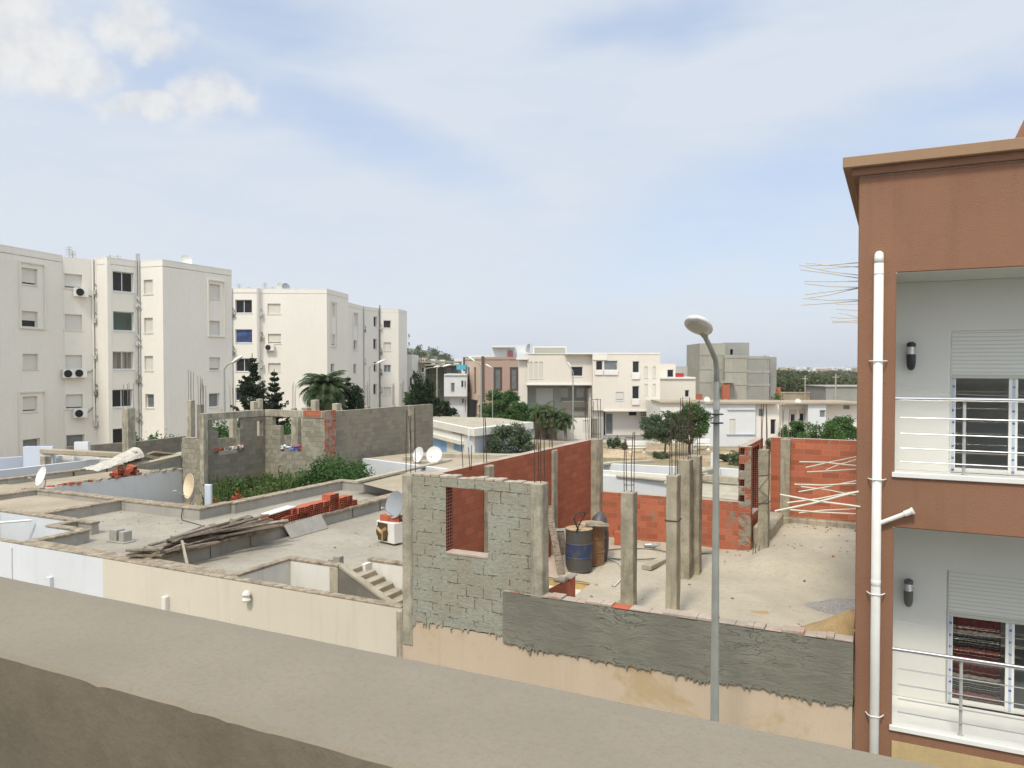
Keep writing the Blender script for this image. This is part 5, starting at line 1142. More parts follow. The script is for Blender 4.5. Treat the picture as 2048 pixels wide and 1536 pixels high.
# roofs and white courtyards behind the construction plot
hq = thing('house', 'low white house with open white courtyards right behind the low red brick wall', 'house', W(-6, 16, 0))
def quadroof(parent, pts, z, mat, name='roof', t=0):
    mb = MB(); q = [PZ(x, y, z) for x, y in pts]; mb.face([(p.x, p.y, z) for p in q]) if not t else mb.prism(q, z - t, z); return obj(name, mb, M[mat], parent, bevel=.01 if t else 0)
mb = MB(); mb.cbox(-8.4, -3.0, 8.4, 12.9, 0, 3.3); obj('roof', mb, M['white'], hq)
pxwall(hq, 'courtyard_wall', 1190, 1350, 950, 962, 3.63, 'white'); pxwall(hq, 'courtyard_wall', 1190, 1352, 940, 951, 3.8, 'offwhite', zb=2); pxwall(hq, 'courtyard_wall', 1205, 1440, 927, 938, 3.8, 'white', label='white back wall of the courtyard')
pxwall(hq, 'courtyard_wall', 1195, 1310, 931, 934, 3.7, 'white', zb=2)
quadroof(hq, [(1235, 944), (1355, 952), (1350, 961), (1232, 951)], 3.68, 'conc_lt', t=.06)
coping_px(hq, [(1192, 930), (1230, 924), (1310, 920)], 3.85, mat='conc_lt'); coping_px(hq, [(1346, 965), (1362, 955), (1420, 938), (1440, 934)], 3.85, w=.3, mat='conc_lt')
mb = MB(); q = [PZ(x, y, 3.4) for x, y in ((1345, 988), (1475, 1000), (1490, 962), (1410, 953), (1365, 960))]; mb.prism(q, 3.2, 3.4); obj('roof', mb, M['conc_lt'], hq)
pxwall(hq, 'courtyard_wall', 1420, 1490, 935, 940, 3.8, 'white', zb=2); coping_px(hq, [(1375, 948), (1475, 955)], 3.7, mat='conc_lt', hgt=.2)
mb = MB(); P = PZ(1424, 935, 3.8); mb.cbox(cb(P)[0] - .05, cb(P)[0] + .12, cb(P)[1], cb(P)[1] + .15, 3.6, 4.35); obj('chimney', mb, M['white'], hq)
# AC unit and dishes
def ac_unit(parent_or_none, P, ex, ey, w=.82, h=.62, d=.32, label='', cat='air conditioner', name='ac_unit', broken=False, group=None, seg=18):
    t = thing(name, label, cat, P, group) if parent_or_none is None else None
    r = Matrix((ex, ey, Vector((0, 0, 1)))).transposed(); mb = MB(); mb.box(P + r @ Vector((0, 0, h / 2)), (w, d, h), r); par = t or parent_or_none
    o = obj('casing' if t else 'ac_unit', mb, M['ac'], par, bevel=.012 if t else 0); f = P + r @ Vector((-w * .14, -d / 2, h * .5))
    mb = MB(); mb.lathe(f - ey * .004, [(0, 0), (h * .38, 0), (h * .40, .03), (h * .42, .03), (h * .42, .02)], seg, -ey)
    if broken: mb.box(P + r @ Vector((-w * .14, -d / 2 - .004, h * .5)), (w * .56, .01, h * .86), r)
    obj('fan_opening', mb, simple('ac_opening', (.10, .065, .03) if broken else (.03, .03, .03), .95, 0, .1, 5, .1), o)
    if broken:
        mb = MB()
        for k in range(3):
            a = k * 2.1 + .5; mb.box(f - ey * .02 + r @ Vector((math.cos(a) * .10, 0, math.sin(a) * .10)), (.20, .02, .11), r @ Matrix.Rotation(-a, 3, 'Y') @ Matrix.Rotation(.4, 3, 'X'))
        mb.lathe(f - ey * .0, [(.05, 0), (.05, .05), (0, .055)], 12, -ey); obj('fan', mb, simple('yellowed_fan', (.42, .30, .15), .6), o)
    return t or o
c, b_ = cb(PZ(777, 1088, RZ)); ax_ = (EC * .97 - EB * .25).normalized(); ay_ = Vector((-ax_.y, ax_.x, 0))
acb = W(c, b_ + .1, RZ + .05); ac = ac_unit(None, acb, ax_, ay_, .66, .50, .36, 'old white air conditioner unit with an open brown fan hole, standing on the grey roof', broken=True)
for k, (dx_, lab) in enumerate(((-.1, 'red hollow brick under the grey dish on the air conditioner, left one'), (.14, 'red hollow brick under the grey dish on the air conditioner, right one'))):
    o = brick(c + dx_, b_ + .1, RZ + .55 + .0, 0.1, lab)
def dish(P, face, D_, mat, label, lnb=True, group=None, stand=.35, rimdepth=.12, seg=28):
    """P centre of the reflector, face = direction it looks to"""
    t = thing('satellite_dish', label, 'satellite dish', P - Vector((0, 0, D_ * .5 + stand * .6)), group); f = Vector(face).normalized(); mb = MB(); R_ = D_ / 2
    prof = [(R_ * math.sin(i / 8 * math.pi / 2) if i else .001, -D_ * rimdepth * (1 - (math.sin(i / 8 * math.pi / 2)) ** 2)) for i in range(9)]
    mb.lathe(P, [(r, h) for r, h in prof] + [(R_ * 1.02, .004), (R_ * 1.02, -.012)] + [(r, h - .012) for r, h in prof[::-1][1:]], seg, f); obj('reflector', mb, M[mat], t, smooth_=True)
    mb = MB(); bk = P - f * (D_ * rimdepth + .02); ft = P - Vector((0, 0, D_ * .5 + stand * .6)) - f * .12; mb.tube([bk, bk - f * .08, ft], .018, 8)
    s = f.cross(Vector((0, 0, 1))).normalized(); mb.tube([ft + Vector((0, 0, .25)), ft + s * .22], .012, 6); mb.tube([ft + Vector((0, 0, .25)), ft - s * .22], .012, 6); obj('stand', mb, M['galv_dull'], t)
    if lnb:
        mb = MB(); lo = P - Vector((0, 0, R_ * .92)); e = P + f * D_ * .55 - Vector((0, 0, R_ * .45)); mb.tube([lo, e], .010, 6); mb.lathe(e - f * .02, [(.028, -.02), (.03, .06), (.0, .062)], 10, f); obj('feed_arm', mb, M['galv_dull'], t)
P = PP(789, 1009, acb, acb + ax_); fd = (-EC * .95 - EB * .1 + Vector((0, 0, .35)))
dish(P + Vector((0, 0, 0)), Vector((-.69, -.72, .30)), .66, 'dish_grey', 'grey satellite dish on bricks above the old air conditioner', stand=.10)
dish(PB(81, 952, 5.0), Vector((-.62, -.78, .35)), .62, 'dish', 'white satellite dish seen edge-on, lying on the tan roof at far left')
dish(PB(377, 972, 5.3), Vector((-.72, -.69, .15)), .72, 'dish_cream', 'yellowed satellite dish seen nearly edge-on at the roof corner below the block stub')
Pd = PZ(836, 928, 3.7); dd = dish(Vector((Pd.x, Pd.y, 0)) + Vector((0, 0, PY(836, 909, Pd.y).z)), Vector((-.72, -.69, .3)), .62, 'dish', 'white satellite dish, narrower left one of the pair on the tan roof')
dish(Vector((PY(868, 909, Pd.y).x, Pd.y, PY(868, 909, Pd.y).z)), Vector((-.25, -.95, .3)), .66, 'dish', 'white satellite dish, fuller right one of the pair on the tan roof')
# small rubble and grit strewn about the slab, the roofs and the yard edges
g = random.Random(71); mb = MB()
for i in range(330):
    k = g.random()
    if k < .75: c, b_ = g.uniform(-6.3, -.2), g.uniform(.4, 10.2) if g.random() < .25 else g.choice((7.75 + g.uniform(-.4, .2), 10.2 + g.uniform(-.4, .1), .5 + g.uniform(0, .5))); z = floorz(c, b_)
    elif k < .86: c, b_ = g.uniform(-13.3, -7.0), g.uniform(2.6, 10.4); z = RZ
    else: c, b_ = g.uniform(-20.2, -13.8), g.uniform(.5, 4.7); z = RZ
    if (c < -17.1 and b_ < 2.5) or (-6.5 < c < -4.8 and b_ < 4): continue
    s = g.uniform(.010, .035) * (1 if g.random() < .93 else 1.8); mb.box(W(c, b_, z + s * .3), (s * g.uniform(.8, 2), s, s * .7), Matrix.Rotation(g.uniform(0, 3), 3, 'Z') @ Matrix.Rotation(g.uniform(-.5, .5), 3, 'X'), mi=g.choice((0, 0, 0, 0, 0, 0, 0, 1, 2, 2)))
struct(obj('rubble_bits', mb, [M['conc'], M['brick'], M['conc_dk']]), 'stuff')
# gravel and sand heaps on the slab
def heap(name, label, cat, c, b_, rc, rb, h, mat, seed, n=36):
    g = random.Random(seed); mb = MB(); ph = [g.uniform(0, 6) for _ in range(4)]
    def z(u, v):
        r = math.hypot(u, v) * (1 + .12 * math.sin(3 * math.atan2(v, u) + ph[0])); return max(0, 1 - r) ** 1.2 * h * (1 + .15 * math.sin(u * 9 + ph[1]) * math.sin(v * 8 + ph[2]))
    for i in range(n):
        for j in range(n):
            q = [(-1 + 2 * a / n, -1 + 2 * e / n) for a, e in ((i, j), (i + 1, j), (i + 1, j + 1), (i, j + 1))]
            if all(z(*p) <= 0 for p in q) or c + q[2][0] * rc > -.03: continue
            mb.face([W(c + p[0] * rc, b_ + p[1] * rb, floorz(c + p[0] * rc, b_ + p[1] * rb) + z(*p) - .012) for p in q])
    o = obj(name, mb, mat, smooth_=True); return tag(o, label, cat)
m, b = new_mat('gravel'); v = N('ShaderNodeTexVoronoi'); L(pos(), v.inputs[0]); v.inputs['Scale'].default_value = 28; n = noise(v.outputs['Position'], 50, 1)
setcol(b, mixc(n, (.16, .15, .14), (.50, .47, .42))); b.inputs['Roughness'].default_value = .95; bump(b, X(v.outputs['Distance']), 1, .02); M['gravel'] = m
M['sand2'] = plaster('yellow_sand', (.40, .285, .14), .18, 4, 30, 1.0, 0, stain=(.42, .26, .10), stain_lo=.55)
c, b_ = atf(1690, 1215); heap('gravel_heap', 'low heap of grey gravel on the slab beside the brown building', 'gravel heap', c + .25, b_, .95, .75, .14, M['gravel'], 1)
c, b_ = atf(1690, 1262); heap('sand_heap', 'yellow sand heap on the slab behind the grey wall, beside the brown building', 'sand heap', -.15, 1.75, 1.45, 1.35, .80, M['sand2'], 2)
heap('sand_heap', 'small thin patch of spilled yellow sand on the middle of the slab', 'sand', *atf(1520, 1224), .30, .16, .03, M['sand2'], 3)
heap('earth_heap', 'reddish earth and rubble heap between the window wall and the blue drum', 'earth heap', -6.05, 4.55, .40, .45, .42, M['mortar_top'], 4)
brick(*atf(1241, 1088), FZ, .3, 'red hollow brick standing alone on the slab left of the middle column'); brick(atf(1241, 1088)[0], atf(1241, 1088)[1] + .02, FZ + .152, .3, 'red hollow brick on top of the lone brick left of the middle column')
# ================================================================== apartment blocks
def gp(px, py, z): p = PZ(px, py, z); return Vector((p.x, p.y, 0))
def hol_c(P, Q, lst): return hol(P, Q, lst)
def window(parent, P, Q, h, kind, depth=.2, fr='apt_trim', sill=True, frw=.06, sh='shutter'):
    """window in an opening h=(s0,s1,z0,z1) of the wall P-Q"""
    d = (Q - P).normalized(); n = Vector((d.y, -d.x, 0)); s0, s1, z0, z1 = h
    def slab(mb, a, b_, za, zb, dep, t, mi=0): mb.slab(P + d * a - n * dep, P + d * b_ - n * dep, t, za, zb, mi=mi)
    mb = MB(); D_ = depth
    slab(mb, s0, s0 + frw, z0, z1, D_, .05); slab(mb, s1 - frw, s1, z0, z1, D_, .05); slab(mb, s0 + frw, s1 - frw, z1 - frw, z1, D_, .05); slab(mb, s0 + frw, s1 - frw, z0, z0 + frw, D_, .05)
    if kind in ('mull', 'glassm', 'curtain', 'dark2'): m_ = (s0 + s1) / 2; slab(mb, m_ - frw / 2, m_ + frw / 2, z0 + frw, z1 - frw, D_ - .01, .05)
    if sill: mb.slab(P + d * (s0 - .06), P + d * (s1 + .06), .16, z0 - .07, z0 - .004, off=.05)
    w = obj('window', mb, M['white'] if kind in ('glassm', 'mull') else M[fr], parent)
    gm = {'shut': 'glass_dk', 'half': 'glass_dk', 'gap': 'glass_dk', 'dark': 'glass_dk', 'dark2': 'glass_dk', 'green': 'glass_gn', 'blue': 'bluecloth', 'curtain': 'curtain', 'mull': 'glass_dk', 'glass': 'glass_gy', 'glassm': 'glass_gy'}[kind]
    mb = MB(); slab(mb, s0 + frw, s1 - frw, z0 + frw, z1 - frw, D_ + .03, .01); obj('pane', mb, M[gm], w)
    k = {'shut': 1, 'half': .58, 'gap': .88}.get(kind)
    if k: mb = MB(); slab(mb, s0 + .01, s1 - .01, z1 - (z1 - z0 - .01) * k, z1, D_ - .045, .03); obj('shutter', mb, M[sh], w)
    return w
def apt_face(parent, P, Q, z1, wins, z0=0, mat='apt', mi_top=None, t=.3, lst=True, depth=.2, **kw):
    hs = hol(P, Q, [w[:4] for w in wins]); mb = MB(); mb.wall(P, Q, t, z0, z1, hs); obj('wall', mb, M[mat], parent)
    for h, w in zip(hs, wins): window(parent, P, Q, h, w[4], depth, **kw)
def cv(sc, ox, oy, l): return [(ox + a / sc, oy + b_ / sc, ox + c / sc, oy + d / sc, k) for a, b_, c, d, k in l]
def moulding(parent, P, Q, r, w=.11, off=.10, mat='apt_trim'):
    (s0, s1, z0, z1), = hol(P, Q, [r]); d = (Q - P).normalized(); mb = MB()
    for a, b_, c, e in ((s0, s0 + w, z0, z1), (s1 - w, s1, z0, z1), (s0 + w, s1 - w, z1 - w, z1), (s0 + w, s1 - w, z0, z0 + w)): mb.slab(P + d * a, P + d * b_, off, c, e, off=off)
    obj('moulding', mb, M[mat], parent)
def pipes(parent, P, Q, px, z0, z1, r=.06, n=2, kinks=(), seed=1, mat='galv_dull'):
    g = random.Random(seed); d = (Q - P).normalized(); nrm = Vector((d.y, -d.x, 0)); s = (PP(px, 700, P, Q) - P); s.z = 0; s = s.dot(d)
    for k in range(n):
        c = P + d * (s + .22 * k) + nrm * .09; mb = MB(); mb.tube([c + Vector((0, 0, z0)), c + Vector((0, 0, z1))], r, 8); o = obj('downpipe', mb, M[mat], parent)
    for zz in kinks:
        mb = MB(); c = P + d * (s + .1) + nrm * .18 + Vector((0, 0, zz))
        mb.tube([c + Vector((0, 0, .9)), c + d * .22 + Vector((0, 0, .6)), c + d * .05 + Vector((0, 0, .35)), c + d * .3 + Vector((0, 0, .1)), c - Vector((0, 0, .1))], .05, 6); mb.box(c + Vector((0, 0, .2)), (.22, .2, .3)); obj('pipe_joint', mb, M[g.choice(['galv_dull', 'conc_dk'])], parent)
def poly_roof(parent, pts, z, back=14):
    d = (pts[-1] - pts[0]).normalized(); n = Vector((-d.y, d.x, 0)); q = [p - n * .26 * 0 for p in pts]
    A = pts[-1] + n * back; B = pts[0] + n * back; mb = MB(); mb.prism(q + [A, B], z - .35, z - .3); obj('roof', mb, M['conc_lt'], parent)
    mb = MB(); mb.slab(A, pts[-1], .25, 0, z) if False else None
    w1 = MB(); w1.wall(pts[-1], A, .25, 0, z); obj('wall', w1, M['apt'], parent); w2 = MB(); w2.wall(A, B, .25, 0, z); w2.wall(B, pts[0], .25, 0, z); obj('wall', w2, M['apt'], parent)
def cap(parent, pts, z, mat='apt_trim'):
    mb = MB()
    for i, (P, Q) in enumerate(zip(pts, pts[1:])): mb.slab(P, Q + (Q - P).normalized() * .01, .27, z + .001 * i, z + .05 + .001 * i, off=.012)
    obj('parapet_cap', mb, M['apt'], parent)
ZR = 16.0
b1 = thing('apartment_building', 'nearest five storey cream apartment block at the left edge, with outdoor air conditioner units', 'apartment building', gp(220, 516, ZR))
p0 = gp(0, 490, ZR); p1 = gp(125, 512, ZR); dd_ = (p1 - p0).normalized(); pm = p0 - dd_ * 9
q1 = gp(127, 512, ZR); q2 = gp(190, 518.2, ZR); q3 = gp(214, 515, ZR); q4 = gp(275, 523, ZR); q5 = gp(325, 520, ZR); q6 = gp(463, 541, ZR)
apt_face(b1, pm, p1, ZR, cv(3.2, 0, 460, [(140, 245, 240, 350, 'gap'), (140, 520, 242, 622, 'half'), (145, 793, 245, 890, 'shut'), (145, 1065, 240, 1163, 'gap'), (147, 1337, 257, 1432, 'glass')]))
moulding(b1, pm, p1, (38, 525, 90, 658)); moulding(b1, pm, p1, (36, 782, 91, 920))
apt_face(b1, q1, q2, ZR - .06, cv(3.2, 0, 460, [(410, 282, 525, 373, 'gap'), (410, 540, 525, 640, 'shut'), (412, 800, 525, 890, 'shut'), (412, 1052, 530, 1145, 'gap'), (415, 1310, 540, 1392, 'glass')]))
apt_face(b1, q2, q3, ZR, []); apt_face(b1, q3, q4, ZR, cv(3.2, 0, 460, [(722, 268, 855, 395, 'mull'), (725, 523, 858, 645, 'green'), (722, 778, 856, 892, 'curtain'), (718, 1020, 850, 1133, 'mull'), (718, 1270, 802, 1368, 'dark')]), fr='white')
apt_face(b1, q4, q5, ZR, cv(3.2, 0, 460, [(920, 318, 978, 410, 'shut'), (922, 562, 978, 658, 'shut'), (924, 806, 980, 900, 'shut'), (930, 1050, 985, 1138, 'glass')]))
apt_face(b1, q5, q6, ZR, cv(3.2, 0, 460, [(1338, 347, 1408, 440, 'shut'), (1338, 582, 1408, 672, 'shut'), (1340, 815, 1410, 897, 'gap'), (1338, 1045, 1405, 1133, 'glass')]))
moulding(b1, q5, q6, (415, 560, 449, 674))
pipes(b1, q1, q2, 186, 3, ZR, .07, 2, (13.2, 11.0, 8.2, 5.4, 3.0), 2, 'apt'); pipes(b1, q4, q5, 277, 1, ZR + .6, .07, 2, (12.3, 9.3, 6.3, 3.3), 3)
cap(b1, [pm, p1], ZR); cap(b1, [q2, q3, q4], ZR); cap(b1, [q4, q5, q6], ZR)
mb = MB(); poly = [pm, p1, q2, q3, q4, q5, q6, q6 - EC * 11, pm - EC * 8]; mb.prism(poly, ZR - .5, ZR - .45); obj('roof', mb, M['conc_lt'], b1)
mb = MB(); mb.wall(q6, q6 - EC * 11, .25, 0, ZR); mb.wall(q6 - EC * 11, pm - EC * 8, .25, 0, ZR); mb.wall(pm - EC * 8, pm, .25, 0, ZR); mb.wall(p1, q1, .1, 0, ZR - .06); obj('wall', mb, M['apt'], b1)
def facade_ac(P, Q, px, py, label, w=.95):
    p = PP(px, py, P, Q); d = (Q - P).normalized(); n = Vector((d.y, -d.x, 0)); return ac_unit(None, p + n * .32 - Vector((0, 0, .35)), d, -n, w, .68, .35, label, seg=12)
facade_ac(q1, q2, 159, 585, 'air conditioner unit under the top floor window of the nearest cream block'); facade_ac(q1, q2, 135, 747, 'left one of two air conditioner units side by side on the nearest cream block', .9); facade_ac(q1, q2, 157, 746, 'right one of two air conditioner units side by side on the nearest cream block', .9); facade_ac(q1, q2, 157, 826, 'lowest air conditioner unit on the nearest cream block, above the ground floor window')
for pts in (((170, 588), (178, 592), (186, 593), (190, 600)), ((163, 745), (180, 744), (189, 736), (190, 712), (187, 706)), ((168, 830), (178, 822), (188, 812), (191, 796), (189, 785))):
    d_ = (q2 - q1).normalized(); nn = Vector((d_.y, -d_.x, 0)) * .08; mb = MB(); mb.tube([PP(x, y, q1, q2) + nn for x, y in pts], .035, 5); obj('cable', mb, M['conc_dk'], b1)
b2 = thing('apartment_building', 'second cream apartment block in the row, with conifers and a palm in front', 'apartment building', gp(590, 578, ZR))
r0, r1, r2, r3, r4 = gp(455, 577, ZR), gp(513, 577, ZR), gp(526, 578, ZR), gp(653.5, 578.5, ZR), gp(696.5, 589.5, ZR)
apt_face(b2, r0, r1, ZR, cv(3.84, 440, 540, [(117, 228, 245, 330, 'mull'), (117, 455, 247, 560, 'blue'), (120, 678, 247, 780, 'mull'), (118, 903, 210, 1003, 'dark')]), fr='white')
apt_face(b2, r1, r2, ZR, []); apt_face(b2, r2, r3, ZR, cv(3.84, 440, 540, [(365, 258, 465, 338, 'shut'), (368, 490, 468, 565, 'gap'), (370, 715, 465, 783, 'shut')]), sh='shutter_cream')
apt_face(b2, r3, r4, ZR, cv(3.84, 440, 540, [(857, 262, 886, 350, 'shut'), (857, 495, 886, 578, 'gap'), (850, 720, 878, 790, 'glass')])); moulding(b2, r3, r4, (661, 603, 673, 694))
cap(b2, [r0, r1], ZR); cap(b2, [r1, r2, r3, r4], ZR); pipes(b2, r1, r2, 519, 1, ZR, .07, 1, (13, 10.5, 7.5), 4); pipes(b2, r0, r1, 465, 1, ZR, .08, 1, (13, 9), 5)
mb = MB(); mb.prism([r0, r1, r2, r3, r4, r4 + Vector((-12, 6, 0)), r0 + Vector((0, 12, 0))], ZR - .5, ZR - .45); mb.wall(r4, r4 + Vector((-12, 6, 0)), .2, 0, ZR); obj('roof', mb, M['conc_lt'], b2)
facade_ac(r2, r3, 541, 695, 'air conditioner unit on the second cream block beside its frontal middle window')
b3 = thing('apartment_building', 'farthest cream apartment block in the row, above the long grey block wall', 'apartment building', gp(760, 617, ZR))
t_ = [gp(690, 603.5, ZR), gp(726, 613, ZR), gp(745, 615, ZR), gp(762, 617.6, ZR), gp(797, 618.6, ZR), gp(814, 623, ZR)]
t_[2] = gp(758, 617.6, ZR)
apt_face(b3, t_[0], t_[1], ZR, cv(3.84, 440, 540, [(1028, 338, 1054, 425, 'shut'), (1028, 540, 1050, 610, 'glass'), (1025, 722, 1047, 795, 'glass')])); moulding(b3, t_[0], t_[1], (705.5, 624, 715.5, 701))
apt_face(b3, t_[1], t_[2], ZR, cv(3.84, 440, 540, [(1180, 358, 1206, 435, 'dark'), (1178, 528, 1205, 608, 'dark'), (1180, 705, 1205, 783, 'dark'), (1178, 875, 1205, 957, 'dark')]), fr='white')
apt_face(b3, t_[2], t_[4], ZR, cv(3.84, 440, 540, [(1256, 387, 1313, 445, 'dark'), (1256, 556, 1313, 622, 'shut'), (1258, 728, 1313, 785, 'glassm'), (1255, 900, 1313, 965, 'shut')])); apt_face(b3, t_[4], t_[5], ZR, [])
cap(b3, [t_[0], t_[1], t_[2]], ZR); cap(b3, [t_[2], t_[4], t_[5]], ZR); pipes(b3, t_[2], t_[4], 759.5, 1, ZR + .5, .09, 1, (13, 9.5, 6.5, 4), 6, 'conc_dk'); pipes(b3, t_[1], t_[2], 727, 1, ZR, .07, 1, (12.5, 8), 7)
mb = MB(); mb.prism([t_[0], t_[1], t_[2], t_[4], t_[5], t_[5] + Vector((-10, 8, 0)), t_[0] + Vector((0, 12, 0))], ZR - .5, ZR - .45); mb.wall(t_[5], t_[5] + Vector((-10, 8, 0)), .2, 0, ZR); obj('roof', mb, M['conc_lt'], b3)
# roof clutter on the blocks
def antenna(px, z, Y_from, h, label, kind=0):
    P = PZ(*px, z); P = Vector((P.x, P.y, 0)) - EC * .0 + (P * Vector((1, 1, 0))).normalized() * 1.2; P.z = z - .45
    t = thing('antenna', label, 'antenna', P); mb = MB(); mb.tube([P, P + Vector((0, 0, h + .4))], .035, 6); obj('mast', mb, M['galv_dull'], t)
    mb = MB()
    for k in range(5): mb.tube([P + Vector((-.35 + .0 * k, .1, h + .3 - k * .14)), P + Vector((.35, -.1, h + .3 - k * .14))], .018, 4)
    mb.tube([P + Vector((-.0, -.4, h + .1)), P + Vector((0, .4, h + .15))], .02, 4); obj('elements', mb, M['galv_dull'], t)
for px, h, lab in (((138, 513), 1.0, 'tv antenna on the nearest cream block, leftmost on its roof'), ((145, 514), .7, 'short tv antenna just right of the leftmost one on the nearest block'), ((220, 516), .45, 'small antenna above the dark kitchen window column of the nearest block'), ((235, 518), .5, 'thin antenna right of the small one above the kitchen windows'), ((478, 577), .7, 'tv antenna at the left end of the second block roof'), ((530, 578), .9, 'tv antenna in the middle of the second block roof, left of the dishes'), ((545, 578), .4, 'low tv antenna between the masts on the second block roof'), ((497, 577), .35, 'tiny antenna near the left end of the second block roof')):
    antenna(px, ZR, 0, h, lab)
for px, D_, lab in (((562, 577), 1.0, 'dish on the second block roof, left of two'), ((572, 577), .9, 'dish on the second block roof, right of two'), ((372, 525), 1.0, 'low dish peeking over the roof edge of the nearest block')):
    P = PZ(*px, ZR); n = Vector((P.x, P.y, 0)).normalized(); dish(Vector((P.x, P.y, ZR + D_ * .30)) + n * 1.2, (-n + Vector((.5, 0, .3))), D_, 'dish_grey' if D_ < 1 else 'dish', 'grey satellite ' + lab if D_ < 1 else 'white satellite ' + lab, lnb=False, seg=14)
for z_, k in ((12.4, 'upper'), (11.2, 'middle'), (10.2, 'lower')):
    P = PP(815, 700, t_[4], t_[5]); P.z = z_; dish(P + Vector((.22, .2, 0)), Vector((.8, -.3, .3)), .55, 'dish_grey', k + ' small dish on the far right edge of the farthest cream block', lnb=False, seg=10)

# ================================================================== middle distance
def fl(Y): return lambda x, y: PY(x, y, Y)
def fbox(mb, x0, y0, x1, y1, Y, dep, zb=None, mi=0):
    """frontal box seen as the pixel rectangle at distance Y, dep deep"""
    A, B = PY(x0, y1, Y), PY(x1, y0, Y); z0 = A.z if zb is None else zb; mb.slab(Vector((A.x, Y, 0)), Vector((B.x, Y, 0)), dep, z0, B.z, mi=mi)
def fwall(parent, x0, y0, x1, y1, Y, dep, wins=(), mat='offwhite', zb=None, name='wall', t=.25, wd=.12, label=None, fr='white', **kw):
    A, B = PY(x0, y1, Y), PY(x1, y0, Y); P, Q = Vector((A.x, Y, 0)), Vector((B.x, Y, 0)); z0 = A.z if zb is None else zb
    hs = hol(P, Q, [w[:4] for w in wins]); mb = MB(); mb.wall(P, Q, t, z0, B.z, hs)
    if dep > t: mb.slab(P + Vector((0, t, 0)), P + Vector((.2, t, 0)), dep - t, z0, B.z - .002); mb.slab(Q + Vector((-.2, t, 0)), Q + Vector((0, t, 0)), dep - t, z0, B.z - .002); mb.slab(P + Vector((.2, t, 0)), Q + Vector((-.2, t, 0)), dep - t, B.z - .3, B.z - .2); mb.slab(P + Vector((.2, t, 0)), Q + Vector((-.2, t, 0)), dep - t, z0, z0 + .1)
    o = obj(name, mb, M[mat], parent, label=label)
    for h, w in zip(hs, wins):
        if w[4]: window(parent, P, Q, h, w[4], wd, fr=fr, **kw)
    return P, Q
S5, O4 = 5.906, (1020, 660)
def c4(l): return cv(S5, O4[0], O4[1], l)
def r4(a, b_, c, d): return (O4[0] + a / S5, O4[1] + b_ / S5, O4[0] + c / S5, O4[1] + d / S5)
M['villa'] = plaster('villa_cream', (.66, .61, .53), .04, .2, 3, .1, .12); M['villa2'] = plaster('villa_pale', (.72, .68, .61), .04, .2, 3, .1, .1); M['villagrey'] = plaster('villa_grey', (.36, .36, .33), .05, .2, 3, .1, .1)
vl = thing('villa', 'long cream three storey villa with an overhanging upper floor, behind the bare plaza', 'villa', PY(1180, 872, 86) * Vector((1, 1, 0)))
Yv = 86.0
x0, y0, x1, y1 = r4(205, 282, 975, 640); fwall(vl, x0, y0, x1, y1, Yv, 9, c4([(232, 375, 265, 575, 'shut'), (290, 375, 325, 575, 'shut'), (348, 375, 385, 575, 'shut'), (725, 432, 860, 547, 'dark')]), 'villa', sh='shutter_cream')
x0, y0, x1, y1 = r4(105, 320, 205, 905); fwall(vl, x0, y0, x1, y1, Yv + .3, 9, c4([]), 'villa', label='left end wall')
mb = MB(); fbox(mb, *r4(75, 320, 210, 350), Yv - .3, 3); obj('roof_slab', mb, M['villa2'], vl)
mb = MB(); fbox(mb, *r4(195, 638, 975, 652), Yv - .25, 9); obj('ledge', mb, M['villa2'], vl)
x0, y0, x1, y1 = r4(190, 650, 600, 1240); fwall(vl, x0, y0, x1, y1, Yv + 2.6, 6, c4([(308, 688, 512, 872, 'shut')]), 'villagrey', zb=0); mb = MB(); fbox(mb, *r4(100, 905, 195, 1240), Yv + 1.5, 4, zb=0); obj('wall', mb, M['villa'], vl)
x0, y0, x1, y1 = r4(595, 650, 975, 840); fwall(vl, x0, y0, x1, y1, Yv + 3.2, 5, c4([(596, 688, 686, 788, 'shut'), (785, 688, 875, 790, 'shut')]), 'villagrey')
M['villatan'] = plaster('villa_tan', (.42, .36, .29), .05, .3, 4, .1, .1)
x0, y0, x1, y1 = r4(600, 845, 960, 1240); fwall(vl, x0, y0, x1, y1, Yv + 2.6, 4, c4([(750, 955, 880, 1010, 'shut')]), 'villatan', zb=0); mb = MB(); fbox(mb, *r4(735, 915, 895, 950), Yv + 2.3, 1); obj('lintel', mb, M['conc_dk'], vl)
# right block
x0, y0, x1, y1 = r4(975, 282, 1775, 950); fwall(vl, x0, y0, x1, y1, Yv - .8, 10, c4([(1015, 362, 1095, 475, 'dark'), (1110, 362, 1270, 475, 'glass'), (1447, 368, 1527, 505, 'dark'), (1443, 660, 1527, 815, 'dark'), (1250, 732, 1345, 830, 'gap'), (1588, 432, 1625, 565, 'shut'), (1685, 432, 1720, 565, 'shut'), (1588, 638, 1625, 768, 'shut'), (1685, 638, 1720, 768, 'shut')]), 'villa')
for r in ((1005, 478, 1100, 530), (1110, 480, 1275, 530), (1440, 508, 1535, 580), (1440, 818, 1530, 885)):
    mb = MB(); fbox(mb, *r4(*r), Yv - .95, .1); obj('balcony_front', mb, M['villa2'], vl)
mb = MB(); fbox(mb, *r4(975, 288, 1150, 355), Yv - .9, .08); obj('wall_band', mb, M['villa2'], vl)
mb = MB(); fbox(mb, *r4(1105, 945, 1770, 962), Yv - 1.0, 9); obj('ledge', mb, M['villa2'], vl)
x0, y0, x1, y1 = r4(1125, 960, 1775, 1250); fwall(vl, x0, y0, x1, y1, Yv + .6, 8, c4([(1400, 960, 1500, 1015, 'dark'), (1130, 985, 1215, 1235, 'glass')]), 'villa2', zb=0, sill=False)
mb = MB()
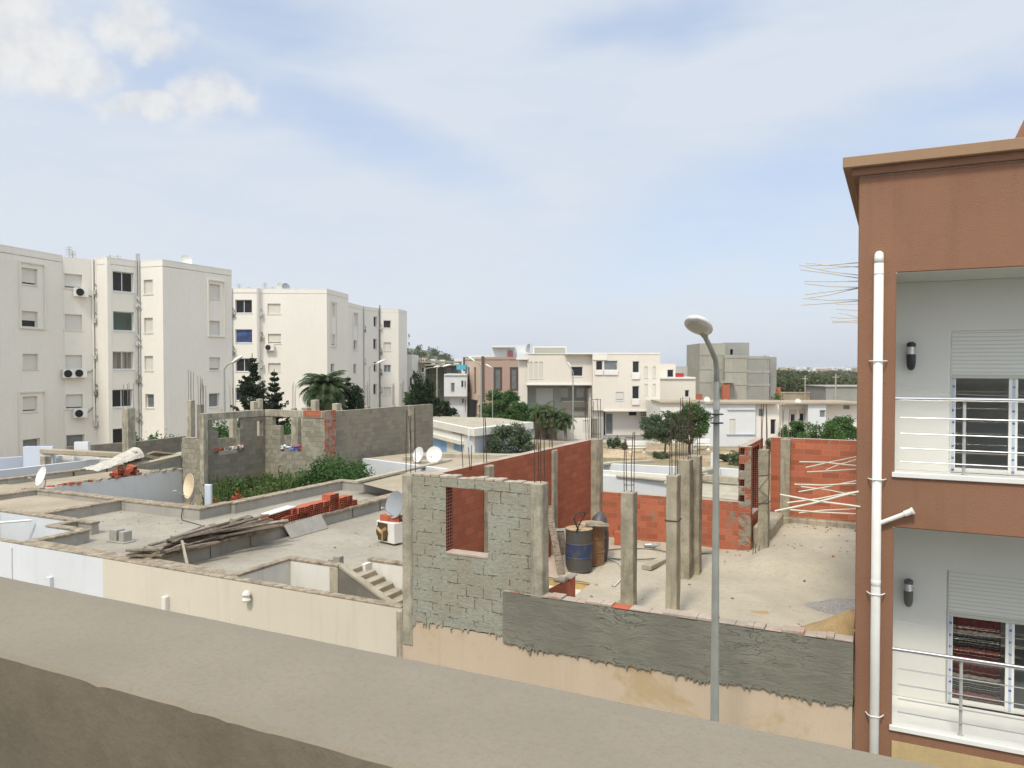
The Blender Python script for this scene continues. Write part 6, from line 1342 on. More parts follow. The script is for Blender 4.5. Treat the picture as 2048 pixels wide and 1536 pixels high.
for i in range(9):
    for j in range(4): fbox(mb, *r4(1545 + i * 26, 968 + j * 30, 1562 + i * 26, 988 + j * 30), Yv + .58, .05)
obj('vent_block_screen', mb, M['glass_gy'], vl)
x0, y0, x1, y1 = r4(975, 640, 1105, 1250); mb = MB(); fbox(mb, x0, y0, x1, y1, Yv - .2, 6, zb=0); obj('wall', mb, M['villa'], vl)
x0, y0, x1, y1 = r4(930, 690, 985, 1250); mb = MB(); fbox(mb, x0, y0, x1, y1, Yv + .8, 3, zb=0); obj('wall', mb, M['villa2'], vl)
mb = MB(); fbox(mb, *r4(275, 195, 665, 282), Yv + 4, 5); obj('roof_room', mb, M['villa2'], vl); mb = MB(); fbox(mb, *r4(287, 207, 655, 274), Yv + 3.95, .1); obj('roof_screen', mb, M['glass_gn'], vl) if False else obj('roof_screen', mb, M['olivewall'] if 'olivewall' in M else plaster('olive_grey_panel', (.33, .335, .28), .05, .3), vl)
mb = MB(); fbox(mb, *r4(650, 268, 1775, 286), Yv - .85, 10.2); fbox(mb, *r4(205, 274, 650, 284), Yv - .1, 8); obj('roof_edge', mb, M['villa2'], vl)
x0, y0, x1, y1 = r4(560, 1040, 960, 1245); fwall(vl, x0, y0, x1, y1, Yv - 5, .25, c4([(860, 1065, 930, 1215, 'shut')]), 'villa2', zb=0, name='garden_wall', label='white garden wall with a door', sill=False); mb = MB(); fbox(mb, *r4(1035, 1040, 1100, 1240), Yv - 4.9, .3, zb=0); obj('gate_pier', mb, M['villagrey'], vl)
mb = MB(); fbox(mb, *r4(960, 1045, 1030, 1200), Yv - 4.8, .1, zb=0); obj('gate', mb, M['conc_dk'], vl)
mb = MB(); fbox(mb, *r4(300, 1150, 500, 1250), Yv - 4.8, .3, zb=0); obj('garden_wall', mb, M['conc_dk'], vl, label='dark grey garden wall')
P = PY(1056, 696, Yv + 2); dish(P, (Vector((-.8, -.4, .2))), 1.0, 'dish_grey', 'grey round dish on the left end of the long villa roof', lnb=False, seg=14)
# white house with the roof room left of the villa
wh = thing('house', 'white house with a white roof room, rising behind the pinkish brown house', 'house', PY(1000, 840, 112) * Vector((1, 1, 0)))
S3, O3 = 5.906, (800, 660)
def c3(l): return cv(S3, O3[0], O3[1], l)
def r3(a, b_, c, d): return (O3[0] + a / S3, O3[1] + b_ / S3, O3[0] + c / S3, O3[1] + d / S3)
mb = MB(); fbox(mb, *r3(1085, 180, 1500, 330), 114, 6, zb=6); obj('roof_room', mb, M['white'], wh); mb = MB(); fbox(mb, *r3(1085, 180, 1355, 205), 112.5, 3); obj('roof_slab', mb, M['white'], wh); mb = MB(); fbox(mb, *r3(1270, 242, 1335, 318), 113.9, .15); obj('door', mb, simple('dusty_red_door', (.42, .16, .17), .7), wh)
mb = MB(); fbox(mb, *r3(1380, 270, 1520, 345), 113, 6, zb=0); fbox(mb, *r3(790, 298, 1380, 325), 120, 4, zb=0); obj('wall', mb, M['white'], wh)
# pinkish brown house
pk = thing('house', 'pinkish brown two storey house with tall dark framed windows', 'house', PY(965, 835, 108) * Vector((1, 1, 0)))
Yc = 108.0; cn = PY(965, 760, Yc); cn.z = 0; lf = PY(930, 760, Yc + 9.5); lf.z = 0; rt = PY(1050, 760, Yc + 1.5); rt.z = 0
M['pink'] = plaster('pinkish_brown_paint', (.40, .285, .23), .04, .3, 4, .1, .08); M['pinkl'] = plaster('pale_pinkish_paint', (.56, .44, .35), .04, .3, 4, .1, .08); M['dkbrown'] = simple('dark_brown_frame', (.10, .065, .05), .6)
zt = PY(965, 714, Yc).z
hs = hol(lf, cn, [w[:4] for w in c3([(798, 440, 822, 730, 0), (872, 440, 898, 738, 0)])])
mb = MB(); mb.wall(lf, cn, .3, PY(965, 802, Yc).z, zt, hs); obj('wall', mb, M['pinkl'], pk, label='pale side wall')
for h in hs: window(pk, lf, cn, h, 'glass', .1, fr='dkbrown', frw=.3)
hs = hol(cn, rt, [w[:4] for w in c3([(1105, 440, 1208, 720, 0), (1298, 440, 1398, 720, 0)])])
mb = MB(); mb.wall(cn, rt, .3, 0, zt, hs); obj('wall', mb, M['pink'], pk)
for h in hs: window(pk, cn, rt, h, 'glass', .1, fr='dkbrown', frw=.32, sill=False)
mb = MB(); mb.slab(cn + Vector((-.15, -.1, 0)), cn + Vector((.25, -.1, 0)), .3, PY(965, 802, Yc).z, zt + .1); mb.slab(lf - Vector((.3, 0, 0)), lf + Vector((1.2, 0, 0)), .4, zt - 2.0, zt + .1); obj('corner_pilaster', mb, M['dkbrown'], pk)
a_ = Vector((.8, 0, 0)); mb = MB(); l2, c2_ = lf + Vector((1.5, .3, 0)), cn + Vector((-.6, 1.5, 0)); mb.wall(l2, c2_, .3, 0, PY(965, 800, Yc).z); obj('ground_floor_wall', mb, M['pinkl'], pk)
mb = MB(); P_, Q_ = l2 + (c2_ - l2) * .5, l2 + (c2_ - l2) * .98; mb.slab(P_, Q_, .1, 0, 3.6, off=.06); obj('garage_door', mb, M['villatan'], pk)
mb = MB(); mb.prism([lf, cn, rt, rt + Vector((0, 10, 0)), lf + Vector((2, 8, 0))], zt - .5, zt - .3); obj('roof', mb, M['conc_lt'], pk)
mb = MB(); fbox(mb, *r3(915, 870, 1025, 1080), 84, .4, zb=0); tag(obj('garden_wall', mb, M['pinkl']), 'short pinkish garden wall stub behind the rebars, right of the parked car', 'wall')
# white houses further left
w1 = thing('house', 'small bright white house with dark windows, left of the pinkish brown house', 'house', PY(910, 830, 112) * Vector((1, 1, 0)))
x0, y0, x1, y1 = r3(520, 528, 790, 785); fwall(w1, x0, y0, x1, y1, 112, 8, c3([(600, 625, 648, 735, 'glass'), (722, 598, 752, 680, 'dark'), (760, 600, 780, 690, 'dark')]), 'white'); x0, y0, x1, y1 = r3(590, 785, 790, 1010); fwall(w1, x0, y0, x1, y1, 113, 6, c3([(730, 805, 755, 865, 'dark'), (765, 815, 780, 970, 'dark')]), 'white', zb=0)
mb = MB(); fbox(mb, *r3(520, 520, 790, 536), 111.8, 8.3); obj('roof_edge', mb, M['white'], w1); mb = MB(); fbox(mb, *r3(668, 468, 785, 520), 116, 2, zb=8); tag(obj('awning', mb, simple('turquoise_tarpaulin', (.05, .34, .45), .6)), 'turquoise tarpaulin shelter on the roof of the small white house', 'tarpaulin')
w2 = thing('house', 'farther white house glimpsed above the turquoise shelter', 'house', PY(925, 830, 150) * Vector((1, 1, 0))); x0, y0, x1, y1 = r3(640, 335, 790, 600); fwall(w2, x0, y0, x1, y1, 150, 8, c3([(700, 370, 730, 440, 'glass')]), 'white', zb=0)
ol = thing('house', 'olive grey long house with dark narrow windows behind the cypress', 'house', PY(870, 830, 128) * Vector((1, 1, 0))); M['olv'] = plaster('olive_grey_render', (.30, .29, .215), .08, .2, 3, .1, .3); M['olvd'] = plaster('darker_grey_render', (.20, .205, .185), .08, .2, 3, .1, .3)
x0, y0, x1, y1 = r3(145, 385, 300, 800); fwall(ol, x0, y0, x1, y1, 128, 8, c3([(250, 440, 285, 500, 'dark')]), 'olv', zb=0); x0, y0, x1, y1 = r3(300, 410, 520, 800); fwall(ol, x0, y0, x1, y1, 132, 8, c3([(325, 450, 345, 530, 'dark'), (385, 450, 400, 530, 'dark'), (410, 450, 425, 530, 'dark'), (455, 620, 472, 700, 'dark'), (492, 620, 508, 690, 'dark')]), 'olv', zb=0); x0, y0, x1, y1 = r3(520, 405, 690, 800); fwall(ol, x0, y0, x1, y1, 130, 8, c3([(560, 450, 600, 505, 'glassm')]), 'olvd', zb=0)
mb = MB(); fbox(mb, *r3(145, 370, 690, 388), 127.5, 9); fbox(mb, *r3(290, 405, 690, 420), 127.6, 6); obj('roof_edge', mb, M['olv'], ol)
o2 = thing('house', 'pale beige house at the foot of the hill beside the farthest cream block', 'house', PY(822, 830, 120) * Vector((1, 1, 0))); x0, y0, x1, y1 = r3(80, 290, 145, 900); fwall(o2, x0, y0, x1, y1, 120, 8, c3([(112, 560, 140, 660, 'dark')]), 'offwhite', zb=0)
g = random.Random(77)
for i in range(9):
    x = 826 + i * 9.5; y = 716 + i * .9 + g.uniform(-2, 2); t = thing('hill_house', ['pale', 'brownish', 'pinkish', 'grey', 'small white', 'low tan', 'tall pale', 'flat grey', 'rightmost'][i] + ' distant house at the foot of the wooded hill, number %s from the left' % ['one', 'two', 'three', 'four', 'five', 'six', 'seven', 'eight', 'nine'][i], 'house', PY(x, 740, 300 + i * 3) * Vector((1, 1, 0)), 'distant houses below the hill')
    mb = MB(); fbox(mb, x - 5, y, x + 4 + g.uniform(0, 2), 745, 300 + i * 3, 8, zb=0); obj('wall', mb, M[['offwhite', 'olv', 'pinkl', 'olvd', 'white', 'rooftan', 'offwhite', 'olvd', 'olv'][i]], t); mb = MB(); fbox(mb, x - 3, y + 3, x - 1, y + 6, 299.5 + i * 3, .3); fbox(mb, x + 1, y + 3, x + 3, y + 6, 299.5 + i * 3, .3); obj('window', mb, M['glass_dk'], t)
# hillside scrub
g = random.Random(5); cl = []
for i in range(420):
    x = -300 + 270 * g.random(); y = 395 + 90 * g.random(); z = hillz(x, y)
    if z > 1: cl.append(((x, y, z + .8), (2.2 * g.uniform(.6, 1.5), 2.2, 1.9)))
struct(quads_obj('hill_woods', leaves_np(cl, 26000, .8, 5), M['woods'], None, loc=(-120, 440, 0)), 'stuff')
# blue shuttered workshop
sb = thing('workshop', 'low white flat-roofed workshop with light blue doors beyond the long grey wall', 'workshop', PZ(905, 905, 0) * Vector((1, 1, 0)))
zk = 3.7; kA, kB, kC, kD, kE = gp(860, 841, zk), gp(942, 858, zk), gp(1062, 845, zk), gp(1000, 836, zk), gp(868, 832, zk)
kz = zk; 
def kh(l): return hol(kA, kB, [w[:4] for w in c3(l)])
hs = kh([(615, 1180, 755, 1235, 0), (380, 1300, 552, 1430, 0), (632, 1345, 735, 1430, 0)])
hs[1] = (*hs[1][:2], .02, hs[1][3]); mb = MB(); mb.wall(kA, kB, .25, 0, kz - .1, hs); obj('wall', mb, M['offwhite'], sb)
window(sb, kA, kB, hs[0], 'glass', .12, sill=False)
for h in hs[1:]:
    mb = MB(); d = (kB - kA).normalized(); mb.slab(kA + d * h[0] + Vector((0, .1, 0)), kA + d * h[1] + Vector((0, .1, 0)), .05, h[2], h[3]); obj('blue_door', mb, M['bluedoor'], sb)
mb = MB(); mb.wall(kB, kC, .25, 0, kz - .1); obj('wall', mb, M['bluew'], sb)
mb = MB(); mb.prism([kA, kB, kC, kD, kE], kz - .1, kz); obj('roof', mb, M['conc_lt'], sb)
mb = MB(); mb.slab(kA, kB + (kB - kA).normalized() * .4, .3, kz - .40, kz + .06, off=.15); mb.slab(kB + Vector((.05, -.3, 0)), kC, .5, kz - .44, kz + .05, off=.2); obj('eaves', mb, M['offwhite'], sb)
(s0, s1, z0, z1), = kh([(395, 1245, 760, 1305, 0)]); mb = MB(); d = (kB - kA).normalized(); mb.slab(kA + d * max(s0, 0), kA + d * s1, .3, z0, z1 - (z1 - z0) * .3, off=.3); obj('canopy', mb, M['offwhite'], sb)
quadroof(hr, [(868, 906), (940, 910), (1000, 903), (868, 899)], 3.0, 'offwhite') if False else None
# beige house right of the villa, concrete shell, low white row
bh = thing('house', 'plain beige two storey house right of the villa with a roof terrace', 'house', PY(1355, 815, 95) * Vector((1, 1, 0)))
S6, O6 = 4.876, (1300, 620)
def c5(l): return cv(S6, O6[0], O6[1], l)
def r5(a, b_, c, d): return (O6[0] + a / S6, O6[1] + b_ / S6, O6[0] + c / S6, O6[1] + d / S6)
x0, y0, x1, y1 = r5(95, 525, 250, 680); fwall(bh, x0, y0, x1, y1, 99, 6, c5([(168, 580, 230, 668, 'dark')]), 'villa', zb=3); x0, y0, x1, y1 = r5(60, 665, 445, 900); fwall(bh, x0, y0, x1, y1, 96, 7, c5([(340, 780, 382, 850, 'dark')]), 'villa', zb=0)
mb = MB(); fbox(mb, *r5(250, 550, 365, 665), 103, 2); obj('roof_hut', mb, M['villagrey'], bh); mb = MB(); fbox(mb, *r5(252, 615, 330, 665), 97, .3); obj('red_panel', mb, simple('red_tarpaulin', (.35, .02, .02), .6), bh); mb = MB(); fbox(mb, *r5(60, 655, 445, 672), 95.8, 7.2); obj('roof_edge', mb, M['villa2'], bh)
cs = thing('concrete_building', 'bare grey concrete shell of a multi storey building without openings on its front', 'building under construction', PY(1475, 815, 112) * Vector((1, 1, 0)))
M['shell'] = concrete('bare_shell_concrete', (.34, .33, .275), .10, bstr=.3, scale=.35, dark=(.15, .145, .125)); M['shell2'] = concrete('greyer_shell_concrete', (.28, .28, .255), .10, bstr=.3, scale=.35, dark=(.18, .18, .165))
Ys = 112
for (r, Y, mt) in ((r5(482, 325, 735, 900), Ys + .5, 'shell'), (r5(735, 318, 968, 560), Ys + 4, 'shell2'), (r5(730, 440, 945, 900), Ys - .5, 'shell'), (r5(945, 450, 1165, 900), Ys, 'shell2'), (r5(1165, 458, 1235, 900), Ys + 2, 'shell2')):
    mb = MB(); w_ = hol(Vector((PY(r[0], 700, Y).x, Y, 0)), Vector((PY(r[2], 700, Y).x, Y, 0)), [r5(782, 382, 808, 436)]) if Y == Ys + 4 else []
    A, B = PY(r[0], r[3], Y), PY(r[2], r[1], Y); P, Q = Vector((A.x, Y, 0)), Vector((B.x, Y, 0)); mb.wall(P, Q, .25, 0, B.z, w_); mb.slab(P + Vector((0, .25, 0)), P + Vector((.2, .25, 0)), 8, 0, B.z - .01); mb.slab(Q - Vector((.2, -.25, 0)), Q + Vector((0, .25, 0)), 8, 0, B.z - .01); mb.slab(P + Vector((0, 8.2, 0)), Q + Vector((0, 8.2, 0)), .2, 0, B.z - .02); mb.slab(P + Vector((.2, .25, 0)), Q + Vector((-.2, .25, 0)), 7.9, B.z - .3, B.z - .03); obj('wall', mb, M[mt], cs)
mb = MB()
for yy in (448, 585, 712): fbox(mb, *r5(725, yy, 950, yy + 20), Ys - .56, .2); fbox(mb, *r5(940, yy + 8, 1170, yy + 28), Ys - .06, .2); fbox(mb, *r5(482, yy - 20, 735, yy - 4), Ys + .44, .2)
for xx in (600, 815, 940, 1115): fbox(mb, *r5(xx, 440 if xx > 700 else 330, xx + 14, 890), Ys - .54 if xx < 940 and xx > 700 else (Ys - .04 if xx > 900 else Ys + .46), .1)
fbox(mb, *r5(690, 692, 840, 712), Ys - 2.2, 2); obj('floor_band', mb, M['shell'], cs)
mb = MB(); fbox(mb, *r5(705, 728, 778, 895), Ys - 2.5, .4, zb=0); obj('brick_pier', mb, M['red'], cs)
mb = MB(); fbox(mb, *r5(440, 820, 510, 860), 100, .4, zb=2); tag(obj('brick_wall', mb, M['red']), 'short red brick wall at the foot of the bare concrete shell', 'wall'); mb = MB(); fbox(mb, *r5(1235, 755, 1275, 800), 110, .4, zb=2); tag(obj('brick_wall', mb, M['red']), 'small red brick wall stub right of the bare concrete shell', 'wall')
row = thing('house_row', 'low whitewashed single storey house with flat roof across the plaza, behind the street lamp', 'house', PY(1480, 885, 74) * Vector((1, 1, 0)))
Yr = 74
x0, y0, x1, y1 = r5(100, 905, 545, 1230); fwall(row, x0, y0, x1, y1, Yr + 3, 8, c5([(600, 985, 640, 1080, 'dark')])[:0], 'offwhite', zb=0)
x0, y0, x1, y1 = r5(540, 915, 1030, 1230); fwall(row, x0, y0, x1, y1, Yr, 10, c5([(775, 1062, 832, 1215, 'shut')]), 'white', zb=0, sill=False)
x0, y0, x1, y1 = r5(1030, 915, 1260, 1230); fwall(row, x0, y0, x1, y1, Yr + .5, 9, c5([(1175, 1065, 1228, 1215, 'dark'), (1060, 960, 1110, 1040, 'glass')]), 'villa2', zb=0, sill=False)
mb = MB(); fbox(mb, *r5(540, 900, 1260, 916), Yr - .3, 6); obj('roof', mb, M['rooftan'], row); mb = MB(); fbox(mb, *r5(760, 965, 1030, 975), Yr - .15, .15); fbox(mb, *r5(750, 1208, 1030, 1216), Yr - .15, .15); obj('wall_band', mb, M['bluew'], row)
mb = MB(); fbox(mb, *r5(95, 893, 545, 908), Yr + 2.7, 5); obj('roof', mb, M['rooftan'], row)
ro2 = thing('house_row', 'low pale house with two dark windows beyond the bright green bushes at right', 'house', PY(1610, 870, 78) * Vector((1, 1, 0)))
x0, y0, x1, y1 = r5(1260, 915, 1540, 1230); fwall(ro2, x0, y0, x1, y1, 77, 9, c5([(1370, 1012, 1418, 1100, 'dark'), (1458, 1005, 1505, 1085, 'dark')]), 'villa2', zb=0, sill=False)
mb = MB(); fbox(mb, *r5(1368, 972, 1435, 1010), 76.9, .1); fbox(mb, *r5(1458, 972, 1522, 1005), 76.9, .1); obj('shutter_box', mb, M['pinkl'], ro2)
x0, y0, x1, y1 = r5(1540, 915, 1720, 1230); fwall(ro2, x0, y0, x1, y1, 76, 9, c5([(1655, 975, 1715, 1050, 'glass')]), 'white', zb=0, sill=False); x0, y0, x1, y1 = r5(1720, 920, 2100, 1230); fwall(ro2, x0, y0, x1, y1, 77, 9, c5([(1885, 925, 1950, 970, 'glass')]), 'villa2', zb=0, sill=False)
mb = MB(); fbox(mb, *r5(1265, 902, 2100, 918), 75.7, 6); obj('roof', mb, M['rooftan'], ro2)
for (x, y, lab) in ((1414, 799, 'small white dish on the low roof left of the tall street lamp'), (1596, 803, 'small white dish on the low roof above the bright green bushes')):
    P = PY(x, y, 76); dish(P, Vector((.1, -.9, .3)), .6, 'dish', lab, lnb=False, seg=12)
bwall = thing('boundary_wall', 'long tan boundary wall in front of the dark woods at right', 'wall', PY(1600, 810, 118) * Vector((1, 1, 0))); mb = MB(); fbox(mb, *r5(1240, 808, 1720, 905), 118, .3, zb=0); obj('wall_panel', mb, M['rooftan'], bwall); mb = MB(); fbox(mb, *r5(1240, 800, 1720, 812), 117.9, .5); obj('wall_cap', mb, M['conc_lt'], bwall)
gw = thing('concrete_building', 'windowless grey block building before the dark woods', 'building', PY(1690, 810, 112) * Vector((1, 1, 0))); mb = MB(); fbox(mb, *r5(1715, 748, 2300, 905), 112, 8, zb=0); obj('wall', mb, M['shell2'], gw); mb = MB(); fbox(mb, *r5(1710, 742, 2300, 750), 111.8, 8.4); obj('roof_edge', mb, M['shell'], gw)
# woods and far city
g = random.Random(15); cl = []
for i in range(520):
    x = g.uniform(1536, 2150); Y = g.uniform(125, 190); yt = 738 + min(20, max(0, (x - 1560)) * .115) + g.uniform(-2, 5); P = PY(x, yt, Y); h = P.z; cl.append(((P.x, Y, h - 1.5), (1.9, 1.9, 1.4)))
    for k in range(2): cl.append(((P.x, Y, h - 3.2 - k * 1.8), (2.2, 2.2, 1.4)))
struct(quads_obj('woods', leaves_np(cl, 84000, .42, 15), M['woods'], None, loc=(70, 150, 0)), 'stuff')
cl = [];
for i in range(30): x = g.uniform(1365, 1402); P = PY(x, g.uniform(738, 752), 135); cl.append(((P.x, 135, P.z - 1.2), (1.3, 1.3, 1.3))); cl.append(((P.x, 135, P.z - 3), (1.5, 1.5, 1.4)))
struct(quads_obj('woods', leaves_np(cl, 6000, .35, 16), M['woods'], None, loc=(30, 135, 0)), 'stuff')
mb = MB()
for i in range(800):
    Y = g.uniform(900, 2300); x = g.uniform(1480, 2300); w = g.uniform(6, 18); h = g.uniform(4, 9) + (Y - 900) * .002; P = PY(x, 740, Y); zb = -1; mb.box((P.x, Y, zb + h / 2), (w, 10, h), mi=g.choice((0, 0, 0, 1)))
struct(obj('distant_town', mb, [M['white'], M['rooftan']]), 'stuff')
g = random.Random(44); cl = []
for i in range(1100): Y = g.uniform(500, 1800); x = g.uniform(1450, 2300); P = PY(x, 740, Y); cl.append(((P.x, Y, 1.5), (6, 6, 2.6)))
struct(quads_obj('far_scrub', leaves_np(cl, 26000, 2.2, 18), M['woods'], None, loc=(300, 900, 0)), 'stuff')

# ------------------------------------------------------------------ trees and plants
def at(px, Y): p = PY(px, 800, Y); return Vector((p.x, Y, 0))
def htop(py, Y): return PY(1000, py, Y).z
Yt = 47
conifer('conifer_tree', 'tall dark conifer with upswept branches, left one of the pair before the second cream block', at(505, Yt), htop(706, Yt), 2.3, M['dkleaf'], 101, n=16000, leaf=.12, low=.2)
conifer('conifer_tree', 'slimmer dark conifer, right one of the pair before the second cream block', at(549, Yt + 2), htop(738, Yt + 2), 1.7, M['dkleaf'], 102, n=12000, leaf=.11, low=.2)
palm('palm_tree', 'big fan of palm fronds over the grey ruin, before the second cream block', at(652, Yt + 2), htop(778, Yt + 2), 2.1, 103, nf=90, tr=.32)
conifer('conifer_tree', 'dark sparse conifer just right of the big palm', at(696, Yt + 3), htop(752, Yt + 3), .95, M['dkleaf'], 104, n=5000, leaf=.12, low=.3)
column_tree('cypress_tree', 'dark dense cypress between the palm and the grey wall corner', at(711, Yt + 3), htop(768, Yt + 3), .95, M['cypress'], 105, n=7000, leaf=.11, taper=.55)
column_tree('cypress_tree', 'tall dark cypress beside the farthest cream block, tallest of the clump', at(836, 62), htop(738, 62), 1.3, M['cypress'], 106, n=9000, leaf=.13, taper=.75); column_tree('cypress_tree', 'dark cypress right behind the tallest one, with a pointed top', at(857, 63), htop(752, 63), 1.1, M['cypress'], 107, n=7000, leaf=.13, taper=.75)
broad_tree('tree', 'rounded dark green tree at the right of the cypress clump, above the workshop', at(877, 62), htop(787, 62), 1.4, M['cypress'], 108, n=8000, leaf=.12, trunkh=.15, tr=.1); broad_tree('tree', 'small grey green tree at the edge of the farthest cream block', at(819, 66), htop(775, 66), .7, M['leaf'], 109, n=2500, leaf=.13, trunkh=.2)
broad_tree('tree', 'dense green street tree in front of the pinkish brown house', at(1003, 82), htop(778, 82), 2.5, M['leaf'], 110, n=14000, leaf=.16, trunkh=.12, ncl=34); broad_tree('tree', 'lower green tree right of the dense street tree, before the villa corner', at(1040, 80), htop(800, 80), 1.3, M['leaf'], 111, n=6000, leaf=.15, trunkh=.1)
broad_tree('tree', 'bushy bright green tree standing over the workshop roof', at(1022, 50), htop(845, 50), 1.65, M['olive'], 112, n=14000, leaf=.09, trunkh=.05, ncl=34)
palm('palm_tree', 'leafy short palm before the grey recessed floor of the villa', at(1085, 80), 2.7, 2.3, 113, nf=44, tr=.35, mat=M['leaf']); palm('palm_tree', 'bushy dark palm right beside the leafy short one at the villa', at(1108, 79), 2.3, 2.2, 114, nf=44, tr=.3)
palm('palm_tree', 'small palm with yellowish fronds standing alone before the villa garden wall', at(1131, 78), 2.2, 1.5, 115, nf=30, tr=.15)
broad_tree('tree', 'airy olive green acacia, left one of the two before the beige house', at(1330, 66), htop(822, 66), 2.3, M['olive'], 116, n=13000, leaf=.11, trunkh=.25, ncl=24, tr=.1, squash=.6); broad_tree('tree', 'dark green leafy tree, right one of the two before the beige house', at(1381, 67), htop(808, 67), 2.0, M['leaf'], 117, n=13000, leaf=.12, trunkh=.18, ncl=24, tr=.1)
broad_tree('tree', 'dark green bushy tree left of the bright green bushes at right', at(1592, 62), htop(838, 62), 1.1, M['leaf'], 118, n=5500, leaf=.11, trunkh=.1); broad_tree('tree', 'bright green rounded bushy tree behind the back brick wall', at(1645, 58), htop(834, 58), 1.7, M['leaf_br'], 119, n=11000, leaf=.10, trunkh=.05, ncl=30); broad_tree('tree', 'darker green rounded tree touching the brown building', at(1685, 60), htop(830, 60), 1.5, M['leaf'], 120, n=8000, leaf=.11, trunkh=.05)
palm('palm_tree', 'low young palm by the road, right of the tall street lamp', at(1478, 60), .55, 1.2, 121, nf=26, tr=.12)
bush('bush', 'spiky green plants by the road in front of the villa', at(1228, 72), .7, .5, 1.3, M['olive'], 122, n=900, leaf=.12); bush('bush', 'low dry green bush just right of the spiky plants by the road', at(1248, 71), .5, .4, .8, M['olive'], 123, n=500, leaf=.11); bush('bush', 'low bush at the trunk of the airy acacia', at(1322, 64), .8, .6, .7, M['olive'], 124, n=900, leaf=.1); bush('bush', 'dry bush left of the low young palm by the road', at(1452, 62), 1.0, .6, .8, M['olive'], 125, n=1200, leaf=.1); bush('bush', 'small bush behind the whitewashed house corner', at(1555, 100), 1.2, .8, 5.2, M['leaf'], 126, n=2500, leaf=.16)
bush('bush', 'green bush right of the bare concrete shell base', at(1570, 74), .6, .5, 2.0, M['leaf'], 127, n=1500, leaf=.12); bush('bush', 'tuft of plants in front of the dark doorway of the whitewashed house', at(1545, 68), .9, .5, 1.5, M['olive'], 128, n=1200, leaf=.1)
for i, (x, w) in enumerate(((282, 1.0), (303, 1.3), (328, 1.4), (352, 1.4), (268, .5))):
    bush('hedge_plant', 'green shrub in the hedge before the nearest cream block, %s' % ['second from left', 'third from left', 'fourth from left', 'rightmost one', 'leftmost one'][i], at(x, 46), w, .6, htop(872 - 3 * (i % 2), 46), M['leaf'], 130 + i, n=5000, leaf=.12, ncl=26, cat='shrub', group='hedge behind the block wall')
for i, (x, yt, w) in enumerate(((470, 843, 1.3), (505, 835, 1.4), (570, 838, 1.6), (598, 848, 1.2), (436, 848, 1.0))):
    bush('bush', ['green bush seen through the left empty opening of the grey shell', 'green bush behind the dark wall of the grey shell', 'green bush seen through the middle opening of the grey shell', 'green bush at the right side of the middle opening of the grey shell', 'green bush seen at the left edge of the left opening of the shell'][i], at(x, 43.5), w * 1.35, 1.0, htop(yt - 4, 43.5), M['leaf'], 140 + i, n=9000, leaf=.13, ncl=34)
# dry tufts on the plaza
M['drygrass'] = leafmat('dry_grass_blade', (.22, .18, .09), (.30, .26, .13))
struct(quads_obj('dry_grass', leaves_np([((PZ(x, y, 0).x, PZ(x, y, 0).y, .08), (.8, .5, .12)) for x, y in [(g.uniform(1190, 1480), g.uniform(884, 925)) for _ in range(110)]], 9000, .035, 19), M['drygrass'], None, loc=(10, 65, 0)), 'stuff')

# ------------------------------------------------------------------ distant lamps, poles, benches, cars
def far_lamp(px, yt, hx, hy, Y, label, kind=0, r=.07):
    B = at(px, Y); zt = htop(yt, Y); t = thing('street_lamp', label, 'street lamp', B); mb = MB(); T_ = B + Vector((0, 0, zt)); Hd = PY(hx, hy, Y); mb.tube([B, T_ - Vector((0, 0, .6)), T_, T_.lerp(Hd, .25) + Vector((0, 0, .12))], [r, r * .75, r * .7, r * .6], 8); obj('pole', mb, M['galv'], t)
    mb = MB(); mb.tube([T_.lerp(Hd, .25) + Vector((0, 0, .12)), Hd], [r * .6, r * .5], 6); obj('arm', mb, M['galv'], t)
    ax = (Hd - T_).normalized(); sd = Vector((0, 1, 0)); up = Vector((-ax.z, 0, ax.x)); up = up if up.z > 0 else -up; mb = MB(); lampshell(mb, Hd - ax * .3, ax, sd, up, .75, .4, .13, seg=10, nr=7); obj('lamp_head', mb, M['ac'], t, smooth_=True)
far_lamp(449, 738, 473, 721, 44, 'thin curved street lamp before the nearest cream block, leftmost lamp'); far_lamp(739, 735, 760, 725, 58, 'curved street lamp before the farthest cream block'); far_lamp(962, 732, 945, 720, 70, 'street lamp with a dark head before the pinkish brown house', r=.09); far_lamp(1146, 745, 1139, 732, 76, 'slender street lamp standing straight before the villa'); far_lamp(874, 737, 892, 732, 66, 'slender street lamp right beside the rounded dark tree'); far_lamp(849, 740, 872, 734, 90, 'faint farther street lamp over the cypress clump', r=.05); far_lamp(985, 737, 978, 733, 80, 'thin street lamp before the tall dark framed window', r=.05)
def pole(px, yt, Y, label, r=.10): B = at(px, Y); mb = MB(); mb.tube([B, B + Vector((0, 0, htop(yt, Y)))], [r, r * .8], 8); mb.box(B + Vector((0, 0, htop(yt, Y) - .4)), (.9, .1, .1)); return tag(obj('utility_pole', mb, M['conc_lt']), label, 'pole')
pole(1610, 752, 116, 'slender utility pole before the woods, left one'); pole(1671, 748, 100, 'taller utility pole before the woods, right one, by the grey block building'); pole(1561, 800, 73, 'thin post standing at the whitewashed house corner', .05)
def bench(px, py, label):
    P = PZ(px, py, 0); t = thing('bench', label, 'bench', P); mb = MB()
    n = 10
    mb.box(P + Vector((0, 0, .45)), (1.7, .55, .09)); obj('seat', mb, M['sill'], t, bevel=.03)
    mb = MB(); mb.box(P + Vector((0, .26, .80)), (1.75, .10, .42)); obj('backrest', mb, M['sill'], t, bevel=.04)
    for x in (-.6, .6): mb = MB(); mb.lathe(P + Vector((x, 0, 0)), [(.20, 0), (.13, .12), (.11, .28), (.17, .41)], 10); obj('leg', mb, M['sill'], t)
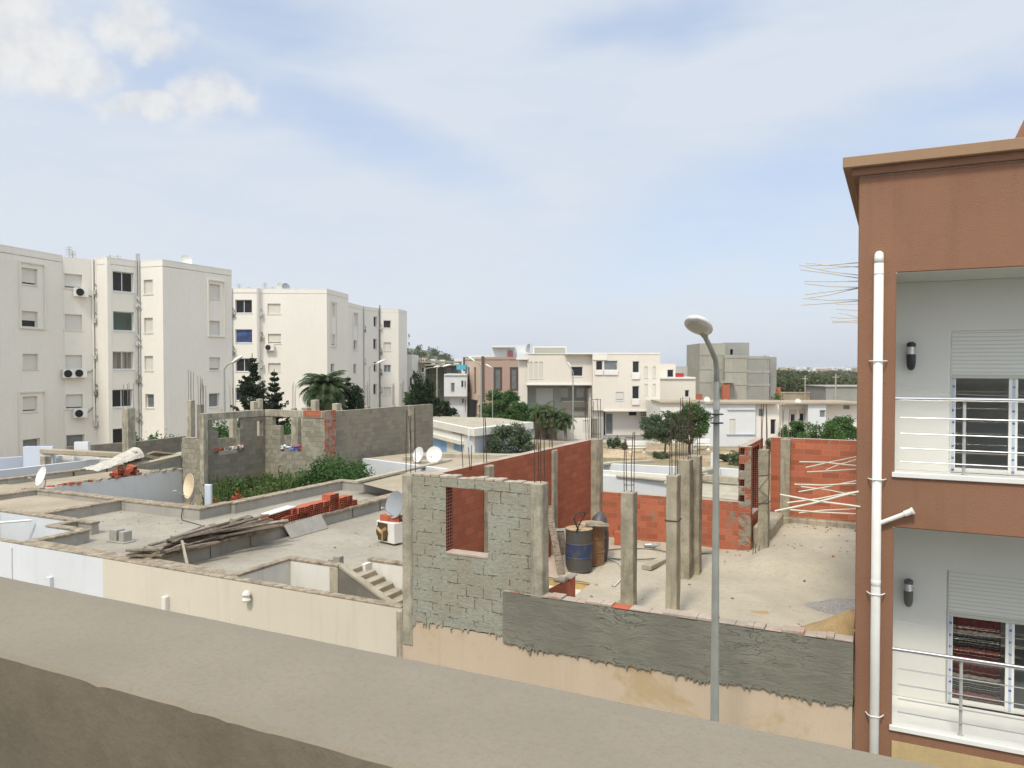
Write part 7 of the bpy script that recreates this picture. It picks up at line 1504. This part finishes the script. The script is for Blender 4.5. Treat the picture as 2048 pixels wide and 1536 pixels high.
bench(1275, 905, 'pale stone bench on the bare plaza, left one'); bench(1403, 900, 'pale stone bench on the bare plaza, right one beside the lamp post')
def car(P, ang, col, label, roofc=None, Ln=4.1):
    t = thing('parked_car', label, 'car', P); r = Matrix.Rotation(ang, 3, 'Z'); w = 1.66
    def pr(pts, w0, w1): mb = MB(); A = [P + r @ Vector((x, -w0 / 2 if i else -w0 / 2, z)) for i, (x, z) in enumerate(pts)]; B = [P + r @ Vector((x, w0 / 2, z)) for x, z in pts]; mb.face(A); mb.face(B[::-1]); [mb.face([A[(i + 1) % len(A)], A[i], B[i], B[(i + 1) % len(A)]]) for i in range(len(A))]; return mb
    low = [(-Ln / 2, .35), (-Ln / 2 + .1, .22), (Ln / 2 - .1, .22), (Ln / 2, .35), (Ln / 2 - .02, .66), (Ln / 2 - .35, .80), (.75, .90), (-Ln / 2 + .25, .93), (-Ln / 2 + .02, .75)]
    obj('body', pr(low, w, w), col, t, bevel=.05); cab = [(.95, .88), (.35, 1.38), (-.9, 1.43), (-Ln / 2 + .3, .92)]
    obj('windows', pr(cab, w * .86, 0), M['glass_dk'], t, bevel=.03); rf = [(.42, 1.34), (.35, 1.41), (-.92, 1.46), (-1.05, 1.40)]; obj('roof', pr(rf, w * .87, 0), roofc or col, t, bevel=.02)
    for x in (-1.3, 1.3):
        for y in (-1, 1): mb = MB(); c = P + r @ Vector((x, y * (w / 2 - .18), .31)); mb.lathe(c, [(.0, 0), (.2, 0), (.31, .02), (.31, .18), (.2, .2), (0, .2)], 16, r @ Vector((0, y, 0))); obj('wheel', mb, M['black'], t)
P = PZ(902, 841, 0); car(Vector((P.x, P.y, .0)), R(80), simple('silver_car_paint', (.50, .52, .52), .3, .2), 'silver white car with dark windows parked beyond the workshop roof'); 
P = PZ(1594, 885, 0); car(Vector((P.x, P.y, 0)), R(5), simple('white_car_paint', (.65, .70, .74), .3, .1), 'white car behind the back brick wall, only its roof showing before the bushes', simple('blue_car_roof', (.20, .40, .50), .3, .1))

# ------------------------------------------------------------------ air: thin even haze around everything
m = bpy.data.materials.new('air'); m.use_nodes = True; X.nt = m.node_tree; X.nt.nodes.clear(); v = N('ShaderNodeVolumePrincipled'); v.inputs['Color'].default_value = (.93, .96, 1.0, 1); v.inputs['Density'].default_value = HAZE if 'HAZE' in globals() else .0005; v.inputs['Anisotropy'].default_value = .2
o = N('ShaderNodeOutputMaterial'); L(v.outputs[0], o.inputs['Volume'])
if HAZE_ON:
    mb = MB(); mb.box((0, 3470, 25), (9800, 7060, 60)); hz = obj('haze', mb, m); hz['kind'] = 'stuff'
